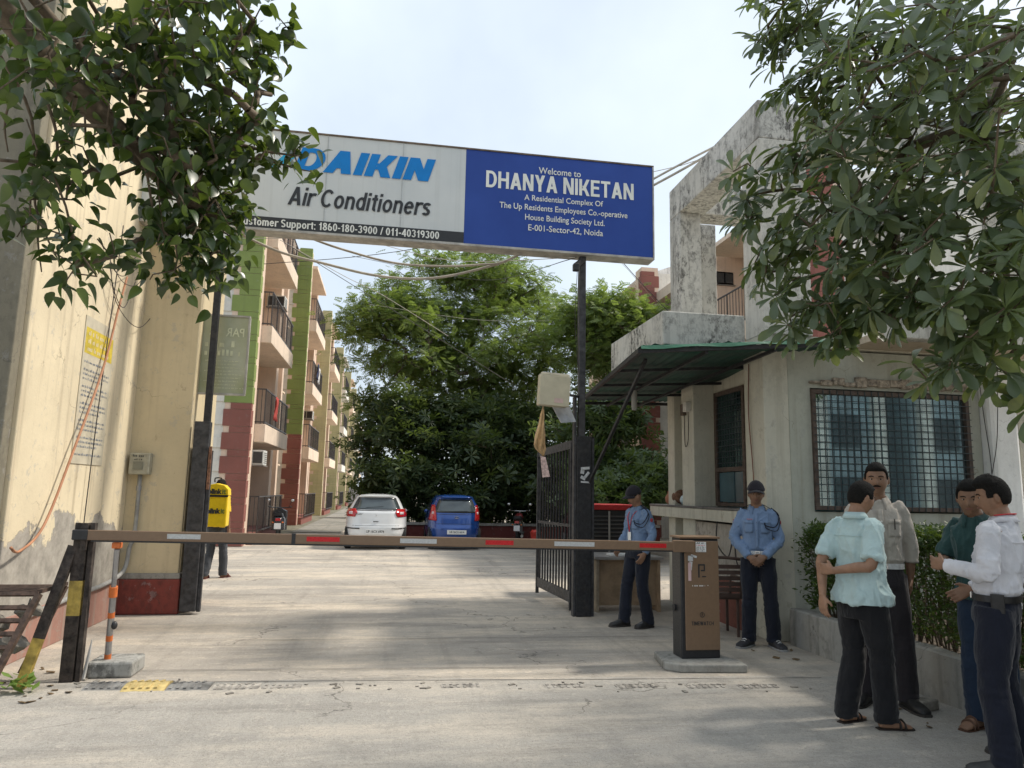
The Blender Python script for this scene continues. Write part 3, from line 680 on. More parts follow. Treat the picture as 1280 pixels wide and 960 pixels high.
o = tag(b.build('sheet', mat('pale metal sheet', (.50, .52, .55), .3, .2, 5), fix=False), 'bent pale metal sheet behind the beige box on the sign post', 'metal sheet'); o.modifiers.new('t', 'SOLIDIFY').thickness = .015
# hanging cloth and pink paper
def ragcloth(pts, ws, m_, name, label, cat):
    b = MB(); n = 7; rings = []
    pts2, w2 = catmull([Vector(p) for p in pts], ws, 5)
    for i, p in enumerate(pts2):
        rings.append([p + V((j / (n - 1) - .5) * w2[i], .05 * math.sin(j * 2.1 + i * .25) * min(1, w2[i] * 6), 0) for j in range(n)])
    b.loft(rings, False, False); o = b.build(name, m_, None, smooth=True, fix=False); o.modifiers.new('t', 'SOLIDIFY').thickness = .004
    return tag(o, label, cat)
ragcloth([(1.96, 9.2, 2.72), (1.95, 9.2, 2.55), (1.93, 9.2, 2.30), (1.92, 9.2, 2.18), (1.97, 9.2, 2.07)], [.015, .06, .14, .155, .03], clothmat('orange rag', (.52, .34, .17), 400, .35), 'rag', 'faded orange cloth tied up and hanging from the beige box', 'cloth')
b = MB(); b.add([(1.93, 9.19, 2.07), (2.00, 9.19, 2.05), (2.06, 9.18, 1.80), (1.96, 9.19, 1.79)], [(0, 1, 2, 3)])
o = tag(b.build('paper', mat('pink printed paper', (.58, .42, .38), .7, .35, 30), fix=False), 'pink paper scrap hanging under the orange cloth by the gate', 'paper'); o.modifiers.new('t', 'SOLIDIFY').thickness = .003
# mirrored notice seen from the back, hung on the left post
nb = thing('notice_board', 'translucent grey green flex notice seen from behind beside the black post', 'notice board', (-2.3, 10.2, 3.3))
NBM = NT('flex back'); c = NBM.mix(NBM.noise(NBM.P(), 1.5), (.33, .35, .20), (.46, .47, .36)); NBM.done(c, .4, 0, .4); NBM = NBM.m
MB().box(-2.58, -1.98, 10.10, 10.12, 2.83, 3.88).build('panel', NBM, nb)
fr = MB(); fr.box(-2.60, -1.96, 10.08, 10.14, 3.88, 3.905).box(-2.60, -1.96, 10.08, 10.14, 2.805, 2.83).box(-1.98, -1.955, 10.085, 10.135, 2.83, 3.88); fr.build('rim', ALU, nb)
NBL = mat('faint pale print', (.60, .61, .42), .6)
def mtext(s, size, x, z, sx=1): 
    o = text(s, size, (x, 10.094, z), NBL, nb, sx=-sx, bold=.002); return o
mtext('PAR', .17, -2.14, 3.66, .8); mtext('A', .15, -2.43, 3.67, .8)
for i in range(2): strokes(nb, NBL, (-2.52, 10.094, 3.46 - i * .12), (1, 0, 0), (0, 0, 1), .46, .09, 40 + i)
for i in range(9): strokes(nb, NBL, (-2.50 + (i % 3) * .05, 10.094, 3.26 - i * .046), (1, 0, 0), (0, 0, 1), .44 - (i % 2) * .08, .020, i)
# ---- poster on the sunlit wall
po = thing('poster', 'tall white notice with a yellow heading pasted on the sunlit cream wall', 'poster', (-3.25, 8.6, 2.6))
def onwall(y0, y1, z0, z1, x, name, m_, slope=-.0): MB().add([(x, y0, z0), (x, y1, z0), (x, y1, z1), (x, y0, z1)], [(0, 1, 2, 3)]).build(name, m_, po, fix=False)
PW = mat('sun bleached print', (.52, .47, .36), .7, .12, 5, dirt=.2)
MB().box(-3.259, -3.2505, 8.16, 8.98, 1.80, 3.38).build('sheet', PW, po)
MB().box(-3.2504, -3.2495, 8.19, 8.95, 2.98, 3.26).build('heading', mat('yellow print', (.55, .42, .05), .7, .2, 9), po)
LT = mat('faded blue print', (.22, .24, .28), .7, .3, 14); LY = mat('heading print', (.62, .55, .38), .7)
for i in range(3): strokes(po, LY, (-3.2488, 8.26, 3.18 - i * .085), (0, 1, 0), (0, 0, 1), .60, .055, 60 + i)
rnd = random.Random(3); z = 2.88
for i in range(17):
    strokes(po, LT, (-3.2488, 8.22, z), (0, 1, 0), (0, 0, 1), .70 if i % 3 else .55, .028, 80 + i); z -= .048 if i % 3 else .085
# ---- meter, conduit, cables on left wall
mt = thing('meter_box', 'small grey electric meter box on the cream pillar', 'meter box', (-3.1, 9.85, 1.85))
MG = mat('aged grey plastic', (.36, .345, .27), .5, .15, 15, dirt=.3)
MB().box(-3.22, -2.98, 9.76, 9.895, 1.72, 1.99).build('case', MG, mt, bevel=.012)
MB().box(-3.17, -3.05, 9.752, 9.759, 1.78, 1.88).build('dial_window', mat('meter glass', (.20, .20, .16), .3), mt)
strokes(mt, SGK, (-3.18, 9.757, 1.94), (1, 0, 0), (0, 0, 1), .16, .03, 5); strokes(mt, SGK, (-3.16, 9.757, 1.90), (1, 0, 0), (0, 0, 1), .10, .02, 6)
PVC = mat('grey pvc pipe', (.30, .30, .29), .45, .2, 8, dirt=.25)
cd = thing('conduit', 'grey pvc conduit running down from the meter and along the cream wall', 'pipe', (-3.2, 9.8, 0))
MB().tube([(-3.10, 9.84, 1.72), (-3.10, 9.84, 1.0), (-3.14, 9.83, .82), (-3.16, 9.83, .60), (-3.18, 9.7, .50), (-3.20, 9.3, .44), (-3.21, 8.5, .42), (-3.21, 7.4, .38)], .026, 10, smooth=4).build('pipe', PVC, cd, smooth=True)
for z in (1.55, 1.0): MB().lathe([(.034, -.03), (.034, .03)], (-3.10, 9.84, z), 12).build('clamp', mat('steel clamp', (.35, .35, .36), .4, metal=.6), cd, smooth='auto')
cable([(-3.19, 9.0, 4.05), (-3.19, 8.83, 3.6), (-3.185, 8.55, 2.85), (-3.18, 8.0, 1.9), (-3.18, 7.55, 1.2), (-3.16, 7.1, 1.0), (-3.1, 6.8, 1.05)], .013, mat('orange pipe', (.42, .20, .11), .6, .15), 'faded orange hose slanting down across the cream wall')
cable([(-3.2, 8.75, 4.6), (-3.21, 8.70, 3.6), (-3.21, 8.62, 2.6), (-3.22, 8.58, 1.4), (-3.22, 8.56, .5)], .006, WIRE, 'thin black cable hanging straight down the cream wall')
def ONW(x, y, X=-3.21):
    f_ = V(math.sin(YAW) * math.cos(PITCH), math.cos(YAW) * math.cos(PITCH), math.sin(PITCH)); a_ = V(math.cos(YAW), -math.sin(YAW), 0); c_ = a_.cross(f_)
    r_ = a_ * math.cos(ROLL) + c_ * math.sin(ROLL); u_ = -a_ * math.sin(ROLL) + c_ * math.cos(ROLL); d = f_ + r_ * ((x - 640) / 900) - u_ * ((y - 480) / 900); return V(0, 0, 1.6) + d * (X / d.x)
for i, q in enumerate((((134, 322), (142, 378), (172, 409), (200, 372), (208, 340)), ((134, 325), (150, 352), (168, 356), (182, 335)), ((134, 320), (158, 326), (186, 306)), ((133, 328), (140, 366), (152, 384), (166, 352)), ((133, 318), (150, 300), (178, 296)), ((134, 330), (150, 345), (176, 330)), ((134, 316), (160, 312), (196, 322)))):
    cable([ONW(*c) + V(.03, 0, 0) for c in q], .0045, WIRE, 'one of the loops of thin black wire spilling from the wall corner below the leaves', 'loops of black wire on the cream wall')
# ============================================================ BARRIER
BRN = mat('bronze powder coat', (.200, .128, .078), .38, .05, 30, spec=.5, bump=.05)
BKP = mat('black powder coat', (.028, .028, .030), .4, .15, 30, bump=.05)
ba = thing('boom_barrier', 'bronze and black boom barrier cabinet with its arm lowered across the entrance', 'barrier', (2.98, 6.87, 0))
b = MB(); b.box(2.80, 3.19, 6.72, 6.94, .07, 1.185); b.build('cabinet', BKP, ba, bevel=.012)
MB().box(2.838, 3.184, 6.705, 6.719, .15, 1.165).build('door', BRN, ba, bevel=.006)
MB().box(2.785, 3.20, 6.70, 6.95, 1.186, 1.205).build('top_cap', BRN, ba, bevel=.004)
MB().lathe([(.03, 0), (.034, .02), (.02, .03)], n=14, M=Matrix.Translation((2.80, 6.86, .52)) @ Euler((0, R(-90), 0)).to_matrix().to_4x4()).build('key_lock', BKP, ba, smooth='auto')
st_ = MB(); st_.box(2.95, 3.055, 6.699, 6.7035, 1.06, 1.155); st_.build('sticker', WH, ba)
for k_ in range(5): strokes(ba, SGK if k_ != 1 else RS, (2.957, 6.698, 1.138 - k_ * .018), (1, 0, 0), (0, 0, 1), .09, .012 if k_ else .016, 20 + k_)
# big P mark with tail, round mark, maker's name
b = MB()
for x0, x1, z0, z1 in ((2.972, 2.984, .82, .945), (2.984, 3.04, .933, .945), (3.028, 3.04, .88, .933), (2.998, 3.028, .88, .892), (3.01, 3.05, .825, .834)): b.box(x0, x1, 6.7, 6.7035, z0, z1)
b.build('logo_mark', SGK, ba)
b = MB()
for k in range(20):
    a, c_ = 2 * PI * k / 20, 2 * PI * (k + 1) / 20
    b.bar((3.005 + .022 * math.cos(a), 6.702, .475 + .022 * math.sin(a)), (3.005 + .022 * math.cos(c_), 6.702, .475 + .022 * math.sin(c_)), .003, .004)
b.box(3.003, 3.007, 6.7, 6.703, .472, .49).box(3.0, 3.006, 6.7, 6.703, .465, .471); b.build('logo_mark', SGK, ba)
block_text('TIMEWATCH', 2.895, 3.120, .378, .036, 6.7025, SGK, ba, .17, 0, .10)
strokes(ba, WH, (2.91, 6.703, .738), (1, 0, 0), (0, 0, 1), .13, .018, 31); strokes(ba, WH, (3.065, 6.703, .742), (1, 0, 0), (0, 0, 1), .01, .014, 32)
for x, z, w, h_, a in ((2.895, 1.0, .05, .05, 0), (2.93, 1.02, .06, .02, .3), (2.895, .93, .03, .08, .1)): MB().cbox((x, 6.703, z), (w, .0025, h_), (0, a, 0)).build('torn_sticker', pk, ba)
MB().box(2.870, 2.90, 6.7005, 6.704, .79, .96).build('torn_sticker', mat('pink sticker', (.60, .42, .42), .6, .2), ba)
# arm
ax0, ay0, az0 = 2.86, 6.67, 1.115; ax1, ay1, az1 = -2.46, 6.60, 1.175
def ap(t): return V(ax0 + (ax1 - ax0) * t, ay0 + (ay1 - ay0) * t, az0 + (az1 - az0) * t - .0 * math.sin(t * PI))
arm = MB().bar(ap(.012), ap(1), .035, .082).build('arm', BRN, ba, bevel=.005)
MB().bar(ap(-.01), ap(.03), .05, .11).build('arm_clamp', BRN, ba, bevel=.006)
MB().bar(ap(.012) + V(0, 0, -.048), ap(.99) + V(0, 0, -.048), .030, .012).build('rubber_strip', BKP, ba)
MB().bar(ap(.683), ap(.689), .042, .095).build('joint_sleeve', BKP, ba)
MB().bar(ap(.995), ap(1.018), .05, .085).build('end_cap', BKP, ba, bevel=.01)
RFR = mat('red reflector', (.55, .015, .02), .3, .08, 60); RFW = mat('silver reflector', (.50, .51, .51), .3, .1, 60)
def refl(u0, u1, m_, nm):
    a, b_ = ap(u0) + V(0, -.0185, .002), ap(u1) + V(0, -.0185, .002); MB().bar(a, b_, .003, .040).build(nm, m_, arm)
def ux(px_): return (835 - px_) / 720.
for p0, p1, k in ((202, 238, 'w'), (356, 394, 'r'), (465, 509, 'w'), (569, 604, 'r'), (656, 708, 'w'), (768, 804, 'r')):
    t0, t1 = ux(p0), ux(p1); refl(t0, t1, RFR if k == 'r' else RFW, 'red_reflector' if k == 'r' else 'white_reflector')
pad = tag(MB().prism([(2.58, 6.62), (2.70, 6.50), (3.32, 6.44), (3.34, 6.62), (3.20, 7.06), (2.66, 7.08)], .0, .072, 'z').build('concrete_pad', CE, None, bevel=.012), 'cracked grey concrete pad under the bronze barrier cabinet', 'plinth')
# far rest post: two black channels with a yellow band
rpst = thing('barrier_rest_post', 'upright black iron channel post with a yellow band where the arm rests', 'post', (-2.48, 6.66, 0))
RST = mat('rusty black iron', (.045, .035, .030), .8, .6, 16, dirt=.5, bump=.5, bs=50)
YP = mat('chipped yellow paint', (.42, .30, .07), .7, .35, 14, dirt=.6)
def chan(x0, x1, z0, z1, m_, nm): 
    b = MB(); b.box(x0, x1, 6.63, 6.645, z0, z1).box(x0, x0 + .012, 6.645, 6.70, z0, z1).box(x1 - .012, x1, 6.645, 6.70, z0, z1); b.build(nm, m_, rpst)
chan(-2.555, -2.455, 0, .52, RST, 'channel'); chan(-2.555, -2.455, .521, .80, YP, 'yellow_band'); chan(-2.555, -2.455, .801, 1.27, RST, 'channel')
b = MB(); b.box(-2.44, -2.405, 6.64, 6.70, 0, 1.27); b.build('channel', RST, rpst)
MB().bar((-2.47, 6.62, 1.05), (-2.47, 6.62, 1.16), .04).build('hook', RST, rpst)
# leaning strut
ls = thing('leaning_strut', 'rusty black and yellow iron strut leaning against the barrier rest post', 'strut', (-2.8, 6.5, 0))
q0, q1 = V(-2.76, 6.45, 0), V(-2.56, 6.66, 1.08)
MB().bar(q0.lerp(q1, .0), q0.lerp(q1, .34), .075, .05, (0, 1, 0)).build('yellow_band', YP, ls)
MB().bar(q0.lerp(q1, .341), q1, .075, .05, (0, 1, 0)).build('strut', RST, ls)
# telescopic support leg
tl = thing('arm_support', 'slim telescopic support leg with orange and grey bands holding up the barrier arm', 'support post', (-2.22, 6.95, 0))
CHR = mat('dull chrome', (.34, .34, .35), .35, .15, 10, metal=.7); ORG = mat('orange plastic', (.62, .16, .04), .5, .1)
lo_, hi_ = V(-2.28, 6.86, .13), V(-2.215, 6.63, 1.06)
MB().tube([lo_, lo_.lerp(hi_, .62)], .026, 12).build('lower_tube', CHR, tl, smooth='auto')
MB().tube([lo_.lerp(hi_, .62), hi_], .020, 12).build('upper_tube', CHR, tl, smooth='auto')
MB().tube([lo_.lerp(hi_, .57), lo_.lerp(hi_, .66)], .034, 12).build('collar', ORG, tl, smooth='auto')
for t in (.0, .17, .38): MB().tube([lo_.lerp(hi_, t), lo_.lerp(hi_, t + .05)], .0275, 12).build('orange_band', ORG, tl, smooth='auto')
MB().ell(lo_.lerp(hi_, .31) + V(.035, -.01, 0), (.025, .025, .035)).build('knob', BKP, tl, smooth=True)
MB().cbox(hi_ + V(0, 0, .03), (.07, .06, .05)).build('cradle', ORG, tl, bevel=.008)
cbk = tag(MB().box(-2.40, -2.04, 6.74, 7.08, .0, .13, Matrix.Translation((0, 0, 0))).build('concrete_block', plaster('speckled block', (.36, .355, .33), (.1, .1, .09), 1.6, .2, .9), None, bevel=.02), 'rough concrete block under the barrier arm support leg', 'concrete block')
b = MB(); b.tube([(-2.40, 6.70, .0), (-2.37, 6.70, .22), (-2.36, 6.70, .32)], [.016, .012, .004], 6); b.build
wst = tag(b.build('stake', mat('pale stake', (.45, .44, .42), .6)), 'short pale stake stuck beside the concrete block', 'stake')
# iron crate with stones at bottom left
cr_ = thing('iron_cage', 'rusty iron slatted cage leaning at the foot of the wall filled with stones', 'cage', (-3.0, 6.2, 0))
CI = mat('rusty brown iron', (.085, .055, .042), .75, .5, 18, dirt=.4, bump=.4)
# slanted frame: front face from upper right to lower right
def cp(u, v, w=0): return V(-3.75 + u * .88, 6.20 + w, .06) .lerp(V(-3.62 + u * .92, 6.46 + w, .72), v)
for v in (0, .15, .29, .43, .57, .71, .85, 1.0): MB().bar(cp(0, v), cp(1, v), .03, .05, (0, -1, .4)).build('slat', CI, cr_)
for u in (0, .45, 1.0): MB().bar(cp(u, 0), cp(u, 1), .04, .05, (0, -1, .4)).build('upright', CI, cr_)
for k in range(6): MB().bar(cp(0, 1) + V(0, .07 + k * .07, .01), cp(1, 1) + V(0, .07 + k * .07, .01), .03, .02).build('slat', CI, cr_)
MB().bar(cp(.05, 1) + V(0, 0, .02), cp(.05, 1) + V(0, .48, .02), .04, .03).build('upright', CI, cr_); MB().bar(cp(1, 1) + V(0, 0, .02), cp(1, 1) + V(0, .48, .02), .04, .03).build('upright', CI, cr_)
for u in (0, 1): MB().bar(cp(u, 0) + V(0, .5, 0), cp(u, 1) + V(0, .48, 0), .04, .04, (0, -1, .4)).build('upright', CI, cr_)
STN = mat('pale rubble stone', (.27, .25, .215), .9, .35, 12, dirt=.3, bump=.6)
rs = random.Random(5)
for i in range(26):
    c = cp(rs.uniform(.08, .92), rs.uniform(.05, .8), rs.uniform(.12, .38)); b = MB(); r = rs.uniform(.045, .10)
    b.ell(c, (r * rs.uniform(1, 1.4), r, r * rs.uniform(.6, .9)), Euler((rs.random(), rs.random(), rs.random())).to_matrix(), 9, 6)
    o = b.build('rubble_stone', STN)
    for v in o.data.vertices: v.co += V(*[noise.noise(v.co * 9 + V(k * 7, i, 0)) for k in range(3)]) * .05
    tag(o, 'pale rubble stone lying inside the rusty iron cage', 'stone', 'stones inside the iron cage')
weed = MB()
for i in range(26):
    a = rs.uniform(0, 6.3); l = rs.uniform(.05, .12); c = V(-2.72 + rs.gauss(0, .07), 6.33 + rs.gauss(0, .05), rs.uniform(.01, .12)); d = V(math.cos(a), math.sin(a), .5) * l; s = d.cross(V(0, 0, 1)).normalized() * l * .28
    weed.add([c, c + d * .5 + s, c + d, c + d * .5 - s], [(0, 1, 2, 3)])
tag(weed.build('weed', leafmat('weed leaf', (.16, .26, .06), (.22, .34, .09)), fix=False), 'small bright green weed sprouting beside the leaning yellow strut', 'plant')
lit = MB()
for i in range(60):
    x, y = rs.choice([(rs.uniform(-3.6, -2.5), rs.uniform(5.6, 6.6)), (rs.uniform(-3, -2.3), rs.uniform(6, 7.3)), (rs.uniform(3.6, 4.4), rs.uniform(3.5, 7.6))]); r = rs.uniform(.01, .035)
    lit.cbox((x, y, .012), (r * 2, r, .006), (rs.uniform(-.3, .3), rs.uniform(-.3, .3), rs.random() * 3))
tag(lit.build('leaf_litter', mat('dry leaf', (.14, .095, .05), .9, .5, 30)), 'dry leaf litter and chips swept along the foot of the wall and the planter', 'litter', kind='stuff')
for i, (x, y, sx_, lab) in enumerate(((4.14, 5.22, .20, 'broken grey brick lying at the foot of the planter behind the teal shirted man'), (4.22, 5.62, .12, 'small stone beside the planter foot behind the tall man'))):
    o = MB().cbox((x, y, .045), (sx_, .11, .085), (0, 0, .3 + i)).build('broken_brick', STN, None, bevel=.015); tag(o, lab, 'stone')

# ============================================================ THINGS IN THE YARD BY THE GATE
wdm = mat('worn plywood', (.30, .21, .13), .7, .25, 5, dirt=.3)
dk = thing('desk', 'old wooden cabinet desk standing behind the guard by the gate', 'desk', (3.2, 10.0, 0))
MB().box(2.86, 2.90, 9.78, 10.5, 0, .70).build('side_panel', mat('pale peeling plywood', (.42, .35, .26), .8, .3, 5, dirt=.35), dk, bevel=.004)
MB().box(3.74, 3.78, 9.78, 10.5, 0, .70).build('side_panel', wdm, dk, bevel=.004)
MB().box(2.90, 3.74, 9.86, 9.88, .08, .69).build('front_panel', wdm, dk)
MB().box(3.32, 3.35, 9.84, 9.859, .08, .69).build('door_edge', wdm, dk)
MB().box(2.83, 3.82, 9.74, 10.54, .701, .74).build('desk_top', mat('grey laminate', (.28, .26, .24), .5, .2, 6), dk, bevel=.004)
o = MB().box(3.08, 3.36, 9.84, 10.04, .742, .77).build('register', WH, None, bevel=.004); tag(o, 'white register book lying on the desk beside the guard', 'book')
cl_ = thing('air_cooler', 'desert cooler with a red top and black louvred front behind the gate', 'air cooler', (3.5, 11.6, 0))
CM = mat('grey cooler body', (.32, .31, .29), .5, .1)
MB().box(3.16, 3.86, 11.3, 11.9, .55, 1.34).build('body', BKP, cl_, bevel=.01)
MB().box(3.12, 3.90, 11.26, 11.94, 1.341, 1.43).build('top', mat('red plastic', (.45, .03, .03), .4), cl_, bevel=.015)
for k in range(11): MB().cbox((3.51, 11.285, .62 + k * .062), (.64, .03, .012), (.5, 0, 0)).build('louvre', mat('grey louvre', (.10, .10, .10), .5), cl_)
MB().box(3.16, 3.20, 11.262, 11.298, .55, 1.34).build('edge', CM, cl_); MB().box(3.82, 3.86, 11.262, 11.298, .55, 1.34).build('edge', CM, cl_); MB().box(3.49, 3.52, 11.262, 11.27, .58, 1.32).build('edge', CM, cl_)
for x in (3.2, 3.8):
    for y in (11.34, 11.84): MB().box(x, x + .04, y, y + .04, 0, .55).build('leg', STL, cl_)
# cane/plastic chair by the wall, seen from the side
ch = thing('chair', 'worn dark brown slatted plastic chair against the gatehouse wall', 'chair', (3.95, 7.95, 0))
CHM = mat('dark brown plastic', (.085, .055, .045), .5, .2)
T = Matrix.Translation((3.86, 8.25, 0)) @ Matrix.Rotation(R(-8), 4, 'Z')
def cb_(x0, x1, y0, y1, z0, z1, nm): MB().box(x0, x1, y0, y1, z0, z1, T).build(nm, CHM, ch, bevel=.006)
cb_(-.23, .23, -.22, .22, .42, .45, 'seat')
for x in (-.22, .19):
    for y in (-.21, .18): cb_(x, x + .03, y, y + .03, 0, .42, 'leg')
for k in range(6): MB().bar(T @ V(-.22, -.24 - k * .008, .47 + k * .065), T @ V(.22, -.24 - k * .008, .47 + k * .065), .012, .045).build('back_slat', CHM, ch)
for x in (-.235, .235): MB().tube([T @ V(x, -.22, .43), T @ V(x, -.25, .70), T @ V(x, -.29, .88)], .016, 8, smooth=3).build('back_post', CHM, ch, smooth=True)
MB().tube([T @ V(-.235, -.29, .88), T @ V(0, -.30, .90), T @ V(.235, -.29, .88)], .018, 8, smooth=4).build('top_rail', CHM, ch, smooth=True)
for x in (-.25, .25): MB().tube([T @ V(x, -.25, .64), T @ V(x, -.05, .66), T @ V(x, .16, .64), T @ V(x, .20, .43)], .016, 8, smooth=4).build('arm', CHM, ch, smooth=True)
# ============================================================ STREET HOUSES
_f = V(math.sin(YAW) * math.cos(PITCH), math.cos(YAW) * math.cos(PITCH), math.sin(PITCH)); _r0 = V(math.cos(YAW), -math.sin(YAW), 0); _u0 = _r0.cross(_f)
_r = _r0 * math.cos(ROLL) + _u0 * math.sin(ROLL); _u = -_r0 * math.sin(ROLL) + _u0 * math.cos(ROLL)
def ray(x, y): return _f + _r * ((x - 640) / 900) - _u * ((y - 480) / 900)
def AT(x, y, Y): d = ray(x, y); return V(0, 0, 1.6) + d * (Y / d.y)
def DIST(x, y, D): return V(0, 0, 1.6) + ray(x, y).normalized() * D
def pix(p):
    v = p - V(0, 0, 1.6); d = v.dot(_f); return (640 + 900 * v.dot(_r) / d, 480 - 900 * v.dot(_u) / d) if d > .1 else (-999, -999)
PINK = plaster('pale peach paint', (.72, .56, .44), (.40, .32, .25), .5, .45, .05)
PEACHL = plaster('light peach paint', (.78, .64, .51), (.42, .34, .27), .5, .5, .1)
PEACH = plaster('peach paint', (.74, .52, .36), (.40, .30, .22), .4, .4, .05)
OFFW = plaster('off white paint', (.70, .68, .62), (.42, .40, .35), .5, .45, .08)
GRQ = plaster('green quoin paint', (.235, .295, .095), (.16, .18, .09), .4, .3, 0)
MRQ = plaster('maroon quoin paint', (.26, .105, .085), (.18, .10, .085), .4, .3, 0)
OLQ = plaster('olive yellow paint', (.47, .43, .24), (.30, .27, .14), .4, .4, .1)
GRYW = plaster('grey cream paint', (.50, .47, .42), (.28, .26, .23), .7, .6, .25)
DGL = mat('dark window', (.045, .055, .06), .15, .3, 2, spec=.6, bump=.02)
CUR = mat('curtain in window', (.26, .25, .23), .8, .3, 3)
RAIL = mat('dark railing iron', (.06, .055, .055), .5, .2)
ACW = mat('white ac plastic', (.62, .62, .58), .5, .1, 12, dirt=.15); ACD = mat('dark ac grille', (.05, .05, .05), .6)
WOODF = mat('brown frame', (.14, .08, .05), .6)
def railing(b, X, a, c, z0, h=1.0, step=.17):
    """street side from a to c along Y at x=X plus near end side"""
    for z in (z0 + .06, z0 + h): b.box(X - .018, X + .018, a, c, z - .018, z + .018)
    n = int((c - a) / step)
    for i in range(n + 1):
        y = a + (c - a) * i / n; w = .007 if i % 6 else .014; b.box(X - w, X + w, y - w, y + w, z0, z0 + h - .019)
def block(Y0, side, line, pal, label, group, H=12.0, span=11.5, nfl=4):
    s = side                                                  # -1: left row, +1: right row ; u grows into the house
    X = lambda u: line + s * u
    def bx(b, u0, u1, y0, y1, z0, z1): return b.box(min(X(u0), X(u1)), max(X(u0), X(u1)), y0, y1, z0, z1)
    t = thing('apartment_house', label, 'apartment house', (line + s * 1, Y0, 0), 0, group)
    wallm, trimm, q1, q2, slabm = pal
    bx(MB(), 1.42, 11, Y0 + .72, Y0 + span, 0, H - .4).build('wall', wallm, t)
    bx(MB(), .98, 11, Y0 + .02, Y0 + .70, 0, H - .1).build('end_wall', OFFW if q1 is not OLQ else trimm, t)
    bx(MB(), .30, .975, Y0, Y0 + .70, 0, H + .1).build('pillar', trimm, t)
    # second slimmer pillar between balcony and the windows
    bx(MB(), .55, 1.41, Y0 + 5.5, Y0 + 6.0, 0, H - .3).build('pillar', trimm, t)
    bx(MB(), .80, 1.41, Y0 + 8.6, Y0 + 9.0, 0, H - .3).build('pillar', wallm, t)
    bx(MB(), .9, 11, Y0 + .71, Y0 + span - .01, H - .38, H).build('roof', slabm, t)
    # quoins
    pw_, pn = None, None; z = .02; i = 0
    while z < H - .3:
        mm = q2 if z < 3.75 else q1
        for (u0, dy, h) in ((1.0, .30, .455), (.82, .16, .16)):
            o = bx(MB(), .275, u0, Y0 - .022, Y0 + dy, 0, h)
            key = (u0, mm.name)
            if pw_ is None: pw_ = {}
            if key not in pw_:
                o = bx(MB(), .275, u0, Y0 - .022, Y0 + dy, 0, h).build('quoin', mm, None); o.data.transform(wm(t).inverted()); o.parent = t; pw_[key] = o
            else: o = dup_mesh(pw_[key], t)
            o.location = (0, 0, z); z += h + .012
    if nfl == 4 and s < 0:
        for z in np.arange(.1, 11.7, .63): bx(MB(), .94, 1.25, Y0 - .012, Y0 + .018, z, z + .28).build('quoin', OFFW if q1 is GRQ else trimm, t) if Y0 < 33 else None
    for k in range(4 if H > 11 else 3):
        zt = .32 if k == 0 else .50 + 2.85 * k
        a, c = Y0 + .72, Y0 + 5.3
        if k == 0:
            o = bx(MB(), .15, 1.415, a, c, 0, .30).build('plinth', q2 if q1 is not OLQ else MRQ, t)
        else:
            bx(MB(), 0, 1.415, a - .0, c, zt - .5, zt).build('balcony', slabm, t, bevel=.01)
        b = MB(); railing(b, X(.05), a + .03, c - .03, zt + .0)
        for zz in (zt + .06, zt + 1.0): bx(b, .07, 1.0, a + .01, a + .04, zz - .018, zz + .018)
        for i in range(8): u = .15 + i * .12; bx(b, u - .008, u + .008, a + .015, a + .032, zt, zt + .98)
        b.build('railing', RAIL, t)
        # door and window at the back of the balcony
        d = bx(MB(), 1.36, 1.419, Y0 + 1.2, Y0 + 2.2, zt + .02, zt + 2.05).build('door', WOODF, t)
        bx(MB(), 1.34, 1.359, Y0 + 1.27, Y0 + 2.13, zt + .1, zt + 1.98).build('pane', DGL, d)
        w = bx(MB(), 1.37, 1.419, Y0 + 2.8, Y0 + 4.6, zt + .75, zt + 2.05).build('window', OFFW, t)
        bx(MB(), 1.35, 1.369, Y0 + 2.88, Y0 + 3.66, zt + .83, zt + 1.97).build('pane', DGL, w); bx(MB(), 1.35, 1.369, Y0 + 3.74, Y0 + 4.52, zt + .83, zt + 1.97).build('pane', CUR if k % 2 else DGL, w)
        for y0 in (6.5, 9.4):
            w = bx(MB(), 1.38, 1.419, Y0 + y0, Y0 + y0 + 1.5, zt + .8, zt + 2.1).build('window', OFFW, t)
            bx(MB(), 1.36, 1.379, Y0 + y0 + .07, Y0 + y0 + 1.43, zt + .87, zt + 2.03).build('pane', DGL, w)
            bx(MB(), 1.0, 1.418, Y0 + y0 - .15, Y0 + y0 + 1.65, zt + 2.15, zt + 2.22).build('sunshade', slabm, t)
    bx(MB(), .1, 1.4, Y0 + .72, Y0 + 5.4, H - .55, H - .42).build('sunshade', slabm, t)
    return t
def ac(p, s, label, w=.62, face='y'):
    t = thing('air_conditioner', label, 'air conditioner', p, 0, 'window air conditioners on the houses')
    x, y, z = p
    MB().box(x - .3, x + .3, y, y + .6, z, z + .42).build('case', ACW, t, bevel=.012)
    for (a, c) in ((-.27, -.02), (.02, .27)): MB().box(x + a, x + c, y - .012, y - .001, z + .05, z + .37).build('grille', ACD, t)
    b = MB()
    for k in range(6): b.box(x + .302, x + .308, y + .06, y + .54, z + .06 + k * .055, z + .075 + k * .055)
    b.build('vent_slats', ACD, t)
    MB().box(x - .33, x + .33, y - .05, y + .62, z - .035, z - .003).build('shelf', mat('iron shelf', (.20, .18, .16), .7), t)
LBL = ['nearest apartment house on the left with green and maroon quoins and peach balconies', 'second apartment house from the gate with green upper quoins and maroon base', 'third house along the left row, olive yellow pillars behind the green ones', 'fourth house of the left row with olive pillars and grey balconies', 'fifth house of the left row, half way to the end of the lane', 'sixth house of the left row, small and pale in the distance', 'last house at the far end of the left row above the grey cabinet']
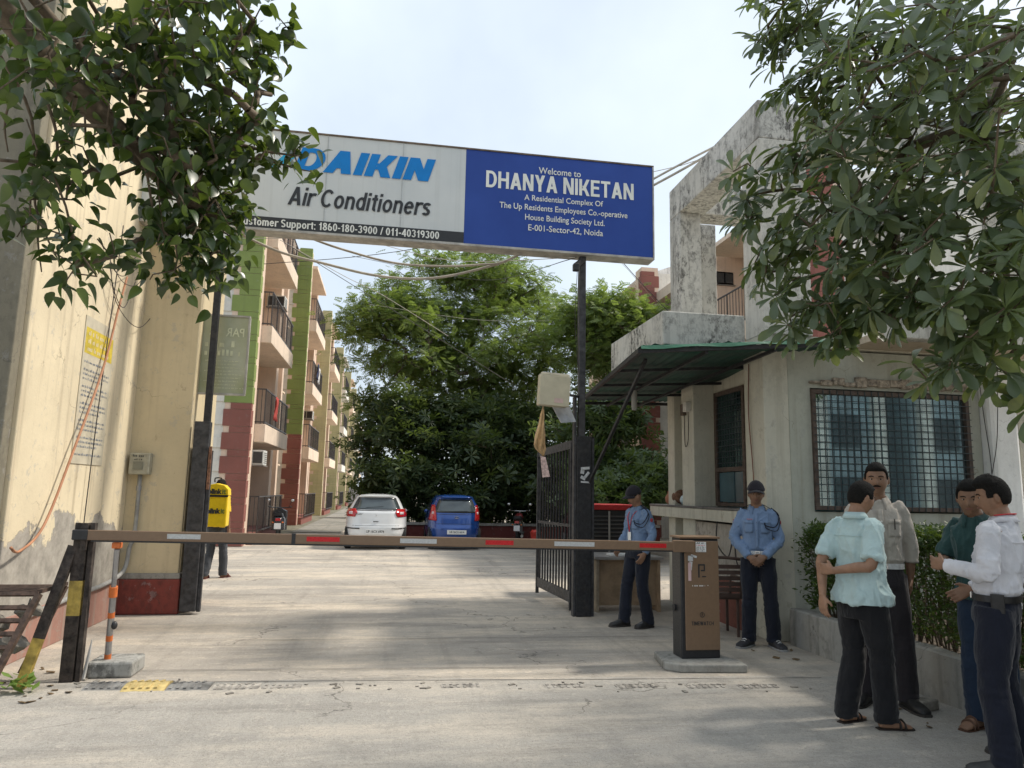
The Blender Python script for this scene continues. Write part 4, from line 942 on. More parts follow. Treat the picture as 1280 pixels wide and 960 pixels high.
for i in range(7):
    pal = (PINK, PINK, GRQ, MRQ, PEACHL) if i < 2 else (GRYW, PINK, OLQ, OLQ, (PEACHL if i % 2 == 0 else OFFW))
    block(20.5 + 11.5 * i, -1, -3.5, pal, LBL[i], 'apartment houses on the left of the lane')
RL = ['peach apartment house with balcony right behind the gatehouse', 'peach house with maroon quoins further back on the right', 'far right house hidden mostly by the trees']
for i in range(2):
    block(14.5 + 11.5 * i, 1, 9.1, (PEACHL, PINK, MRQ, MRQ, PEACHL), RL[i], 'apartment houses on the right behind the gatehouse', H=(9.4, 10.3)[i])
for (p, l) in (((-3.80, 21.25, 2.20), 'white air conditioner on a shelf under the lowest balcony of the nearest left house'),
               ((-4.2, 25.85, 7.9), 'air conditioner beside a plant above the second balcony of the nearest left house'),
               ((-4.3, 32.8, 2.2), 'air conditioner under the first balcony of the second left house'),
               ((9.9, 20.0, 8.0), 'air conditioner seen through the portal frame above the gatehouse'),
               ((-4.2, 37.2, 5.0), 'air conditioner between the floors of the second left house')): ac(p, 1, l)
# rooftop room with a low pediment on the right row
rt = thing('rooftop_room', 'white rooftop room with a shallow pediment behind the red quoin pillar', 'rooftop room', (11, 30, 10.3))
MB().box(10.9, 14.5, 30, 35, 10.3, 11.25).build('wall', plaster('white wash', (.74, .74, .72), mold=.3), rt)
MB().prism([(10.7, 11.25), (14.8, 11.25), (12.6, 12.0)], 29.9, 35.1).build('roof', plaster('white wash', (.74, .74, .72)), rt)
for x in (10.9, 12.5, 14.6): MB().lathe([(.08, 0), (.12, .1), (.03, .25), (.02, .45)], (x, 29.95, 11.27 if x != 12.5 else 11.95), 8).build('finial', OFFW, rt)
# laundry and plants on balconies
lc = random.Random(11)
for (y, z, m_, l) in ((33.5, 7.2, mat('navy laundry', (.03, .04, .09), .9), 'dark blue laundry hanging from a balcony of the second left house'), (34.1, 7.1, mat('white laundry', (.6, .6, .6), .9), 'pale laundry hanging from a balcony of the second left house'), (22.2, 4.25, mat('red cloth', (.38, .06, .05), .9), 'red cloth draped over the lowest balcony rail of the nearest left house')):
    b = MB(); rows = [[(-3.42 + .04 * math.sin(j * 1.7 + i), y + j * .09, z - i * .14) for j in range(6)] for i in range(6)]
    b.loft(rows, False, False); o = b.build('laundry', m_, None, smooth=True, fix=False); o.modifiers.new('t', 'SOLIDIFY').thickness = .006; tag(o, l, 'laundry')
# far grey cabinet, low maroon wall, barrel
MB_ = MB().box(-2.05, -.62, 39.6, 41.2, 0, 1.72); o = MB_.build('wall_panel', mat('pale grey metal', (.40, .43, .46), .5, .1, 3)); o.name = 'metal_cabin'
tag(o, 'pale grey metal cabin at the far end behind the white car', 'cabin'); m_ = o.modifiers.new('b', 'BEVEL'); m_.width = .03
lw = thing('garden_wall', 'low maroon wall with a cement coping behind the parked cars', 'wall', (5, 22.5, 0))
MB().box(-.1, 9.0, 23.3, 23.5, 0, .50).build('wall', plaster('maroon low wall', (.17, .045, .04), (.10, .06, .05), .8, .5, .3), lw)
MB().box(-.15, 9.0, 23.25, 23.55, .50, .58).build('coping', plaster('cement coping', (.42, .40, .36), mold=.5), lw, bevel=.01)
cone = thing('bucket', 'small red bucket standing in the yard right of the motorbike', 'bucket', (4.35, 21.2, 0))
MB().lathe([(.13, 0), (.17, .42), (.18, .44)], (4.35, 21.2, 0), 14).build('body', mat('red bucket plastic', (.55, .05, .035), .4), cone, smooth='auto')
MB().lathe([(.16, .441), (.12, .50)], (4.35, 21.2, 0), 14).build('lid', mat('red bucket plastic', (.55, .05, .035)), cone, smooth='auto')
# houses across the road behind the camera (they show only as reflections in the window)
for i, (x, l) in enumerate(((8, 'peach house across the road behind the camera, left'), (19, 'peach house across the road behind the camera, middle'), (30, 'peach house across the road behind the camera, right'))):
    h = thing('house', l, 'house', (x, -16, 0))
    MB().box(x - 4.8, x + 4.8, -24, -16, 0, 13).build('wall', plaster('grey blue wall', (.36, .44, .47)), h)
    for k in range(3):
        for j in range(3): w_ = MB().box(x - 3.7 + j * 2.8, x - 2.2 + j * 2.8, -16.0, -15.94, 1 + k * 3, 2.6 + k * 3).build('window', DGL, h)
    for j in (-4.5, -1.9, .9, 4.0): MB().box(x + j, x + j + .55, -16.0, -15.6, 0, 10.2).build('pillar', OFFW, h)

# ============================================================ CARS AND BIKES
CHK = mat('chrome trim', (.6, .6, .6), .2, .05, metal=.9); TYR = mat('tyre rubber', (.022, .022, .022), .8, .2)
def interp(tab, z):
    for (a, b_) in zip(tab, tab[1:]):
        if z <= b_[0]:
            t = (z - a[0]) / (b_[0] - a[0]); t = max(0, min(1, t)); return tuple(a[i] + (b_[i] - a[i]) * t for i in range(1, len(a)))
    return tab[-1][1:]
def car(name, label, loc, tab, paint, win, lights, lightshape, plate, extras):
    """tab rows: z, half width, rear y, front y. rear faces -Y"""
    t = thing(name, label, 'car', loc)
    L = Matrix.Translation(loc)
    n = 4.2
    def ring(z, off=0, m=44):
        w, yr, yf = interp(tab, z); yc, hl = (yr + yf) / 2, (yf - yr) / 2; out = []
        for j in range(m):
            a = 2 * PI * j / m; c, s = math.cos(a), math.sin(a)
            out.append((math.copysign(abs(c) ** (2 / n), c) * (w + off), yc + math.copysign(abs(s) ** (2 / n), s) * (hl + off), z))
        return [L @ V(*p) for p in out]
    def rear(x, z, off):
        w, yr, yf = interp(tab, z); hl = (yf - yr) / 2; q = min(.999, abs(x / w)); return L @ V(x, (yr + yf) / 2 - hl * (1 - q ** n) ** (1 / n) - off, z)
    def sidep(y, z, s, off):
        w, yr, yf = interp(tab, z); hl = (yf - yr) / 2; q = min(.999, abs((y - (yr + yf) / 2) / hl)); return L @ V(s * (w * (1 - q ** n) ** (1 / n) + off), y, z)
    zs = [tab[0][0] + (tab[-1][0] - tab[0][0]) * i / 46 for i in range(47)]
    body = MB().loft([ring(z) for z in zs]).build('body', paint, t, smooth='auto')
    def patch(fx, z0, z1, m_, nm, off=.006, nx=14, nz=10, par=None, thick=.01, label=None):
        b = MB(); rows = []
        for i in range(nz + 1):
            z = z0 + (z1 - z0) * i / nz; xa, xb = fx(i / nz)
            rows.append([rear(xa + (xb - xa) * j / nx, z, off) for j in range(nx + 1)])
        b.loft(rows, False, False); o = b.build(nm, m_, par or t, smooth=True, fix=False)
        if thick: q = o.modifiers.new('t', 'SOLIDIFY'); q.thickness = thick; q.offset = 0
        return o
    def spatch(s, fy, z0, z1, m_, nm, off=.006):
        b = MB(); rows = []
        for i in range(7):
            z = z0 + (z1 - z0) * i / 6; ya, yb = fy(i / 6); rows.append([sidep(ya + (yb - ya) * j / 8, z, s, off) for j in range(9)])
        b.loft(rows, False, False); return b.build(nm, m_, t, smooth=True, fix=False)
    GLC = mat('car glass', (.05, .065, .07), .08, .2, 2, spec=.8, bump=0)
    (wz0, wz1, wx0, wx1) = win
    patch(lambda q: (-(wx0 + (wx1 - wx0) * q) * (1 - .12 * max(0, q - .8) * 5 * .2), (wx0 + (wx1 - wx0) * q)), wz0 - .025, wz1 + .025, BKP, 'window_seal', .003)
    rwn = patch(lambda q: (-(wx0 + (wx1 - wx0) * q) + .03, (wx0 + (wx1 - wx0) * q) - .03), wz0, wz1, GLC, 'rear_window', .010)
    for s in (-1, 1):
        zb = interp(tab, wz0)[1]
        spatch(s, lambda q: (.62 + .30 * q, 1.45), wz0 + .02, wz1 - .02, GLC, 'side_window'); spatch(s, lambda q: (1.52, 2.55 - .45 * q), wz0 + .02, wz1 - .02, GLC, 'side_window')
        la, lb_, lz0, lz1 = lights
        patch(lambda q: tuple(sorted((s * lightshape(q)[0], s * lightshape(q)[1]))), lz0, lz1, mat('red lamp lens', (.42, .012, .015), .15, .1, 40, spec=.7, bump=.02), 'tail_light', .014, 8, 8)
        mid = (lz0 + lz1) / 2
        patch(lambda q: tuple(sorted((s * (lightshape(.5)[0] * .6 + lightshape(.5)[1] * .4), s * (lightshape(.5)[0] * .25 + lightshape(.5)[1] * .75)))), mid - .04, mid + .03, mat('clear lamp lens', (.6, .5, .5), .2), 'lamp_lens', .020, 4, 3)
        for y in (.62, tab[0][3] - .72):
            wh = MB().lathe([(.0, -.09), (.20, -.09), (.29, -.085), (.30, -.05), (.30, .06), (.27, .09), (.2, .06), (0, .06)], n=22, M=L @ Matrix.Translation((s * (tab[0][1] - .03), y, .30)) @ Euler((0, R(90) * s, 0)).to_matrix().to_4x4()).build('tyre', TYR, t, smooth='auto')
            MB().lathe([(.0, .02), (.19, .03), (.2, .065), (.05, .07), (0, .075)], n=16, M=L @ Matrix.Translation((s * (tab[0][1] - .02), y, .30)) @ Euler((0, R(90) * s, 0)).to_matrix().to_4x4()).build('rim', mat('alloy rim', (.45, .45, .46), .35, metal=.7), wh, smooth='auto')
        MB().ell(L @ V(s * (tab[2][1] - .045), 2.35, .98), (.09, .05, .06)).build('mirror', paint, t, smooth=True)
    # black skirt along the bottom edge, bumper lines, plate
    patch(lambda q: (-tab[0][1] * .9, tab[0][1] * .9), tab[0][0] + .0, tab[0][0] + .07, BKP, 'bumper_skirt', .008)
    px0, px1, pz0, pz1, s_ = plate
    pb = MB(); y = rear(0, (pz0 + pz1) / 2, .03).y; pb.box(loc[0] + px0, loc[0] + px1, y, y + .02, pz0, pz1); pp = pb.build('number_plate', WH, t)
    text(s_, (pz1 - pz0) * .72, (loc[0] + (px0 + px1) / 2, y - .002, (pz0 + pz1) / 2), SGK, pp, bold=.001, sx=.80)
    extras(t, patch, rear, L)
    return t
WPT = NT('white car paint'); WPT.b.inputs['Coat Weight'].default_value = .6; WPT = WPT.done((.72, .73, .73), .25, 0, .5)
BPT = NT('blue car paint'); BPT.b.inputs['Coat Weight'].default_value = .7; BPT = BPT.done((.012, .06, .26), .22, .25, .5)
SEAM = mat('body gap', (.02, .02, .02), .8)
def seam_line(patch, xa, xb, z): patch(lambda q: (xa, xb), z - .004, z + .004, SEAM, 'panel_gap', .003, 14, 1, thick=0)
tabw = [(.20, .76, .16, 3.75), (.30, .80, .04, 3.85), (.42, .83, .0, 3.86), (.60, .845, .0, 3.85), (.66, .84, .035, 3.80), (.80, .835, .06, 3.62), (.98, .82, .10, 2.95), (1.06, .76, .17, 2.72), (1.20, .685, .30, 2.5), (1.32, .61, .40, 2.3), (1.38, .56, .36, 2.2), (1.41, .53, .33, 2.1), (1.445, .42, .50, 1.9), (1.46, .24, .9, 1.6)]
def exw(t, patch, rear, L):
    seam_line(patch, -.62, .62, .635); seam_line(patch, -.62, .62, 1.02)
    patch(lambda q: (-.50, .50), 1.035, 1.05, CHK, 'chrome_strip', .010, 10, 1)
    for s in (-1, 1):
        patch(lambda q: tuple(sorted((s * .42, s * .80))), .545, .575, BKP, 'bumper_slot', .006, 6, 1)
        patch(lambda q: tuple(sorted((s * .48, s * .74))), .30, .33, mat('red reflector small', (.3, .02, .02), .3), 'reflector', .008, 6, 1)
    MB().bar(rear(-.28, 1.10, .02), rear(.18, 1.13, .02), .012).build('wiper', SEAM, t)
    b = MB(); p = rear(0, .90, .012); b.tube([p + V(-.018, 0, .0), p + V(0, 0, .022), p + V(0, 0, -.0), p + V(.0, 0, -.022), p + V(.018, 0, 0)], .005, 5); b.build('badge', CHK, t)
    text('BALENO', .055, rear(-.44, .93, .012), mat('badge chrome dark', (.2, .2, .2), .3), t, sx=1.0, bold=.001)
    patch(lambda q: (-.07, .07), .735, .75, SEAM, 'tailgate_handle', .008, 4, 1)
    patch(lambda q: (-.55, .55), .22, .27, BKP, 'lower_grille', .006, 8, 2)
# keep maker's script only as faint raised letters
car('parked_car', 'white hatchback parked rear to the camera beyond the barrier', (-.28, 19.75, 0), tabw, WPT, (1.06, 1.345, .655, .50), (0, 0, .86, 1.07),
    lambda q: ((.50 + .10 * abs(q - .55), .825 - .04 * q)), (-.26, .24, .415, .545, 'UP 16CX 6974'), exw)
tabb = [(.20, .66, .14, 3.35), (.30, .70, .04, 3.45), (.42, .72, .0, 3.5), (.58, .735, .0, 3.5), (.66, .735, .04, 3.4), (.85, .73, .09, 3.1), (1.0, .71, .14, 2.7), (1.20, .66, .25, 2.45), (1.36, .56, .34, 2.15), (1.41, .53, .28, 2.05), (1.46, .43, .42, 1.9), (1.48, .25, .8, 1.6)]
def exb(t, patch, rear, L):
    seam_line(patch, -.56, .56, .70); seam_line(patch, -.60, .60, .95)
    patch(lambda q: (-.55, .55), 1.405, 1.425, BPT, 'spoiler', .05, 10, 1, thick=.02)
    MB().bar(rear(-.05, 1.02, .02), rear(.30, 1.04, .02), .012).build('wiper', SEAM, t)
    b = MB(); c = rear(.02, .87, .012)
    for k in range(14):
        a, d = 2 * PI * k / 14, 2 * PI * (k + 1) / 14; b.bar(c + V(.06 * math.cos(a), 0, .032 * math.sin(a)), c + V(.06 * math.cos(d), 0, .032 * math.sin(d)), .009)
    b.bar(c + V(-.022, 0, -.025), c + V(-.008, 0, .025), .009).bar(c + V(.008, 0, -.025), c + V(.022, 0, .025), .009).bar(c + V(-.018, 0, 0), c + V(.016, 0, 0), .009); b.build('badge', CHK, t)
    patch(lambda q: (-.50, .50), .24, .33, BKP, 'lower_grille', .006, 8, 2)
car('parked_car', 'small blue hatchback parked rear to the camera right of the white car', (1.86, 19.80, 0), tabb, BPT, (1.02, 1.33, .60, .46), (0, 0, .78, 1.20),
    lambda q: ((.52 + .04 * q, .72 - .08 * q)), (-.24, .28, .43, .54, 'HR 26CU 6614'), exb)
# a maroon car and a pale one behind the cooler
MPT = mat('maroon car paint', (.10, .02, .025), .3, .1, 4, metal=.4, bump=0); GPT = mat('silver car paint', (.42, .42, .42), .3, .05, 4, metal=.5, bump=0)
t = car('parked_car', 'maroon car half hidden behind the air cooler and the gate', (6.1, 18.6, 0), tabw, MPT, (1.07, 1.33, .66, .56), (0, 0, .84, 1.02), lambda q: ((.56, .82)), (-.26, .24, .415, .545, ''), lambda *a: None)
def bike(name, label, loc, rz, kind, plate_s):
    t = thing(name, label, kind, loc, rz); M = wm(t)
    PT = mat('black bike paint', (.03, .03, .034), .25, .1, spec=.7)
    def P(x, y, z): return M @ V(x, y, z)
    for y in (.25, 1.5):
        b = MB(); b.tube([P(0, y + .26 * math.cos(2 * PI * k / 24), .30 + .26 * math.sin(2 * PI * k / 24)) for k in range(25)], .042, 8, cap=False); w = b.build('tyre', TYR, t, smooth=True)
        b = MB()
        for k in range(8): b.bar(P(0, y, .3), P(0, y + .24 * math.cos(PI * k / 4), .30 + .24 * math.sin(PI * k / 4)), .012)
        b.build('spokes', CHK, w)
    if kind == 'scooter':
        MB().loft([[P(x * w, y, z) for x, z in ((-1, .40), (-1, z1 * .75 + .1), (-.6, z1), (.6, z1), (1, z1 * .75 + .1), (1, .40))] for y, w, z1 in ((-.02, .10, .70), (.10, .17, .80), (.45, .19, .80), (.75, .15, .76), (.85, .12, .5))]).build('rear_body', PT, t, smooth='auto', bevel=.01)
        MB().loft([[P(x * w, y, z) for x, z in ((-1, .35), (-1, .9), (0, 1.0), (1, .9), (1, .35))] for y, w in ((1.15, .18), (1.25, .22), (1.32, .12))]).build('front_shield', PT, t, smooth='auto')
    else:
        MB().ell(P(0, 1.0, .82), (.13, .27, .13)).build('fuel_tank', mat('red bike paint', (.16, .02, .02), .3), t, smooth=True)
        MB().box(-.11, .11, .75, 1.1, .35, .6, M).build('engine', mat('engine grey', (.2, .2, .2), .5), t, bevel=.02)
        MB().tube([P(.14, .2, .28), P(.14, .9, .35)], .045, 10).build('exhaust', CHK, t, smooth='auto')
        MB().box(-.09, .09, .0, .10, .45, .62, M).build('mudguard', PT, t, bevel=.02)
    MB().loft([[P(x * w, y, z) for x, z in ((-1, z0), (-.8, z0 + .08), (.8, z0 + .08), (1, z0))] for y, w, z0 in ((.05, .11, .80), (.3, .15, .78), (.7, .14, .74), (.85, .09, .74))]).build('seat', mat('seat vinyl', (.02, .02, .022), .5), t, smooth='auto')
    MB().tube([P(-.33, 1.05, 1.03), P(-.18, 1.18, 1.0), P(.18, 1.18, 1.0), P(.33, 1.05, 1.03)], .016, 8, smooth=3).build('handlebar', CHK if kind != 'scooter' else PT, t, smooth=True)
    MB().tube([P(0, 1.5, .3), P(0, 1.2, 1.0)], .03, 8).build('fork', CHK, t, smooth='auto')
    for s in (-1, 1):
        MB().tube([P(s * .25, 1.12, 1.02), P(s * .31, 1.10, 1.18)], .007, 6).build('mirror_stem', PT, t); MB().ell(P(s * .34, 1.10, 1.21), (.055, .015, .04), M.to_3x3()).build('mirror', CHK, t, smooth=True)
    MB().box(-.07, .07, -.06, -.01, .66, .73, M).build('tail_light', mat('red lamp lens', (.42, .012, .015)), t, bevel=.01)
    MB().box(-.09, .09, -.07, -.06, .44, .60, M).build('number_plate', WH, t)
    for s in (-1, 1): MB().ell(P(s * .13, -.02, .62), (.03, .03, .02)).build('indicator', ORG, t, smooth=True)
    return t
bike('scooter', 'black scooter parked rear to the camera by the nearest left house', (-3.0, 21.3, 0), R(6), 'scooter', '')
bike('motorbike', 'black and chrome motorbike parked right of the blue car', (3.85, 21.6, 0), R(-14), 'motorbike', '')
# ============================================================ CABLES OVERHEAD
WG = 'thin overhead wires across the lane'
def wire(pp, r, m_, label, group=None):
    cable([AT(x, y, Y) for x, y, Y in pp], r, m_, label, group, sm=7, n=5)
wire([(250, 232, 9.95), (370, 290, 9.95), (442, 316, 9.95), (510, 331, 9.95), (600, 331, 9.95), (654, 316, 9.9), (820, 222, 9.8), (900, 180, 9.4)], .018, WIREL, 'upper thick pale cable sagging below the sign to the gatehouse frame')
wire([(255, 270, 10.05), (342, 312, 10.05), (403, 329, 10.05), (473, 345, 10.05), (539, 348, 10.05), (604, 335, 10.0), (654, 316, 9.95), (820, 230, 9.85), (895, 188, 9.5)], .020, WIREL, 'lower thick pale cable sagging deepest below the sign')
wire([(330, 282, 12), (820, 214, 12), (905, 172, 10.2)], .007, WIREL, 'thin wire rising behind the sign to the gatehouse frame')
WL = ['thin pale wire curving down from the phone number strip into the big tree', 'thin dark wire slanting from the left houses down into the big tree', 'thin wire running level just under the grey half of the sign',
      'thin dark wire rising to the right from the left houses and behind the sign', 'thin wire sloping from under the sign to the bracket of the right post', 'thin dark wire low over the tree top to the bracket of the right post',
      'thin wire from the right post bracket towards the red quoin house', 'thin dark wire dropping from the sign end to the chajja box', 'thicker pale wire far down the lane left of the big tree', 'thin dark wire far away over the end of the lane', 'thin pale wire crossing in front of the crown of the big tree']
for k, pp in enumerate((((350, 300, 14), (430, 345, 14), (480, 370, 14), (560, 420, 16)), ((355, 303, 13), (450, 362, 13), (640, 480, 14)), ((300, 298, 12), (520, 297, 12), (560, 296, 12)), ((330, 330, 12), (500, 314, 12), (720, 270, 12)),
                        ((430, 292, 13), (560, 325, 13), (718, 322, 9.3)), ((440, 320, 18), (600, 350, 18), (720, 322, 9.3)), ((718, 322, 9.3), (770, 322, 20), (830, 390, 24)), ((776, 325, 11), (800, 352, 10.5), (838, 392, 10.2)),
                        ((400, 420, 40), (480, 440, 40), (560, 470, 40)), ((445, 470, 60), (520, 520, 60)), ((460, 380, 24), (600, 400, 24), (720, 400, 24)))):
    wire(pp, .006 if k != 8 else .012, WIRE if k % 2 else WIREL, WL[k], WG)
for dx in (0, 4, 7): cable([V(2.42 + dx * .004, 9.24, 4.60), V(2.40 + dx * .008, 9.26, 3.9), V(2.46, 9.3, 3.2)], .004, WIRE, 'thin drop wire hanging from the bracket of the right sign post', 'drop wires from the sign bracket')
# ============================================================ VEGETATION
BARK = NT('bark'); p = BARK.P(); c = BARK.mix(BARK.noise(p, 14, 8, .7), (.07, .055, .042), (.19, .16, .12)); BARK.bump(BARK.noise(BARK.P((1, 1, .3)), 22, 8, .7, .2, .8), .6, .02); BARK = BARK.done(c, .9, 0, .2)
TWIG = mat('twig bark', (.13, .10, .07), .85, .3, 30)
def leaf_t(L, W, kind='oval', fold=.12, droop=.15):
    """leaf in the xy plane, stalk at the origin, growing along +y"""
    prof = {'oval': ((0, .05), (.25, .75), (.5, 1), (.78, .72), (1, .02)), 'heart': ((0, .12), (.06, .72), (.18, .97), (.34, 1), (.55, .80), (.76, .42), (.9, .14), (1, .01)),
            'obovate': ((0, .06), (.22, .26), (.42, .55), (.62, .86), (.80, 1), (.92, .80), (1, .18)), 'small': ((0, .1), (.5, 1), (1, .05))}[kind]
    v = []; f = []
    for t, w in prof:
        z = -droop * L * t * t
        v += [(-w * W / 2, t * L, z + fold * W * w), (0, t * L, z), (w * W / 2, t * L, z + fold * W * w)]
    for i in range(len(prof) - 1):
        a = i * 3; f += [(a, a + 1, a + 4, a + 3), (a + 1, a + 2, a + 5, a + 4)]
    return np.array(v), f
def scatter(tpl, mats, name, m_, parent, kind=None):
    v, f = tpl; n = len(mats); k = len(v)
    if n == 0: return None
    A = np.array(mats)                                    # n,4,3: columns x,y,z axes and origin
    if parent is not None:
        I = np.array(wm(parent).inverted()); A = np.concatenate([A[:, :3] @ I[:3, :3].T, A[:, 3:] @ I[:3, :3].T + I[:3, 3]], 1)
    vs = (np.einsum('kc,nci->nki', v, A[:, :3]) + A[:, 3][:, None, :]).reshape(-1, 3)
    me = bpy.data.meshes.new(name); me.vertices.add(n * k); me.vertices.foreach_set('co', vs.astype(np.float32).ravel())
    fl = [np.array(q) for q in f]; ln = [len(q) for q in fl]; base = np.concatenate(fl); offs = (np.arange(n) * k)
    idx = (base[None, :] + offs[:, None]).ravel(); st = np.concatenate([[0], np.cumsum(ln)[:-1]]); tot = sum(ln)
    me.loops.add(len(idx)); me.loops.foreach_set('vertex_index', idx.astype(np.int32))
    me.polygons.add(n * len(f)); me.polygons.foreach_set('loop_start', (st[None, :] + (np.arange(n) * tot)[:, None]).ravel().astype(np.int32))
    me.update(); me.validate()
    o = link(name, me, m_, parent, smooth=True)
    if kind: o['kind'] = kind
    return o
def frame(d, nrm, p, s=1.0):
    d = Vector(d).normalized(); nrm = Vector(nrm); x = d.cross(nrm)
    if x.length < 1e-3: x = d.orthogonal()
    x.normalize(); z = x.cross(d); k = s * random.uniform(.78, 1.15); kz = s * random.uniform(.3, 2.6); return [[*(x * k)], [*(d * s)], [*(z * kz)], [*p]]
def seen(p): x, y = pix(Vector(p)); return -30 < x < 1310 and -30 < y < 990
def leaves(tpl, mats, m_, par, eye=True, n_obj=300, name='leaf'):
    """the nearest visible leaves as parts of their own, the rest as one part"""
    if not n_obj: return scatter(tpl, mats, 'foliage', m_, par, 'stuff')
    vis = [(Vector(a[3]) - V(0, 0, 1.6)).length if seen(a[3]) else 99 + i * 1e-6 for i, a in enumerate(mats)]
    order = np.argsort(vis); pick = set(order[:n_obj].tolist())
    me = bpy.data.meshes.new(name); me.from_pydata([tuple(q) for q in tpl[0]], [], tpl[1]); me.materials.append(m_); me.polygons.foreach_set('use_smooth', [True] * len(me.polygons))
    I = wm(par).inverted()
    for i in pick:
        a = mats[i]; M = Matrix(((a[0][0], a[1][0], a[2][0], a[3][0]), (a[0][1], a[1][1], a[2][1], a[3][1]), (a[0][2], a[1][2], a[2][2], a[3][2]), (0, 0, 0, 1)))
        o = bpy.data.objects.new(name, me); COL.objects.link(o); o.parent = par; o.matrix_basis = I @ M
    scatter(tpl, [a for i, a in enumerate(mats) if i not in pick], 'foliage', m_, par, 'stuff')
def skeleton(b, start, tips, r0, maxseg=.5, jit=.12, rmin=.004, r_=None, sag=0):
    """grow limbs from the nodes in start to every tip; thickness from the number of tips carried"""
    r_ = r_ or random; nodes = [(Vector(p), par) for p, par in start]; cnt = [0] * len(nodes); ends = []
    order = sorted(tips, key=lambda t: (t - nodes[len(start) - 1][0]).length)
    for t in order:
        j = min(range(len(nodes)), key=lambda k: (nodes[k][0] - t).length + (.0 if k >= 1 else 1e3))
        a = nodes[j][0]; L = (t - a).length; k = max(1, int(L / maxseg)); prev = j
        for i in range(1, k + 1):
            q = a.lerp(t, i / k) + (V(r_.gauss(0, jit), r_.gauss(0, jit), r_.gauss(0, jit * .6)) * (maxseg if i < k else 0)) + V(0, 0, -sag * math.sin(PI * i / k) * L)
            nodes.append((q, prev)); cnt.append(0); prev = len(nodes) - 1
        ends.append(prev)
    w = [0.0] * len(nodes)
    for e in ends:
        k = e
        while k is not None: w[k] += 1; k = nodes[k][1]
    tot = max(w)
    for i in range(1, len(nodes)):
        p = nodes[i][1]
        if w[i] <= 0 or p is None: continue
        ra = max(rmin, r0 * (w[p] / tot) ** .5) if nodes[p][1] is not None else max(rmin, r0 * (w[i] / tot) ** .5); rb = max(rmin, r0 * (w[i] / tot) ** .5)
        b.tube([nodes[p][0], nodes[i][0]], [min(ra, rb * 1.35), rb], 6 if rb < .03 else 9, cap=False)
    return nodes
def trunk_nodes(pts): return [(p, None if i == 0 else i - 1) for i, p in enumerate(pts)]
def in_ell(c, r, rnd_, n, shell=.0):
    out = []
    while len(out) < n:
        q = V(rnd_.uniform(-1, 1), rnd_.uniform(-1, 1), rnd_.uniform(-1, 1)); l = q.length
        if shell < l < 1: out.append(Vector(c) + V(q.x * r[0], q.y * r[1], q.z * r[2]))
    return out
# ---- right foreground tree with whorled leaves
rn = random.Random(21)
RT = thing('broadleaf_tree', 'broad leaved tree with whorled leaves filling the upper right over the gatehouse', 'tree', (6.4, 4.6, 0))
cl = []
for (x, y, D, r, n) in ((1180, 60, 5.0, .75, 34), (1050, 30, 5.3, .62, 30), (1240, 170, 4.5, .75, 34), (1110, 150, 5.2, .65, 34), (1010, 60, 5.4, .34, 9), (975, 20, 5.4, .24, 7), (1000, 110, 5.4, .2, 6),
                        (1180, 260, 4.4, .55, 30), (1060, 225, 5.0, .45, 17), (960, 225, 5.1, .26, 9), (925, 270, 5.1, .14, 4), (1000, 290, 4.8, .33, 11), (1100, 320, 4.5, .42, 26), (1230, 330, 4.0, .42, 24),
                        (960, 330, 4.8, .2, 6), (1010, 375, 4.6, .24, 12), (1130, 380, 4.3, .22, 12), (1060, 410, 4.4, .15, 8), (985, 420, 4.6, .10, 3), (1240, 400, 4.2, .22, 8), (1180, 450, 4.4, .16, 5), (1230, 450, 4.2, .2, 6), (1262, 490, 4.2, .14, 5), (1120, 90, 4.2, .5, 12), (1035, 150, 5.6, .32, 7)):
    cl += in_ell(DIST(x, y, D), (r, r, r * .8), rn, int(n * (1.4 if y < 300 else 1.05)))
for (c, r, n) in (((6.2, 4.2, 5.8), (2.3, 1.9, 1.4), 190), ((6.0, 1.8, 5.2), (2.2, 1.8, 1.3), 110), ((7.6, 4.6, 6.9), (2.2, 2.4, .9), 130), ((5.6, 3.2, 7.0), (1.8, 2.0, .6), 90), ((4.6, 2.2, 6.4), (1.6, 1.6, .8), 60), ((8.0, 4.2, 4.6), (1.5, 2.2, 1.2), 60), ((7.0, 6.2, 5.2), (1.6, .8, 1.2), 50)):
    cl += [q for q in in_ell(c, r, rn, n) if not seen(q) or rn.random() < .3]
def blocked(p):                                            # nothing grows into the gatehouse or over the sky left of the crown
    return (p.y > 6.75 and p.x > 3.9 and p.z < 3.9) or (p.y > 7.5 and p.x > 4.1)
cl = [q for q in cl if not blocked(q)]
b = MB(); tp = [V(6.4, 4.6, 0), V(6.38, 4.58, 1.0), V(6.3, 4.5, 2.0), V(6.15, 4.5, 3.0)]
b.tube(tp, [.17, .14, .125, .11], 12); b.build('trunk', BARK, RT, smooth=True)
b = MB(); skeleton(b, trunk_nodes(tp), cl, .10, .42, .10, .0045, rn, .06); b.build('branches', TWIG, RT, smooth=True)
LM = leafmat('tree leaf green', (.060, .090, .048), (.145, .185, .105), (.20, .22, .08), .32, .36, .5)
tpl = leaf_t(.150, .050, 'obovate', .10, .20); mats = []
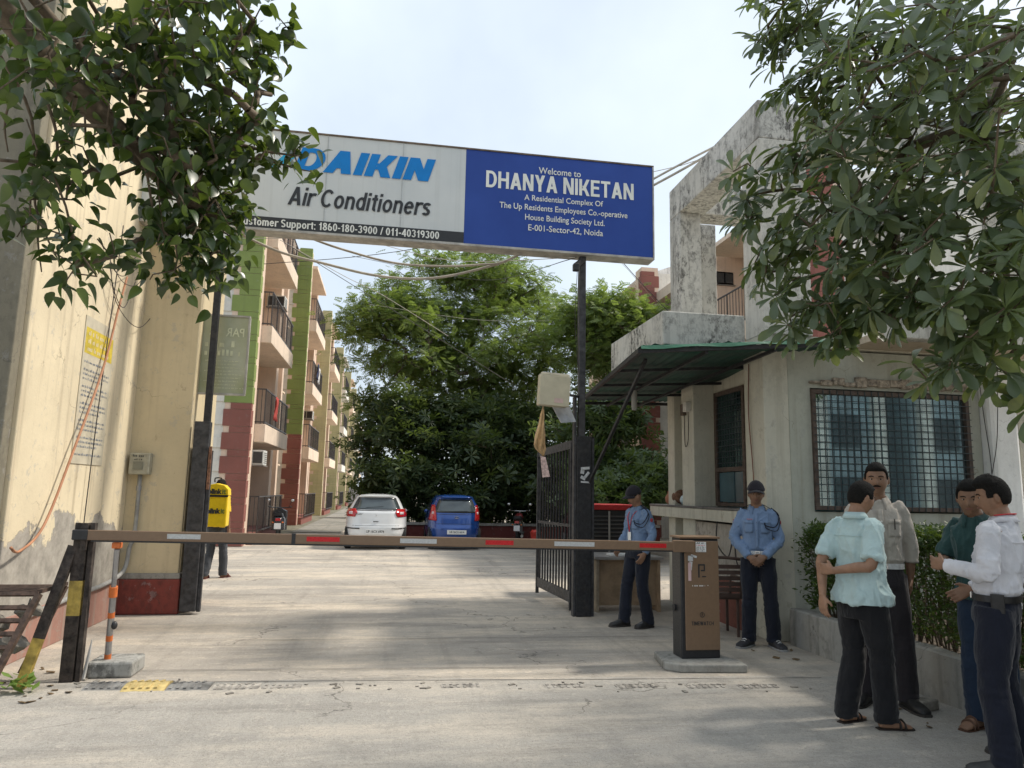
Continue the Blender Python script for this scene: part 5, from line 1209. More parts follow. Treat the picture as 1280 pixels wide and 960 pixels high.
for q in cl:
    out = (q - V(6.2, 4.4, 2.6)).normalized(); ax = (out * .7 + V(rn.gauss(0, .3), rn.gauss(0, .3), rn.uniform(-.15, .9))).normalized()
    n = rn.randint(8, 14); e1 = ax.orthogonal().normalized(); e2 = ax.cross(e1); a0 = rn.uniform(0, 6)
    for k in range(n):
        a = a0 + 2.4 * k; rad = e1 * math.cos(a) + e2 * math.sin(a); el = rn.uniform(.05, .75); d = (rad + ax * el + V(0, 0, rn.uniform(-.55, -.05))).normalized()
        mats.append(frame(d, ax + V(rn.gauss(0, .25), rn.gauss(0, .25), .3), q + rad * .008 + ax * rn.uniform(-.035, .01), rn.uniform(.65, 1.15)))
leaves(tpl, mats, LM, RT)
bf = MB(); p0 = DIST(1045, 166, 4.95)
for k in range(9): a = k * .7; bf.add([p0, p0 + V(.01 * math.cos(a) - .004, .01 * math.sin(a), .02), p0 + V(.05 * math.cos(a), .05 * math.sin(a), .035), p0 + V(.01 * math.cos(a) + .006, .01 * math.sin(a), .015)], [(0, 1, 2, 3)])
bf.build('blossom', mat('dull red blossom', (.22, .06, .03), .7), RT, fix=False)
# ---- left foreground peepal branches
rn = random.Random(5)
LT_ = thing('peepal_tree', 'heart leaved tree drooping over the cream wall and the left of the sign', 'tree', (-4.0, 4.4, 0))
cl = []
for (x, y, D, r, n) in ((30, 30, 3.5, .42, 12), (110, 40, 3.6, .42, 30), (200, 30, 3.8, .45, 46), (270, 40, 3.9, .36, 42), (315, 60, 4.0, .12, 12), (120, 120, 3.6, .34, 20), (215, 120, 3.8, .38, 36), (275, 130, 3.9, .28, 34), (180, 190, 3.7, .30, 16), (240, 205, 3.8, .28, 32), (280, 220, 3.9, .17, 16),
                        (230, 275, 3.8, .25, 28), (270, 300, 3.8, .14, 12), (210, 320, 3.8, .14, 9), (250, 335, 3.8, .13, 10), (340, 190, 4.0, .10, 6), (372, 200, 4.05, .10, 5), (350, 20, 4.0, .06, 3), (300, 270, 3.9, .07, 4),
                        (70, 250, 3.5, .26, 12), (100, 300, 3.5, .18, 8), (60, 190, 3.4, .16, 5), (85, 345, 3.6, .06, 2), (110, 340, 3.5, .08, 3), (40, 110, 3.3, .2, 5)):
    cl += in_ell(DIST(x, y, D), (r * 1.0, r * 1.3, r), rn, n)
cl += [q for q in in_ell((-3.2, 3.4, 4.9), (1.6, 1.7, .9), rn, 130) if not seen(q)] + [q for q in in_ell((-1.5, 3.4, 5.2), (1.3, 1.5, .6), rn, 70) if not seen(q)]
b = MB(); tp = [V(-4.0, 4.4, 0), V(-4.0, 4.35, 1.6), V(-3.8, 4.2, 2.8), V(-3.3, 4.0, 3.6)]
b.tube(tp, [.2, .17, .14, .10], 12); b.build('trunk', BARK, LT_, smooth=True)
b = MB()
limb = [DIST(-40, -40, 3.5), DIST(45, 60, 3.5), DIST(110, 130, 3.6), DIST(200, 215, 3.75), DIST(270, 270, 3.85)]
st_n = trunk_nodes(tp + [V(-2.7, 3.6, 3.7)] + limb)
skeleton(b, st_n, cl, .055, .30, .10, .0028, rn, .05)
b.tube(limb, [.035, .03, .024, .016, .008], 8, smooth=3)
lb2 = [DIST(20, -30, 3.7), DIST(100, 60, 3.7), DIST(190, 110, 3.8), DIST(300, 180, 3.95), DIST(375, 195, 4.05)]; b.tube(lb2, [.025, .02, .014, .009, .004], 8, smooth=3)
for (x0, y0, x1, y1) in ((0, 70, 75, 330), (205, -10, 206, 300), (130, 160, 240, 320), (20, 20, 10, 190), (0, 200, 95, 250), (60, 130, 52, 340)):
    a, c = DIST(x0, y0, 3.6), DIST(x1, y1, 3.7); b.tube([a, a.lerp(c, .3) + V(.04, 0, .03), a.lerp(c, .65) + V(-.04, .05, -.02), c], [.007, .006, .005, .003], 6, smooth=4)
b.build('branches', TWIG, LT_, smooth=True)
LM2 = leafmat('peepal leaf green', (.014, .032, .013), (.040, .078, .024), (.13, .20, .04), .28, .30, .6)
tpl2 = leaf_t(.088, .052, 'heart', .10, .12); mats = []
for q in cl:
    for k in range(rn.randint(4, 8)):
        a = rn.uniform(0, 6.3); d = V(math.cos(a) * .75, math.sin(a) * .75, rn.uniform(-1.3, .15)); o = V(rn.gauss(0, .05), rn.gauss(0, .05), rn.gauss(0, .05))
        mats.append(frame(d, V(rn.gauss(0, .6), rn.gauss(0, .6), 1), q + o, rn.uniform(.6, 1.12)))
leaves(tpl2, mats, LM2, LT_)
# ---- big feathery tree in the yard
def leaf_frond(L=.32, n=5):
    v = []; f = []
    for i in range(n):
        t = (i + .6) / n
        for s in (-1, 1):
            k = len(v); a = V(0, t * L, -.10 * t * t * L); d = V(s * .8, .55, -.12).normalized() * (.135 * (1.15 - t * .55)); w = V(-d.y, d.x, 0).normalized() * .026
            v += [tuple(a), tuple(a + d * .5 + w), tuple(a + d), tuple(a + d * .5 - w)]; f.append((k, k + 1, k + 2, k + 3))
    return np.array(v), f
def yard_tree(name, label, root, trunk, clumps, nclump, per, tpl, lm, r0, seed, droop=.3, spread=.45, jit=.1, sc=(.7, 1.2), hollow=.35, tilt=.9, clump=.30):
    rn = random.Random(seed); t = thing(name, label, 'tree', root)
    tips = []
    for c, r, wgt in clumps:
        n = int(nclump * wgt); sub = in_ell(c, r, rn, max(2, n // 7), hollow)
        for i in range(n): q = sub[i % len(sub)]; tips.append(q + V(rn.gauss(0, 1), rn.gauss(0, 1), rn.gauss(0, .6)) * clump)
    tp = [Vector(p) for p in trunk]; b = MB(); rr = [r0 * (1 - .25 * i / (len(tp) - 1)) for i in range(len(tp))]; b.tube(tp, rr, 12, smooth=3); b.build('trunk', BARK, t, smooth=True)
    b = MB(); skeleton(b, trunk_nodes(tp), tips, r0 * .72, .9, jit, .008, rn, -.03); b.build('branches', BARK, t, smooth=True)
    mats = []
    for q in tips:
        for k in range(per):
            o = V(rn.gauss(0, 1), rn.gauss(0, 1), rn.gauss(0, .6)) * spread
            d = V(rn.gauss(0, 1), rn.gauss(0, 1), rn.uniform(-.2, .5) - droop) + o.normalized() * .8
            mats.append(frame(d, V(rn.gauss(0, tilt), rn.gauss(0, tilt), 1), q + o, rn.uniform(*sc)))
    scatter(tpl, mats, 'crown', lm, t, 'stuff'); return t
NM = leafmat('neem green', (.11, .165, .05), (.22, .28, .10), None, .48, .5, .3)
A = lambda x, y, Y: AT(x, y, Y)
cl = []
for (x, y, Y, r, w) in ((605, 345, 27, 1.9, 1.0), (640, 358, 27.5, 1.4, .65), (560, 345, 27, 1.2, .5), (500, 395, 26, 1.5, .9), (470, 410, 26, 1.0, .45), (550, 420, 27, 1.7, 1), (620, 420, 26, 2.0, 1.2), (680, 420, 27, 1.6, .85),
                        (500, 470, 26, 1.5, .8), (560, 480, 26.5, 1.6, .8), (460, 395, 26.5, .7, .25), (520, 375, 27, 1.0, .4), (650, 480, 27, 1.4, .4), (700, 465, 27.5, 1.2, .35), (600, 500, 26, 1.1, .35), (465, 450, 26, .35, .07)):
    cl.append((A(x, y, Y), (r, r, r * .7), w))
root = A(606, 655, 27); root.z = 0
yard_tree('neem_tree', 'tall feathery green tree in the middle behind the parked cars', root, [root, root + V(.1, 0, 1.6), root + V(0, 0, 3.0), root + V(.3, 0, 4.2)], cl, 66, 22, leaf_frond(), NM, .30, 3, sc=(.7, 1.2), spread=.30, clump=.42)
cl = [(A(775, 400, 23), (1.1, 1.2, .75), 1), (A(790, 440, 23), (.9, 1.2, .9), .8), (A(745, 405, 23), (.8, 1, .7), .6), (A(765, 372, 23), (.6, .7, .35), .3), (A(745, 465, 23), (.8, 1.2, .7), .45), (A(812, 405, 23), (.35, .5, .45), .15), (A(715, 430, 23.5), (1.0, 1.2, .8), .5)]
root = A(775, 670, 23); root.z = 0
yard_tree('neem_tree', 'second feathery tree behind the right sign post above the awning', root, [root, root + V(0, 0, 2.0), root + V(.2, 0, 3.4)], cl, 55, 24, leaf_frond(.28), NM, .18, 9, sc=(.7, 1.1), spread=.30)
# ---- dark lower trees
DK = leafmat('dark shrub green', (.036, .062, .032), (.085, .118, .058), (.15, .18, .08), .34, .45, .4)
DK2 = leafmat('shrub green', (.038, .068, .026), (.08, .12, .05), None, .3, .45, .4)
def whorl(L, W, n, kind='obovate', el=.35):
    v0, f0 = leaf_t(L, W, kind, .1, .2); V_ = []; F_ = []
    for k in range(n):
        a = 2.4 * k; c, s = math.cos(a), math.sin(a); e = el * (1 - .7 * k / n)
        for x, y, z in v0: yy = y * math.cos(e) - z * math.sin(e); zz = y * math.sin(e) + z * math.cos(e); V_.append((x * c - yy * s, x * s + yy * c, zz))
        F_ += [tuple(i + k * len(v0) for i in q) for q in f0]
    return np.array(V_), F_
WT = whorl(.30, .085, 7); WS = whorl(.20, .07, 6, 'small')
def shrub(name, label, x, clumps, n, tplt, lm, seed, Y, r0=.12, sc=(.7, 1.2), per=9, spread=.28):
    root = A(x, 655, Y); root.z = 0; h = min(c[0].z for c in clumps)
    return yard_tree(name, label, root, [root, root + V(.05, 0, h * .35), root + V(-.05, 0, h * .7)], clumps, n, per, tplt, lm, r0, seed, .1, spread, .12, sc)
E_ = lambda x, y, Y, rx, rz, w=1.0: (A(x, y, Y), (rx, rx, rz), w)
shrub('shrub_tree', 'dark dense bushy tree behind the grey cabin at the left end of the hedge', 455, [E_(478, 565, 25.5, 1.0, 1.2), E_(462, 600, 25.5, .55, .6, .35), E_(470, 530, 25.5, .6, .7, .5), E_(500, 610, 25.2, .8, .8, .6)], 55, WS, DK, 31, 25.5)
shrub('shrub_tree', 'dark frangipani like tree with long leaves behind the white car', 505, [E_(520, 530, 24.6, 1.5, 1.2), E_(520, 590, 24.4, 1.3, 1.0), E_(500, 515, 24.8, .9, .7, .5), E_(560, 560, 24.6, 1.0, 1.2, .8)], 64, WT, DK, 32, 24.8)
shrub('shrub_tree', 'dark bushy tree behind the blue car under the tall feathery tree', 590, [E_(600, 570, 24.4, 1.6, 1.4), E_(590, 530, 25.0, 1.2, .9), E_(635, 555, 24.6, 1.2, 1.3), E_(600, 625, 24.2, 1.6, .5, .5)], 70, WT, DK, 33, 24.6)
shrub('shrub_tree', 'dark shrub tree directly behind the motorbike and the barred gate leaf', 668, [E_(668, 560, 24.4, 1.3, 1.5), E_(665, 530, 24.6, 1.1, .9, .8), E_(700, 600, 24.2, 1.1, 1.0), E_(655, 620, 24.2, 1.1, .6, .6)], 66, WT, DK, 34, 24.4)
shrub('shrub_tree', 'large leaved shrub tree seen under the awning right of the gate post', 772, [E_(760, 540, 19, .7, .7), E_(748, 560, 19, .75, .8), E_(788, 590, 19, .55, .5), E_(768, 602, 19, 1.0, .42), E_(760, 515, 19, .5, .4, .4)], 50, WT, DK2, 35, 19, sc=(.6, 1.0))
shrub('shrub_tree', 'low feathery shrub behind the guard and the air cooler', 790, [E_(790, 615, 17, .9, .42), E_(760, 620, 17, .7, .4), E_(815, 600, 17, .5, .5, .5)], 60, WS, DK2, 36, 17, .06)
# low hedge row in front of the maroon wall
rn = random.Random(8); hg = thing('hedge', 'dark hedge filling the foot of the trees above the low maroon wall', 'hedge', (4, 24.3, 0)); mats = []
for i in range(3800):
    x = rn.uniform(-.9, 9); z = rn.uniform(.05, 1.75) + .25 * math.sin(x * 2.3); y = 24.3 + rn.gauss(0, .35)
    mats.append(frame(V(rn.gauss(0, 1), rn.gauss(0, 1) - .5, rn.uniform(-.2, 1)), V(rn.gauss(0, .5), -.5, 1), (x, y, z), rn.uniform(.8, 1.4)))
scatter(whorl(.17, .06, 5, 'small'), mats, 'foliage', leafmat('dark shrub green', None, None), hg, 'stuff')
b = MB(); 
for i in range(60): x = -.8 + i * .16; b.tube([(x, 24.3, 0), (x + rn.gauss(0, .08), 24.3, .8), (x + rn.gauss(0, .15), 24.3, 1.4)], [.02, .015, .006], 5)
b.build('stems', TWIG, hg)
# ---- planter hedge
hg = thing('hedge', 'clipped leafy hedge growing in the planter under the barred gatehouse window', 'hedge', (5, 6, .3))
HM = leafmat('hedge leaf', (.030, .060, .018), (.08, .135, .035), (.15, .23, .05), .3, .4, .4); mats = []; rn = random.Random(77)
for i in range(38000):
    y = rn.uniform(2.2, 7.52); e = rn.random() ** .35
    top_ = 1.30 + .07 * noise.noise(V(y * 1.6, 3, 0)) + .05 * noise.noise(V(y * 6, 1, 0))
    fx_ = 4.52 + .07 * noise.noise(V(y * 2.2, 7, 2))
    if rn.random() < .45: x = fx_ + .10 * (1 - e) * 4 + rn.uniform(0, .1); z = rn.uniform(.42, top_ - .05) + 0
    else: x = fx_ + rn.uniform(.03, .75); z = top_ - .25 * (1 - e) + rn.gauss(0, .03)
    
    if x < fx_ + .14 and z > top_ - .12 and rn.random() < .6: continue
    x -= .10 * math.sin(max(0, z - .4) * 1.6) * rn.random(); x += .12 * noise.noise(V(x * 3, y * 5, z * 5))
    mats.append(frame(V(rn.gauss(0, .8) - .45, rn.gauss(0, .8), rn.uniform(-.2, 1.3)), V(rn.gauss(0, .5) - .3, rn.gauss(0, .5), 1), (x, y, z), rn.uniform(.7, 1.3)))
scatter(leaf_t(.052, .024, 'small', .12, .15), mats, 'foliage', HM, hg, 'stuff')
b = MB()
for i in range(120):
    y = rn.uniform(2.3, 7.4); x = rn.uniform(4.68, 5.05); q = V(x, y, .3)
    for k in range(3): b.tube([q, q + V(rn.gauss(-.04, .06), rn.gauss(0, .06), .35), q + V(rn.gauss(-.10, .12), rn.gauss(0, .14), rn.uniform(.6, .95))], [.009, .006, .003], 5)
b.build('stems', TWIG, hg)
# ============================================================ PEOPLE
def superring(c, ax, ay, rx, ry, n=20, e=2.4):
    out = []
    for j in range(n):
        a = 2 * PI * j / n; cx, sx = math.cos(a), math.sin(a)
        out.append(c + ax * (math.copysign(abs(cx) ** (2 / e), cx) * rx) + ay * (math.copysign(abs(sx) ** (2 / e), sx) * ry))
    return out
def headpt(d, off=0.0, hair=None):
    dx, dy, dz = d; x, y, z = .077 * dx, .094 * dy, .120 * dz
    if dz < 0:
        k = -dz; x *= 1 - .28 * k ** 1.6
        y *= (1 - .42 * k ** 1.2) if dy > 0 else (1 - .04 * k)
    if dy < 0:
        G = lambda a, w: math.exp(-(a / w) ** 2); fr = min(1, -dy * 1.6)
        o = .019 * G(dx, .13) * G(dz + .12, .17) + .012 * G(dx, .14) * G(dz + .24, .075) + .005 * G(dz - .22, .07) * G(dx, .5) - .010 * G(abs(dx) - .38, .15) * G(dz - .08, .09)
        o += .004 * G(abs(dx) - .5, .2) * G(dz + .2, .16) + .007 * G(dx, .24) * G(dz + .46, .05) - .003 * G(dx, .28) * G(dz + .56, .03) + .004 * G(dx, .22) * G(dz + .60, .04) + .009 * G(dx, .25) * G(dz + .84, .12)
        y -= o * fr
    p = V(x, y, z)
    if off or hair is not None:
        n_ = V(d[0], d[1], d[2]).normalized(); p = p + n_ * (off if hair is None else hair(d))
    return p
def headloft(b, M, off=0.0, hair=None, n=36, m=30):
    rings = []
    for i in range(1, m):
        a = PI * i / m; rings.append([M @ headpt((math.sin(a) * math.cos(2 * PI * j / n), math.sin(a) * math.sin(2 * PI * j / n), math.cos(a)), off, hair) for j in range(n)])
    b.loft(rings)
def hand(b, w, d, th, pn, curl=.35, spread=.0, k=1.0):
    w, d = Vector(w), Vector(d).normalized(); pn = Vector(pn); pn = (pn - d * pn.dot(d)).normalized(); ac = d.cross(pn); ac = ac if ac.dot(Vector(th)) > 0 else -ac
    rings = []
    for t, rx, ry in ((-.02, .024, .020), (.01, .026, .019), (.035, .036, .017), (.065, .041, .015), (.092, .040, .012), (.100, .034, .008)): rings.append(superring(w + d * t * k, ac, pn, rx * k, ry * k, 14, 2.6))
    b.loft(rings)
    for i, (o, L) in enumerate(((.031, .072), (.0105, .080), (-.0105, .074), (-.031, .058))):
        p = w + d * .088 * k + ac * o * k; ang = curl * (.55 + .12 * i); dr = (d + ac * o * spread * 8).normalized(); pts = [p - dr * .012 * k]; pts.append(p)
        for s_ in (.42, .33, .27):
            dr = (dr * math.cos(ang) + pn * math.sin(ang)).normalized() if True else dr
            p = p + dr * L * s_ * k; pts.append(p); ang = curl
        b.tube(pts, [.0095 * k, .0098 * k, .0090 * k, .0083 * k, .0066 * k], 8)
    p = w + d * .022 * k + ac * .026 * k; dr = (d * .70 + ac * .72 + pn * .30).normalized(); q = p + dr * .042 * k; dr2 = (d * .9 + ac * .25 + pn * .5).normalized()
    b.tube([p - dr * .01, p, q, q + dr2 * .028 * k], [.014 * k, .0135 * k, .0108 * k, .0078 * k], 8)
def union(b, name, m_, par, vox, it=3, disp=None, T=None):
    me = bpy.data.meshes.new('t'); me.from_pydata([tuple(p) for p in b.v], [], b.f)
    import bmesh
    bb = bmesh.new(); bb.from_mesh(me); bmesh.ops.recalc_face_normals(bb, faces=bb.faces); bb.to_mesh(me); bb.free()
    o = bpy.data.objects.new('t', me); COL.objects.link(o)
    r = o.modifiers.new('r', 'REMESH'); r.mode = 'VOXEL'; r.voxel_size = vox; r.use_smooth_shade = True
    if it: sm = o.modifiers.new('s', 'SMOOTH'); sm.factor = .5; sm.iterations = it
    me2 = bpy.data.meshes.new_from_object(o.evaluated_get(bpy.context.evaluated_depsgraph_get())); me2.name = name
    bpy.data.objects.remove(o); bpy.data.meshes.remove(me)
    if disp:
        n = len(me2.vertices); no = [Vector(v.normal) for v in me2.vertices]
        for v, q in zip(me2.vertices, no): v.co += q * disp(v.co)
    if T is not None: me2.transform(T)
    me2.materials.clear()
    if par is not None: me2.transform(wm(par).inverted())
    return link(name, me2, m_, par, smooth=True)
SKIN = {}
def skin(k):
    if k not in SKIN:
        t = NT('skin tone'); c0 = (.285 * k, .160 * k, .100 * k); p = t.P(obj=True); c = t.mix(t.noise(p, 14, 5), mul(c0, .84), mul(c0, 1.12)); t.bump(t.noise(p, 160, 4), .15, .001)
        t.b.inputs['Subsurface Weight'].default_value = .08; t.b.inputs['Subsurface Radius'].default_value = (.02, .008, .004); SKIN[k] = t.done(c, .5, 0, .4)
    return SKIN[k]
HAIRM = mat('black hair', (.009, .008, .007), .8, .4, 90, bump=1.0, bs=220, dist=.003, obj=True, spec=.2)
EYEW = mat('eye white', (.34, .29, .25), .3, .05); IRIS = mat('dark iris', (.02, .012, .008), .2); LIPM = mat('lip', (.20, .085, .065), .5)
def person(label, loc, rz, h, pose, fit, seed=0, vox=.0055):
    t = thing('person', label, 'person', loc, rz); s = h / 1.72
    T = wm(t) @ Matrix.Scale(s, 4); g = lambda k, d: Vector(pose.get(k, d)); rnd_ = random.Random(seed)
    w = fit.get('bulk', 1.0)
    pel = g('pel', (0, 0, .93)); che = g('che', (0, .0, 1.26)); nb_ = g('neck', (0, .015, 1.445)); hc = g('head', (0, -.025, 1.60))
    J = {}
    for k, sx_ in (('l', 1), ('r', -1)):
        J[k + 'sh'] = g(k + 'sh', (sx_ * .150 * w, .01, 1.378)); J[k + 'el'] = g(k + 'el', (sx_ * .198, .03, 1.12)); J[k + 'wr'] = g(k + 'wr', (sx_ * .208, -.03, .875))
        J[k + 'hp'] = g(k + 'hp', (sx_ * .088, .0, .90)); J[k + 'kn'] = g(k + 'kn', (sx_ * .098, -.015, .49)); J[k + 'an'] = g(k + 'an', (sx_ * .105, .02, .085))
    HR = Euler(pose.get('hrot', (0, 0, 0))).to_matrix().to_4x4(); HM_ = Matrix.Translation(hc) @ HR
    def spine(z):                                              # centre line from pelvis to neck
        pts = [pel, che, nb_]
        if z <= che.z: q = pel.lerp(che, (z - pel.z) / (che.z - pel.z))
        else: q = che.lerp(nb_, (z - che.z) / (nb_.z - che.z))
        return V(q.x, q.y, z)
    sax = J['lsh'] - J['rsh']; sax.z = 0; sax.normalize(); hax = J['lhp'] - J['rhp']; hax.z = 0; hax.normalize()
    def axes(z): a = hax.lerp(sax, max(0, min(1, (z - .95) / .4))).normalized(); return a, V(-a.y, a.x, 0)
    # --- body: one continuous surface, slimmer under the clothes
    b = MB(); headloft(b, HM_)
    for sx_ in (-1, 1): b.ell(HM_ @ V(sx_ * .078, .012, -.004), (.009, .020, .033), (HR @ Euler((0, 0, sx_ * .35)).to_matrix().to_4x4()).to_3x3(), 10, 8)
    b.tube([nb_ + V(0, 0, -.06), nb_ + V(0, 0, .02), HM_ @ V(0, .018, -.075)], [.070, .058, .054], 14)
    b.loft([superring(spine(z), *axes(z), rx * w, ry * w) for z, rx, ry in ((.86, .12, .085), (.98, .125, .09), (1.12, .125, .09), (1.28, .145, .095), (1.38, .14, .08), (1.44, .075, .06))])
    for k in 'lr':
        b.tube([J[k + 'sh'], J[k + 'sh'].lerp(J[k + 'el'], .5), J[k + 'el'], J[k + 'el'].lerp(J[k + 'wr'], .3), J[k + 'wr']], [.050 * w, .046 * w, .038, .038, .0255], 12, smooth=3)
        b.tube([J[k + 'hp'], J[k + 'kn'], J[k + 'kn'].lerp(J[k + 'an'], .35), J[k + 'an']], [.075, .052, .050, .034], 12, smooth=3)
        hd_ = pose.get(k + 'hand', {}); d0 = (J[k + 'wr'] - J[k + 'el']).normalized()
        hand(b, J[k + 'wr'], hd_.get('d', d0 + V(0, -.15, 0)), hd_.get('th', (0, -1, 0)), hd_.get('pn', (-1 if k == 'l' else 1, 0, 0)), hd_.get('curl', .38), hd_.get('spread', .3))
        yaw = pose.get(k + 'foot', (.25 if k == 'l' else -.25)); fd = V(math.sin(yaw), -math.cos(yaw), 0); fa = V(fd.y, -fd.x, 0); an = V(J[k + 'an'].x, J[k + 'an'].y, 0); lift = J[k + 'an'].z - .085
        def fring(tt, rx, z0, z1, n=14): return superring(an + fd * tt + V(0, 0, (z0 + z1) / 2 + lift), fa, V(0, 0, 1), rx, (z1 - z0) / 2, n, 2.8)
        b.loft([fring(-.055, .022, .02, .06), fring(-.03, .030, .012, .095), fring(.02, .032, .012, .105), fring(.08, .038, .012, .072), fring(.13, .042, .012, .045), fring(.155, .036, .012, .034)])
        for q in range(5): c = an + fd * (.150 + .02 * (1 - abs(q - 3.2) / 3.4)) + fa * (.030 - q * .015) * (-1 if k == 'l' else 1) + V(0, 0, .022 + lift); b.tube([c - fd * .03, c + fd * .01], [.0095, .0075], 7)
        # shoes or sandals
        if fit['shoe'] == 'sandal':
            so = MB(); rows = [superring(an + fd * tt + V(0, 0, .006 + lift), fa, V(0, 0, 1), rx, .010, 14, 3) for tt, rx in ((-.07, .028), (-.03, .036), (.04, .036), (.11, .048), (.165, .042), (.185, .025))]; so.loft(rows)
            so.v = [T @ Vector(p) for p in so.v]; so.build('sandal', fit['shoem'], t, smooth='auto')
            for tt, hh in ((.075, .082), (.11, .064)):
                so = MB(); so.tube([an + fd * tt + fa * .043 + V(0, 0, .012 + lift), an + fd * (tt - .005) + fa * .034 + V(0, 0, hh * .75 + lift), an + fd * (tt - .01) + V(0, 0, hh + lift), an + fd * (tt - .005) - fa * .034 + V(0, 0, hh * .75 + lift), an + fd * tt - fa * .043 + V(0, 0, .012 + lift)], .013, 8, flat=.4, smooth=3)
                so.v = [T @ Vector(p) for p in so.v]; so.build('sandal_strap', fit['shoem'], t, smooth=True)
        else:
            so = MB(); so.loft([fring(-.078, .022, .012, .07), fring(-.06, .036, .006, .100), fring(-.02, .043, .005, .115), fring(.03, .045, .005, .110), fring(.08, .050, .005, .082), fring(.13, .054, .005, .064), fring(.18, .047, .005, .052), fring(.205, .028, .008, .038)])
            so.v = [T @ Vector(p) for p in so.v]; sh_ = so.build('shoe', fit['shoem'], t, smooth=True)
            so = MB(); so.loft([superring(an + fd * tt + V(0, 0, .009 + lift), fa, V(0, 0, 1), rx, .013, 14, 3) for tt, rx in ((-.084, .022), (-.06, .040), (.0, .045), (.09, .054), (.14, .058), (.19, .048), (.212, .026))])
            so.v = [T @ Vector(p) for p in so.v]; so.build('sole', fit['solem'], sh_, smooth='auto')
            if fit.get('laces'):
                for q in range(4): so = MB(); c = an + fd * (.035 + q * .025) + V(0, 0, .110 - q * .014 + lift); so.tube([c - fa * .025, c + V(0, 0, .008), c + fa * .025], .0035, 5); so.v = [T @ Vector(p) for p in so.v]; so.build('lace', fit['laces'], sh_)
    union(b, 'body', skin(fit.get('skin', 1.0)), t, vox, 2, None, T)
    def addp(bld, name, m_, par=t, **kw):
        bld.v = [T @ Vector(p) for p in bld.v]; return bld.build(name, m_, par, **kw)
    # --- trousers
    tw = fit.get('tw', 1.0); b = MB(); top_z = fit.get('waist', 1.0) - (.06 if fit['hem'] < .93 else 0); tk = 0 if fit['hem'] < .93 else 1
    b.loft([superring(spine(z) + V(0, .0, 0), *axes(z), rx * w, ry * w, 24) for z, rx, ry in ((top_z - .17, .142, .116), (top_z - .11, .154, .120), (top_z - .05, .150, .114), (top_z, .143 + tk * fit.get('belly', 0), .104 + tk * fit.get('belly', 0)))])
    for k in 'lr':
        hp, kn, an = J[k + 'hp'], J[k + 'kn'], J[k + 'an']; cuff = an + V(0, -.005, -.035)
        b.tube([hp + V(0, 0, .02), hp.lerp(kn, .35), kn, kn.lerp(an, .5), an.lerp(kn, .05), cuff], [.093 * w * tw, .090 * w * tw, .074 * tw, .074 * tw, .073 * tw, .072 * tw], 18, smooth=4)
    def dt(p):
        q = p.z / max(.1, 1); e = .0065 * noise.noise(V(p.x * 9, p.y * 9, p.z * 7) + V(seed, 0, 0)) + .004 * noise.noise(V(p.x * 22, p.y * 22, p.z * 9 + seed))
        if p.z < .32: e += (.32 - p.z) * .030 * noise.noise(V(p.x * 10, p.y * 10, p.z * 34 + seed))
        if .40 < p.z < .60: e += .006 * noise.noise(V(p.x * 8, p.y * 8, p.z * 30 + seed))
        return e * fit.get('wr', 1.2)
    union(b, 'trousers', fit['trm'], t, .0095, 3, dt, T)
    if fit.get('belt'):
        z = top_z - .018; bb = MB(); bl = fit.get('belly', 0); bb.loft([superring(spine(zz), *axes(zz), (.157 + bl) * w, (.121 + bl) * w, 28) for zz in (z - .019, z - .012, z + .012, z + .019)]); bo = addp(bb, 'belt', fit['belt'], smooth='auto')
        a_, f_ = axes(z); c = spine(z) - f_ * (.125 + bl) * w; bk = MB()
        for (u, v_) in ((-1, 0), (1, 0), (0, -1), (0, 1)): bk.add([c + a_ * (u * .022 + i * (.022 if v_ else .003)) - f_ * j * .006 + V(0, 0, v_ * .015 + k_ * (.015 if u else .003)) for i, j, k_ in ((-1, 0, -1), (1, 0, -1), (1, 0, 1), (-1, 0, 1), (-1, 1, -1), (1, 1, -1), (1, 1, 1), (-1, 1, 1))], [(0, 1, 2, 3), (4, 5, 6, 7), (0, 1, 5, 4), (1, 2, 6, 5), (2, 3, 7, 6), (3, 0, 4, 7)])
        addp(bk, 'buckle', fit.get('buckle', CHK), bo)
    # --- shirt
    def shirt(name, m_, hem, sleeve, grow=0.0, par=t, front_open=False):
        b = MB(); bl = fit.get('belly', 0); rows = []
        base = [(hem, .180 + .17 * (fit.get('tw', 1) - 1), .146 + .16 * (fit.get('tw', 1) - 1)), (hem + .06, .176 + .15 * (fit.get('tw', 1) - 1), .142 + .14 * (fit.get('tw', 1) - 1)), (.97, .164, .132)] if hem < .93 else [(hem - .015, .138, .102), (hem + .018, .144, .108), (hem + .040, .158, .124)]
        for z, rx, ry in base + [(1.04, .152, .120), (1.13, .150, .118), (1.22, .158, .120), (1.31, .165, .115), (1.36, .152, .100), (1.405, .112, .085), (1.45, .074, .068)]:
            fat = bl * max(0, 1 - abs(z - 1.05) / .28); rows.append(superring(spine(z) - axes(z)[1] * fat * .6, *axes(z), (rx + fat * .5) * w + grow, (ry + fat) * w + grow, 28, 2.5))
        b.loft(rows)
        for k in 'lr':
            sh_, el, wr = J[k + 'sh'], J[k + 'el'], J[k + 'wr']; inn = sh_.lerp(che, .22) + V(0, 0, .03)
            if sleeve == 'short': pts = [inn, sh_, sh_.lerp(el, .45), sh_.lerp(el, .86)]; rr = [.052, .062 * w, .066 * w, .070]
            elif sleeve == 'rolled': pts = [inn, sh_, sh_.lerp(el, .5), el, el.lerp(wr, .42), el.lerp(wr, .52)]; rr = [.052, .060 * w, .060 * w, .056, .055, .053]
            else: pts = [inn, sh_, sh_.lerp(el, .5), el, el.lerp(wr, .5), el.lerp(wr, .90), wr.lerp(el, .02)]; rr = [.052, .060 * w, .060 * w, .055, .053, .047, .038]
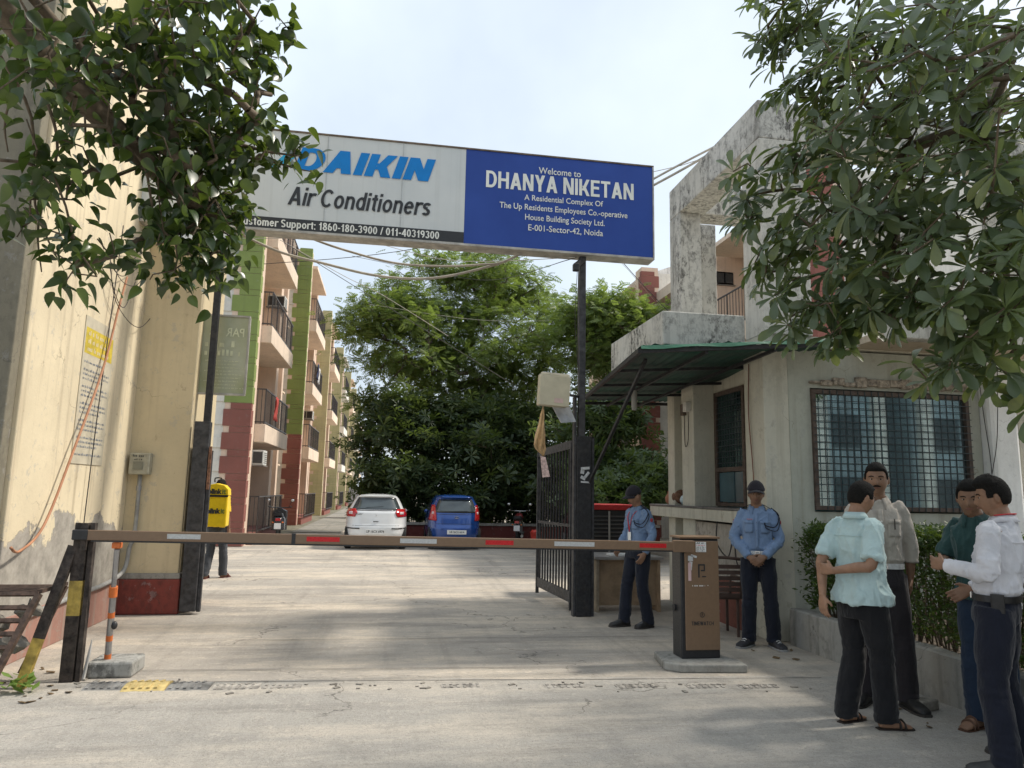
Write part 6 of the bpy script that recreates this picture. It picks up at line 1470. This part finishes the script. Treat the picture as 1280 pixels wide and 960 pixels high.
            b.tube(pts, [r + grow for r in rr], 16, smooth=3)
        def ds(p):
            rdg = lambda q: max(0, 1 - abs(noise.noise(q)) * 3.2) ** 2 * 1.5 - .35
            d_ = .006 * noise.noise(V(p.x * 7, p.y * 7, p.z * 3.5) + V(seed * 1.7, 0, 0)) + .0050 * rdg(V(p.x * 7 + seed, p.y * 7, p.z * 4 + p.x * 4)) + .0030 * rdg(V(p.x * 13, p.y * 13 + seed, p.z * 8 - p.x * 9)) + .0015 * noise.noise(V(p.x * 26, p.y * 26, p.z * 20 + seed))
            if hem > .93 and p.z < 1.14: d_ += .010 * rdg(V(math.atan2(p.y, p.x) * 4, seed, p.z * 3)) * (1.14 - p.z) / .14 - .003
            for k in 'lr':
                e = (p - J[k + 'el']).length; e2 = (p - J[k + 'sh']).length
                if e < .13: d_ += .006 * rdg(V(p.x * 9, p.y * 9, p.z * 26)) * (1 - e / .13)
                if e2 < .16: d_ += .004 * rdg(V(p.x * 22, seed, p.z * 10)) * (1 - e2 / .16)
            if hem > .93: d_ *= max(0, min(1, (p.z - 1.0) / .04))
            return max(-.0025, d_ * fit.get('wr', 1.2) * 1.55)
        return union(b, name, m_, par, .009, 3, ds, T)
    if fit.get('over'): shirt('t_shirt', fit['shm'], fit['hem'], 'short'); so_ = shirt('overshirt', fit['over'], fit['hem'] + .03, fit['sleeve'], .012)
    else: so_ = shirt('shirt', fit['shm'], fit['hem'], fit['sleeve'])
    # collar: band with two pointed flaps
    cm_ = fit.get('over') or fit['shm']; a_, f_ = axes(1.44); cc = nb_ + V(0, .0, .0)
    if fit.get('collar', True):
        b = MB(); n = 22; lo = []; mid = []; hi = []; out = []
        for i in range(n + 1):
            a = R(-90) + R(22) + (2 * PI - R(44)) * i / n; c_, s_ = math.cos(a), math.sin(a); fr_ = max(0, -s_)
            r0 = V(*(a_ * c_)) + V(*(f_ * s_)); pt = 1 if min(i, n - i) < 3 else 0
            lo.append(cc + r0 * .080 + V(0, 0, -.004 - fr_ * .028)); mid.append(cc + r0 * .066 + V(0, 0, .034 - fr_ * .026)); hi.append(cc + r0 * .070 + V(0, 0, .042 - fr_ * .026)); out.append(cc + r0 * (.095 + .006 * fr_) + V(0, 0, -.002 - fr_ * .034 - (.030 if pt else 0)))
        b.loft([lo, mid, hi, out], False, False); o = addp(b, 'collar', cm_, so_, smooth=True, fix=False); q = o.modifiers.new('t', 'SOLIDIFY'); q.thickness = .003
    if fit.get('seams', True) and not fit.get('cap'):
        a1, f1 = axes(1.33); b = MB(); ry = []
        for zz in (1.318, 1.324): ry.append([spine(zz) + a1 * (x * .140 * w) + f1 * (.126 * w * (1 - min(.98, abs(x) * .86) ** 2.5) ** .4) for x in [(-1 + 2 * i / 16) for i in range(17)]])
        b.loft(ry, False, False); o = addp(b, 'yoke_seam', cm_, so_, smooth=True, fix=False); q = o.modifiers.new('t', 'SOLIDIFY'); q.thickness = .006; q.offset = 0
    bl = fit.get('belly', 0)
    def front(x, z, off=.004):
        a1, f1 = axes(z); fat = bl * max(0, 1 - abs(z - 1.05) / .28)
        ry = .122 if z < 1.34 else .106
        e = 2.5; q = min(.99, abs(x) / (.160 * w)); return spine(z) - f1 * fat * .6 + a1 * x - f1 * ((ry + fat) * w * (1 - q ** e) ** (1 / e) + off)
    def fpatch(x0, x1, z0, z1, m_, nm, off=.010, nx=5, nz=6):
        b = MB(); b.loft([[front(x0 + (x1 - x0) * j / nx, z0 + (z1 - z0) * i / nz, off) for j in range(nx + 1)] for i in range(nz + 1)], False, False); o = addp(b, nm, m_, so_, smooth=True, fix=False); q = o.modifiers.new('t', 'SOLIDIFY'); q.thickness = .003; return o
    if fit.get('placket', True):
        fpatch(-.016, .016, max(1.0, fit['hem'] + .03), 1.385, cm_, 'placket', .007, 2, 9)
        bt = MB()
        for z in np.arange(max(1.02, fit['hem'] + .06), 1.38, .085):
            q = front(0, z, .011); bt = MB(); bt.ell(q, (.0055, .003, .0055), None, 8, 6); addp(bt, 'button', fit.get('button', WH), so_)
    for x0 in fit.get('pockets', ()):
        fpatch(x0 - .045, x0 + .045, 1.19, 1.30, cm_, 'pocket', .008); fpatch(x0 - .047, x0 + .047, 1.285, 1.315, cm_, 'pocket_flap', .012, 4, 2)
    for fn in fit.get('extra', ()): fn(dict(t=t, T=T, J=J, front=front, fpatch=fpatch, addp=addp, so=so_, HM=HM_, spine=spine, axes=axes, w=w, nb=nb_, che=che))
    # --- face
    if fit.get('face', True):
        for sx_ in (-1, 1):
            e = MB(); e.ell(HM_ @ V(sx_ * .030, -.0745, .009), (.0115, .0085, .0055), HR.to_3x3(), 12, 8); eo = addp(e, 'eye', EYEW, smooth=True)
            e = MB(); e.ell(HM_ @ V(sx_ * .030, -.0815, .009), (.0055, .0035, .0058), HR.to_3x3(), 10, 6); addp(e, 'iris', IRIS, eo, smooth=True)
            e = MB(); e.tube([HM_ @ V(sx_ * x, y, z) for x, y, z in ((.014, -.0905, .026), (.028, -.0880, .0315), (.043, -.0800, .029), (.052, -.0730, .023))], [.003, .0042, .0036, .0015], 6, smooth=3); addp(e, 'eyebrow', HAIRM, smooth=True)
        e = MB(); e.tube([HM_ @ V(x, y, z) for x, y, z in ((-.026, -.083, -.056), (-.010, -.0945, -.0535), (0, -.0955, -.0555), (.010, -.0945, -.0535), (.026, -.083, -.056))], [.001, .0045, .004, .0045, .001], 6, smooth=3); addp(e, 'lips', LIPM, smooth=True)
        if fit.get('moustache'):
            e = MB(); e.tube([HM_ @ V(x, y, z) for x, y, z in ((-.030, -.083, -.047), (-.012, -.0955, -.040), (0, -.0985, -.039), (.012, -.0955, -.040), (.030, -.083, -.047))], [.002, .0065, .0055, .0065, .002], 7, smooth=3); addp(e, 'moustache', HAIRM, smooth=True)
    # --- hair and cap
    def hm(d):
        dx, dy, dz = d; sd = lambda a, b_, v: max(0, min(1, (v - a) / (b_ - a)))
        front = sd(-.2, -.55, dy); back = sd(.10, .45, dy)
        line = .12 * (1 - back) + (-.46) * back                # above the ear, dropping to the nape
        line = line * (1 - front) + .50 * front
        if -.42 < dy < -.02 and abs(dx) > .6: line = min(line, -.05)          # short sideburn
        q = sd(line, line + .10, dz); vol = fit.get('hairv', .014) * (.35 + .85 * max(0, dz)) + (.006 * front if not fit.get('cap') else -.006)
        if fit.get('quiff') and dz > .6 and dy < .1: vol += .012
        return -.012 + q * (.0125 + vol + .0030 * noise.noise(V(dx * 9, dy * 9, dz * 9) + V(seed, 0, 0)) + .0020 * noise.noise(V(dx * 30, dy * 14, dz * 30)))
    b = MB(); headloft(b, HM_, 0, hm, 60, 48); addp(b, 'hair', HAIRM, smooth=True)
    if fit.get('cap'):
        CT = HM_ @ Matrix.Rotation(R(fit.get('captilt', -6)), 4, 'X')
        def cp_(d): dx, dy, dz = d; q = max(0, min(1, (dz - .22) / .05)); return -.016 + q * (.040 + .010 * max(0, dz - .5))
        b = MB(); headloft(b, CT, 0, cp_, 40, 36); co = addp(b, 'cap', fit['cap'], smooth=True)
        b = MB(); rows = []
        for i in range(6):
            u = i / 5; rows.append([CT @ V(math.sin(a) * (.087 + .004 * u), -math.cos(a) * (.100 + .085 * u * math.cos(a) ** .5) ,   .044 - .022 * u - .030 * abs(math.sin(a)) ** 2 + .0) for a in [R(-68 + 136 * j / 14) for j in range(15)]])
        b.loft(rows, False, False); o = addp(b, 'cap_visor', fit['cap'], co, smooth=True, fix=False); q = o.modifiers.new('t', 'SOLIDIFY'); q.thickness = .005
        b = MB(); b.ell(CT @ V(0, .0, .148), (.006, .006, .004)); addp(b, 'cap_button', fit['cap'], co)
    return t
GSH = clothmat('guard blue cloth', (.175, .255, .40)); NAVY = clothmat('navy cloth', (.014, .017, .028)); BLKC = clothmat('black cloth', (.014, .014, .016))
CAPM = clothmat('dark cap cloth', (.022, .020, .026)); SHB = mat('black shoe leather', (.020, .019, .019), .4, .3, 30); SLB = mat('dark sole', (.05, .045, .04), .8)
CORD = mat('navy cord', (.015, .018, .03), .8); REDC = mat('red lanyard', (.50, .03, .04), .6)
def guard_kit(c):
    J, addp, front, so_ = c['J'], c['addp'], c['front'], c['so']; a, f = c['axes'](1.4)
    for k, sx_ in (('l', 1), ('r', -1)):
        s = J[k + 'sh']; b = MB(); b.loft([superring(s.lerp(c['nb'], q) + V(0, 0, .062 + .022 * q), f, V(0, 0, 1), .026, .004, 10, 4) for q in (-.05, .25, .5)]); addp(b, 'epaulette', NAVY, so_, smooth='auto')
        arm = (J[k + 'el'] - s).normalized(); p = s.lerp(J[k + 'el'], .30) + a * sx_ * .068; b = MB(); b.ell(p, (.006, .022, .026), None, 10, 6); addp(b, 'shoulder_patch', mat('red badge', (.40, .05, .06), .7), so_)
    s = J['lsh']; b = MB(); b.tube([s + V(0, -.02, .075), s + V(.075 * 1, -.03, .0), s + V(.04, -.095, -.12), front(.09, 1.27, .014), front(.085, 1.30, .016)], .006, 6, smooth=4); addp(b, 'whistle_cord', CORD, so_, smooth=True)
    b = MB(); b.tube([s + V(0, -.02, .078), s + V(.082, -.02, -.03), s + V(.055, -.09, -.16), front(.10, 1.24, .014), front(.085, 1.30, .016)], .005, 6, smooth=4); addp(b, 'whistle_cord', CORD, so_, smooth=True)
    b = MB(); b.loft([[front(-.10 + x, z, .012) for x in (0, .03, .06)] for z in (1.325, 1.338)], False, False); o = addp(b, 'name_plate', mat('badge plate', (.30, .18, .25), .4), so_, fix=False); o.modifiers.new('t', 'SOLIDIFY').thickness = .003
BLTW = mat('white web belt', (.60, .60, .60), .5, .15, 30, dirt=.2)
def lanyard(c):
    front, addp, so_ = c['front'], c['addp'], c['so']
    for s in (-1, 1): b = MB(); b.tube([c['nb'] + V(s * .075, .01, .03), front(s * .05, 1.36, .012), front(s * .012, 1.22, .014), front(0, 1.15, .014)], .0065, 6, flat=.4, smooth=4); addp(b, 'lanyard', REDC, so_, smooth=True)
    b = MB(); b.loft([[front(-.03 + x, z, .016) for x in (0, .03, .06)] for z in (1.05, 1.10, 1.15)], False, False); o = addp(b, 'id_card', WH, so_, fix=False); o.modifiers.new('t', 'SOLIDIFY').thickness = .004
gfit = dict(shm=GSH, hem=.985, sleeve='long', trm=NAVY, belt=BLTW, shoe='shoe', shoem=SHB, solem=SLB, cap=CAPM, pockets=(-.085, .085), button=mat('blue button', (.12, .16, .26)), extra=[guard_kit], tw=1.03)
def facing(fx, fy): return math.atan2(fx, -fy)
# 1 guard beside the gate, looking down to the left
person('security guard in blue shirt and cap behind the barrier arm, standing in profile facing left', (3.09, 8.74, 0), facing(-.95, -.32), 1.70,
       dict(hrot=(R(22), 0, R(-4)), head=(0, -.055, 1.585), neck=(0, .0, 1.44), lel=(.225, .05, 1.13), lwr=(.205, -.06, .90), rel=(-.225, .0, 1.13), rwr=(-.19, -.14, .95), lan=(.10, .07, .085), rkn=(-.10, -.10, .49), ran=(-.09, -.15, .085), lfoot=.1, rfoot=-.1),
       dict(gfit, extra=[guard_kit, lanyard], belt=None, hairv=.012), 1, .007)
# 2 guard facing the camera with folded hands
person('security guard in blue shirt, white belt and cap facing the camera with clasped hands', (4.02, 7.50, 0), facing(-.50, -.87), 1.75,
       dict(hrot=(R(8), R(2), R(4)), lel=(.228, .0, 1.12), lwr=(.075, -.17, .945), rel=(-.228, .0, 1.12), rwr=(-.085, -.16, .935), lhand=dict(d=(-.85, -.25, -.45), th=(0, -.5, .6), pn=(0, 1, -.1), curl=.45), rhand=dict(d=(.85, -.20, -.45), th=(0, -.5, .6), pn=(0, 1, .0), curl=.35),
            lan=(.135, .03, .085), lkn=(.115, -.01, .49), ran=(-.115, .0, .085), lfoot=.55, rfoot=-.50), dict(gfit, laces=WH, skin=.80, solem=mat('pale shoe sole', (.3, .3, .3), .7), shoem=mat('dark trainer', (.035, .035, .04), .6, .4, 40)), 2, .006)
# 3 man in pale blue short sleeved shirt, back to camera
SB = clothmat('pale aqua cloth', (.47, .61, .61)); BEI = clothmat('beige grey cloth', (.44, .40, .35)); TEA = clothmat('teal cloth', (.030, .070, .068)); WHC = clothmat('white cloth', (.66, .66, .70))
person('man in pale aqua short sleeved shirt with his hands behind his back, wearing sandals', (3.44, 4.92, 0), facing(.97, .22), 1.735,
       dict(hrot=(R(12), 0, R(-10)), head=(0, -.045, 1.585), rel=(-.205, .120, 1.125), rwr=(.03, .225, 1.07), rhand=dict(d=(1, .15, .08), th=(0, 0, 1), pn=(0, -1, 0), curl=.75), lsh=(.145, .04, 1.378), lel=(.175, .185, 1.13), lwr=(.130, .235, .885), lhand=dict(d=(-.05, .05, -1), th=(-1, 0, 0), pn=(0, -1, 0), curl=.40),
            lan=(.11, .08, .085), ran=(-.11, -.06, .085), rkn=(-.10, -.05, .49), rfoot=-.35, lfoot=.1), dict(shm=SB, hem=.845, sleeve='short', trm=BLKC, shoe='sandal', shoem=mat('dark sandal', (.03, .022, .018), .6), placket=False, bulk=1.02, belly=.018, waist=.97, tw=1.12, hairv=.014, skin=1.1, wr=1.3), 3)
# 4 tall man in beige shirt
def pen(c):
    b = MB(); q = c['front'](.085, 1.245, .016); b.tube([q, q + V(0, 0, .075)], .004, 6); c['addp'](b, 'pen', SLB, c['so'])
person('tall moustached man in beige shirt with rolled sleeves standing before the hedge', (3.93, 5.36, 0), facing(-.42, -.90), 1.885,
       dict(hrot=(R(4), 0, R(-12)), lel=(.215, .035, 1.13), lwr=(.205, .05, .89), rel=(-.215, .03, 1.13), rwr=(-.22, -.02, .89), lan=(.125, -.04, .085), lkn=(.115, -.03, .49), ran=(-.14, .02, .085), lfoot=.35, rfoot=-.55, lhand=dict(d=(-.1, .05, -1), curl=.5)),
       dict(shm=BEI, hem=.985, sleeve='rolled', trm=clothmat('charcoal cloth', (.030, .026, .030)), belt=BLTW, shoe='shoe', shoem=SHB, solem=SLB, moustache=True, pockets=(.085,), extra=[pen], hairv=.011, skin=.85, tw=.98, wr=.95), 4)
# 5 man in teal t-shirt and open beige shirt, gesturing
person('man in dark teal shirt gesturing with both hands behind the white shirted man', (4.25, 4.68, 0), facing(-.86, -.50), 1.76,
       dict(hrot=(R(12), 0, R(12)), head=(0, -.15, 1.58), neck=(0, -.085, 1.44), che=(0, -.05, 1.26), lel=(.235, -.04, 1.15), lwr=(.16, -.27, 1.20), rel=(-.225, -.06, 1.14), rwr=(-.13, -.29, 1.13), lhand=dict(d=(-.25, -1, .25), th=(-.2, 0, 1), pn=(-.6, .2, .6), curl=.35, spread=.8), rhand=dict(d=(.1, -1, -.05), th=(-1, 0, .3), pn=(0, .1, 1), curl=.25, spread=.7)),
       dict(shm=TEA, hem=.88, sleeve='short', trm=clothmat('blue denim', (.020, .034, .062)), shoe='sandal', shoem=mat('brown sandal', (.10, .05, .03), .6), placket=False, hairv=.016, skin=.85, bulk=1.0), 5)
# 6 man in white shirt, back to the camera at the right edge
def collar_cord(c): b = MB(); n = c['nb']; b.tube([n + V(.075, -.03, .035), n + V(.07, .03, .045), n + V(0, .078, .048), n + V(-.07, .03, .045), n + V(-.075, -.03, .035)], .0045, 6, smooth=3); c['addp'](b, 'lanyard', REDC, c['so'], smooth=True)
def phone(c): b = MB(); s = c['spine'](.96); a, f = c['axes'](.96); q = s + a * .165 * c['w'] + f * .03; b.loft([superring(q + V(0, 0, z), a, f, .012, .036, 12, 4) for z in (-.055, .055)]); c['addp'](b, 'phone_pouch', SHB, c['so'])
person('man in white long sleeved shirt at the right edge with his back turned', (3.83, 4.13, 0), facing(-.62, .78), 1.755,
       dict(hrot=(R(8), 0, R(16)), head=(-.065, .015, 1.59), neck=(-.045, .055, 1.445), che=(-.02, .03, 1.26), lel=(.255, .0, 1.14), lwr=(.14, -.24, 1.16), lhand=dict(d=(-.5, -.8, .1), th=(0, 0, 1), pn=(-.8, .3, 0), curl=.6), rel=(-.24, .03, 1.13), rwr=(-.19, -.16, 1.0), lan=(.25, .03, .085), lkn=(.17, -.02, .49), ran=(-.12, .06, .085), lfoot=.35, rfoot=-.3),
       dict(shm=WHC, hem=.985, sleeve='long', trm=clothmat('deep navy cloth', (.012, .014, .024)), belt=SHB, shoe='shoe', shoem=mat('scuffed shoe', (.045, .045, .045), .7), solem=SLB, hairv=.020, quiff=True, extra=[collar_cord, phone], tw=1.12, bulk=1.07, placket=False, wr=1.25, skin=.95), 6)
# 7 delivery rider beside the left gate
YB = clothmat('yellow bag cloth', (.80, .55, .015), 500, .08)
rdx, rdy = -2.94, 13.6
person('delivery rider with a yellow box bag on the back beside the left gate', (rdx, rdy, 0), facing(.30, .95), 1.70, dict(lan=(.10, .10, .085), rkn=(-.1, -.10, .5), ran=(-.1, -.14, .085), hrot=(R(10), 0, 0)),
       dict(shm=clothmat('yellow tee cloth', (.72, .48, .02)), hem=.90, sleeve='short', trm=clothmat('grey cloth', (.06, .065, .075)), shoe='sandal', shoem=mat('maroon slipper', (.12, .03, .03), .6), placket=False, hairv=.018, skin=.8), 7, .008)
bg_ = thing('delivery_bag', 'yellow delivery box bag with black lettering on the back of the rider', 'bag', (rdx, rdy, .97), 0)
BT = Matrix.Translation((rdx + .035, rdy - .33, .97)) @ Matrix.Rotation(R(4), 4, 'Z')
MB().box(-.20, .20, -.17, .17, -.06, .46, BT).build('bag_body', YB, bg_, bevel=.02)
MB().loft([[BT @ V(x * k, y, z) for x, z in ((-.205, .465), (-.195, .57), (-.13, .64), (.0, .67), (.13, .64), (.195, .57), (.205, .465))] for y, k in ((-.175, 1), (.175, 1))]).build('top_flap', YB, bg_, bevel=.01)
MB().box(-.202, .202, -.185, -.172, .44, .475, BT).build('flap_piping', SHB, bg_)
MB().tube([BT @ V(-.05, -.02, .69), BT @ V(-.05, -.02, .76), BT @ V(.05, -.02, .76), BT @ V(.05, -.02, .69)], .012, 6, smooth=2).build('grab_handle', SHB, bg_)
GRT = mat('dark green print', (.12, .16, .03), .6)
for z in (.53, .20):
    c = BT @ V(-.020, -.1785, z); text('blink', .115, c, SGK, bg_, rot=(R(90), 0, R(4)), bold=.006, sx=.92); c = BT @ V(.128, -.1785, z); text('it', .115, c, GRT, bg_, rot=(R(90), 0, R(4)), bold=.004, sx=.92)
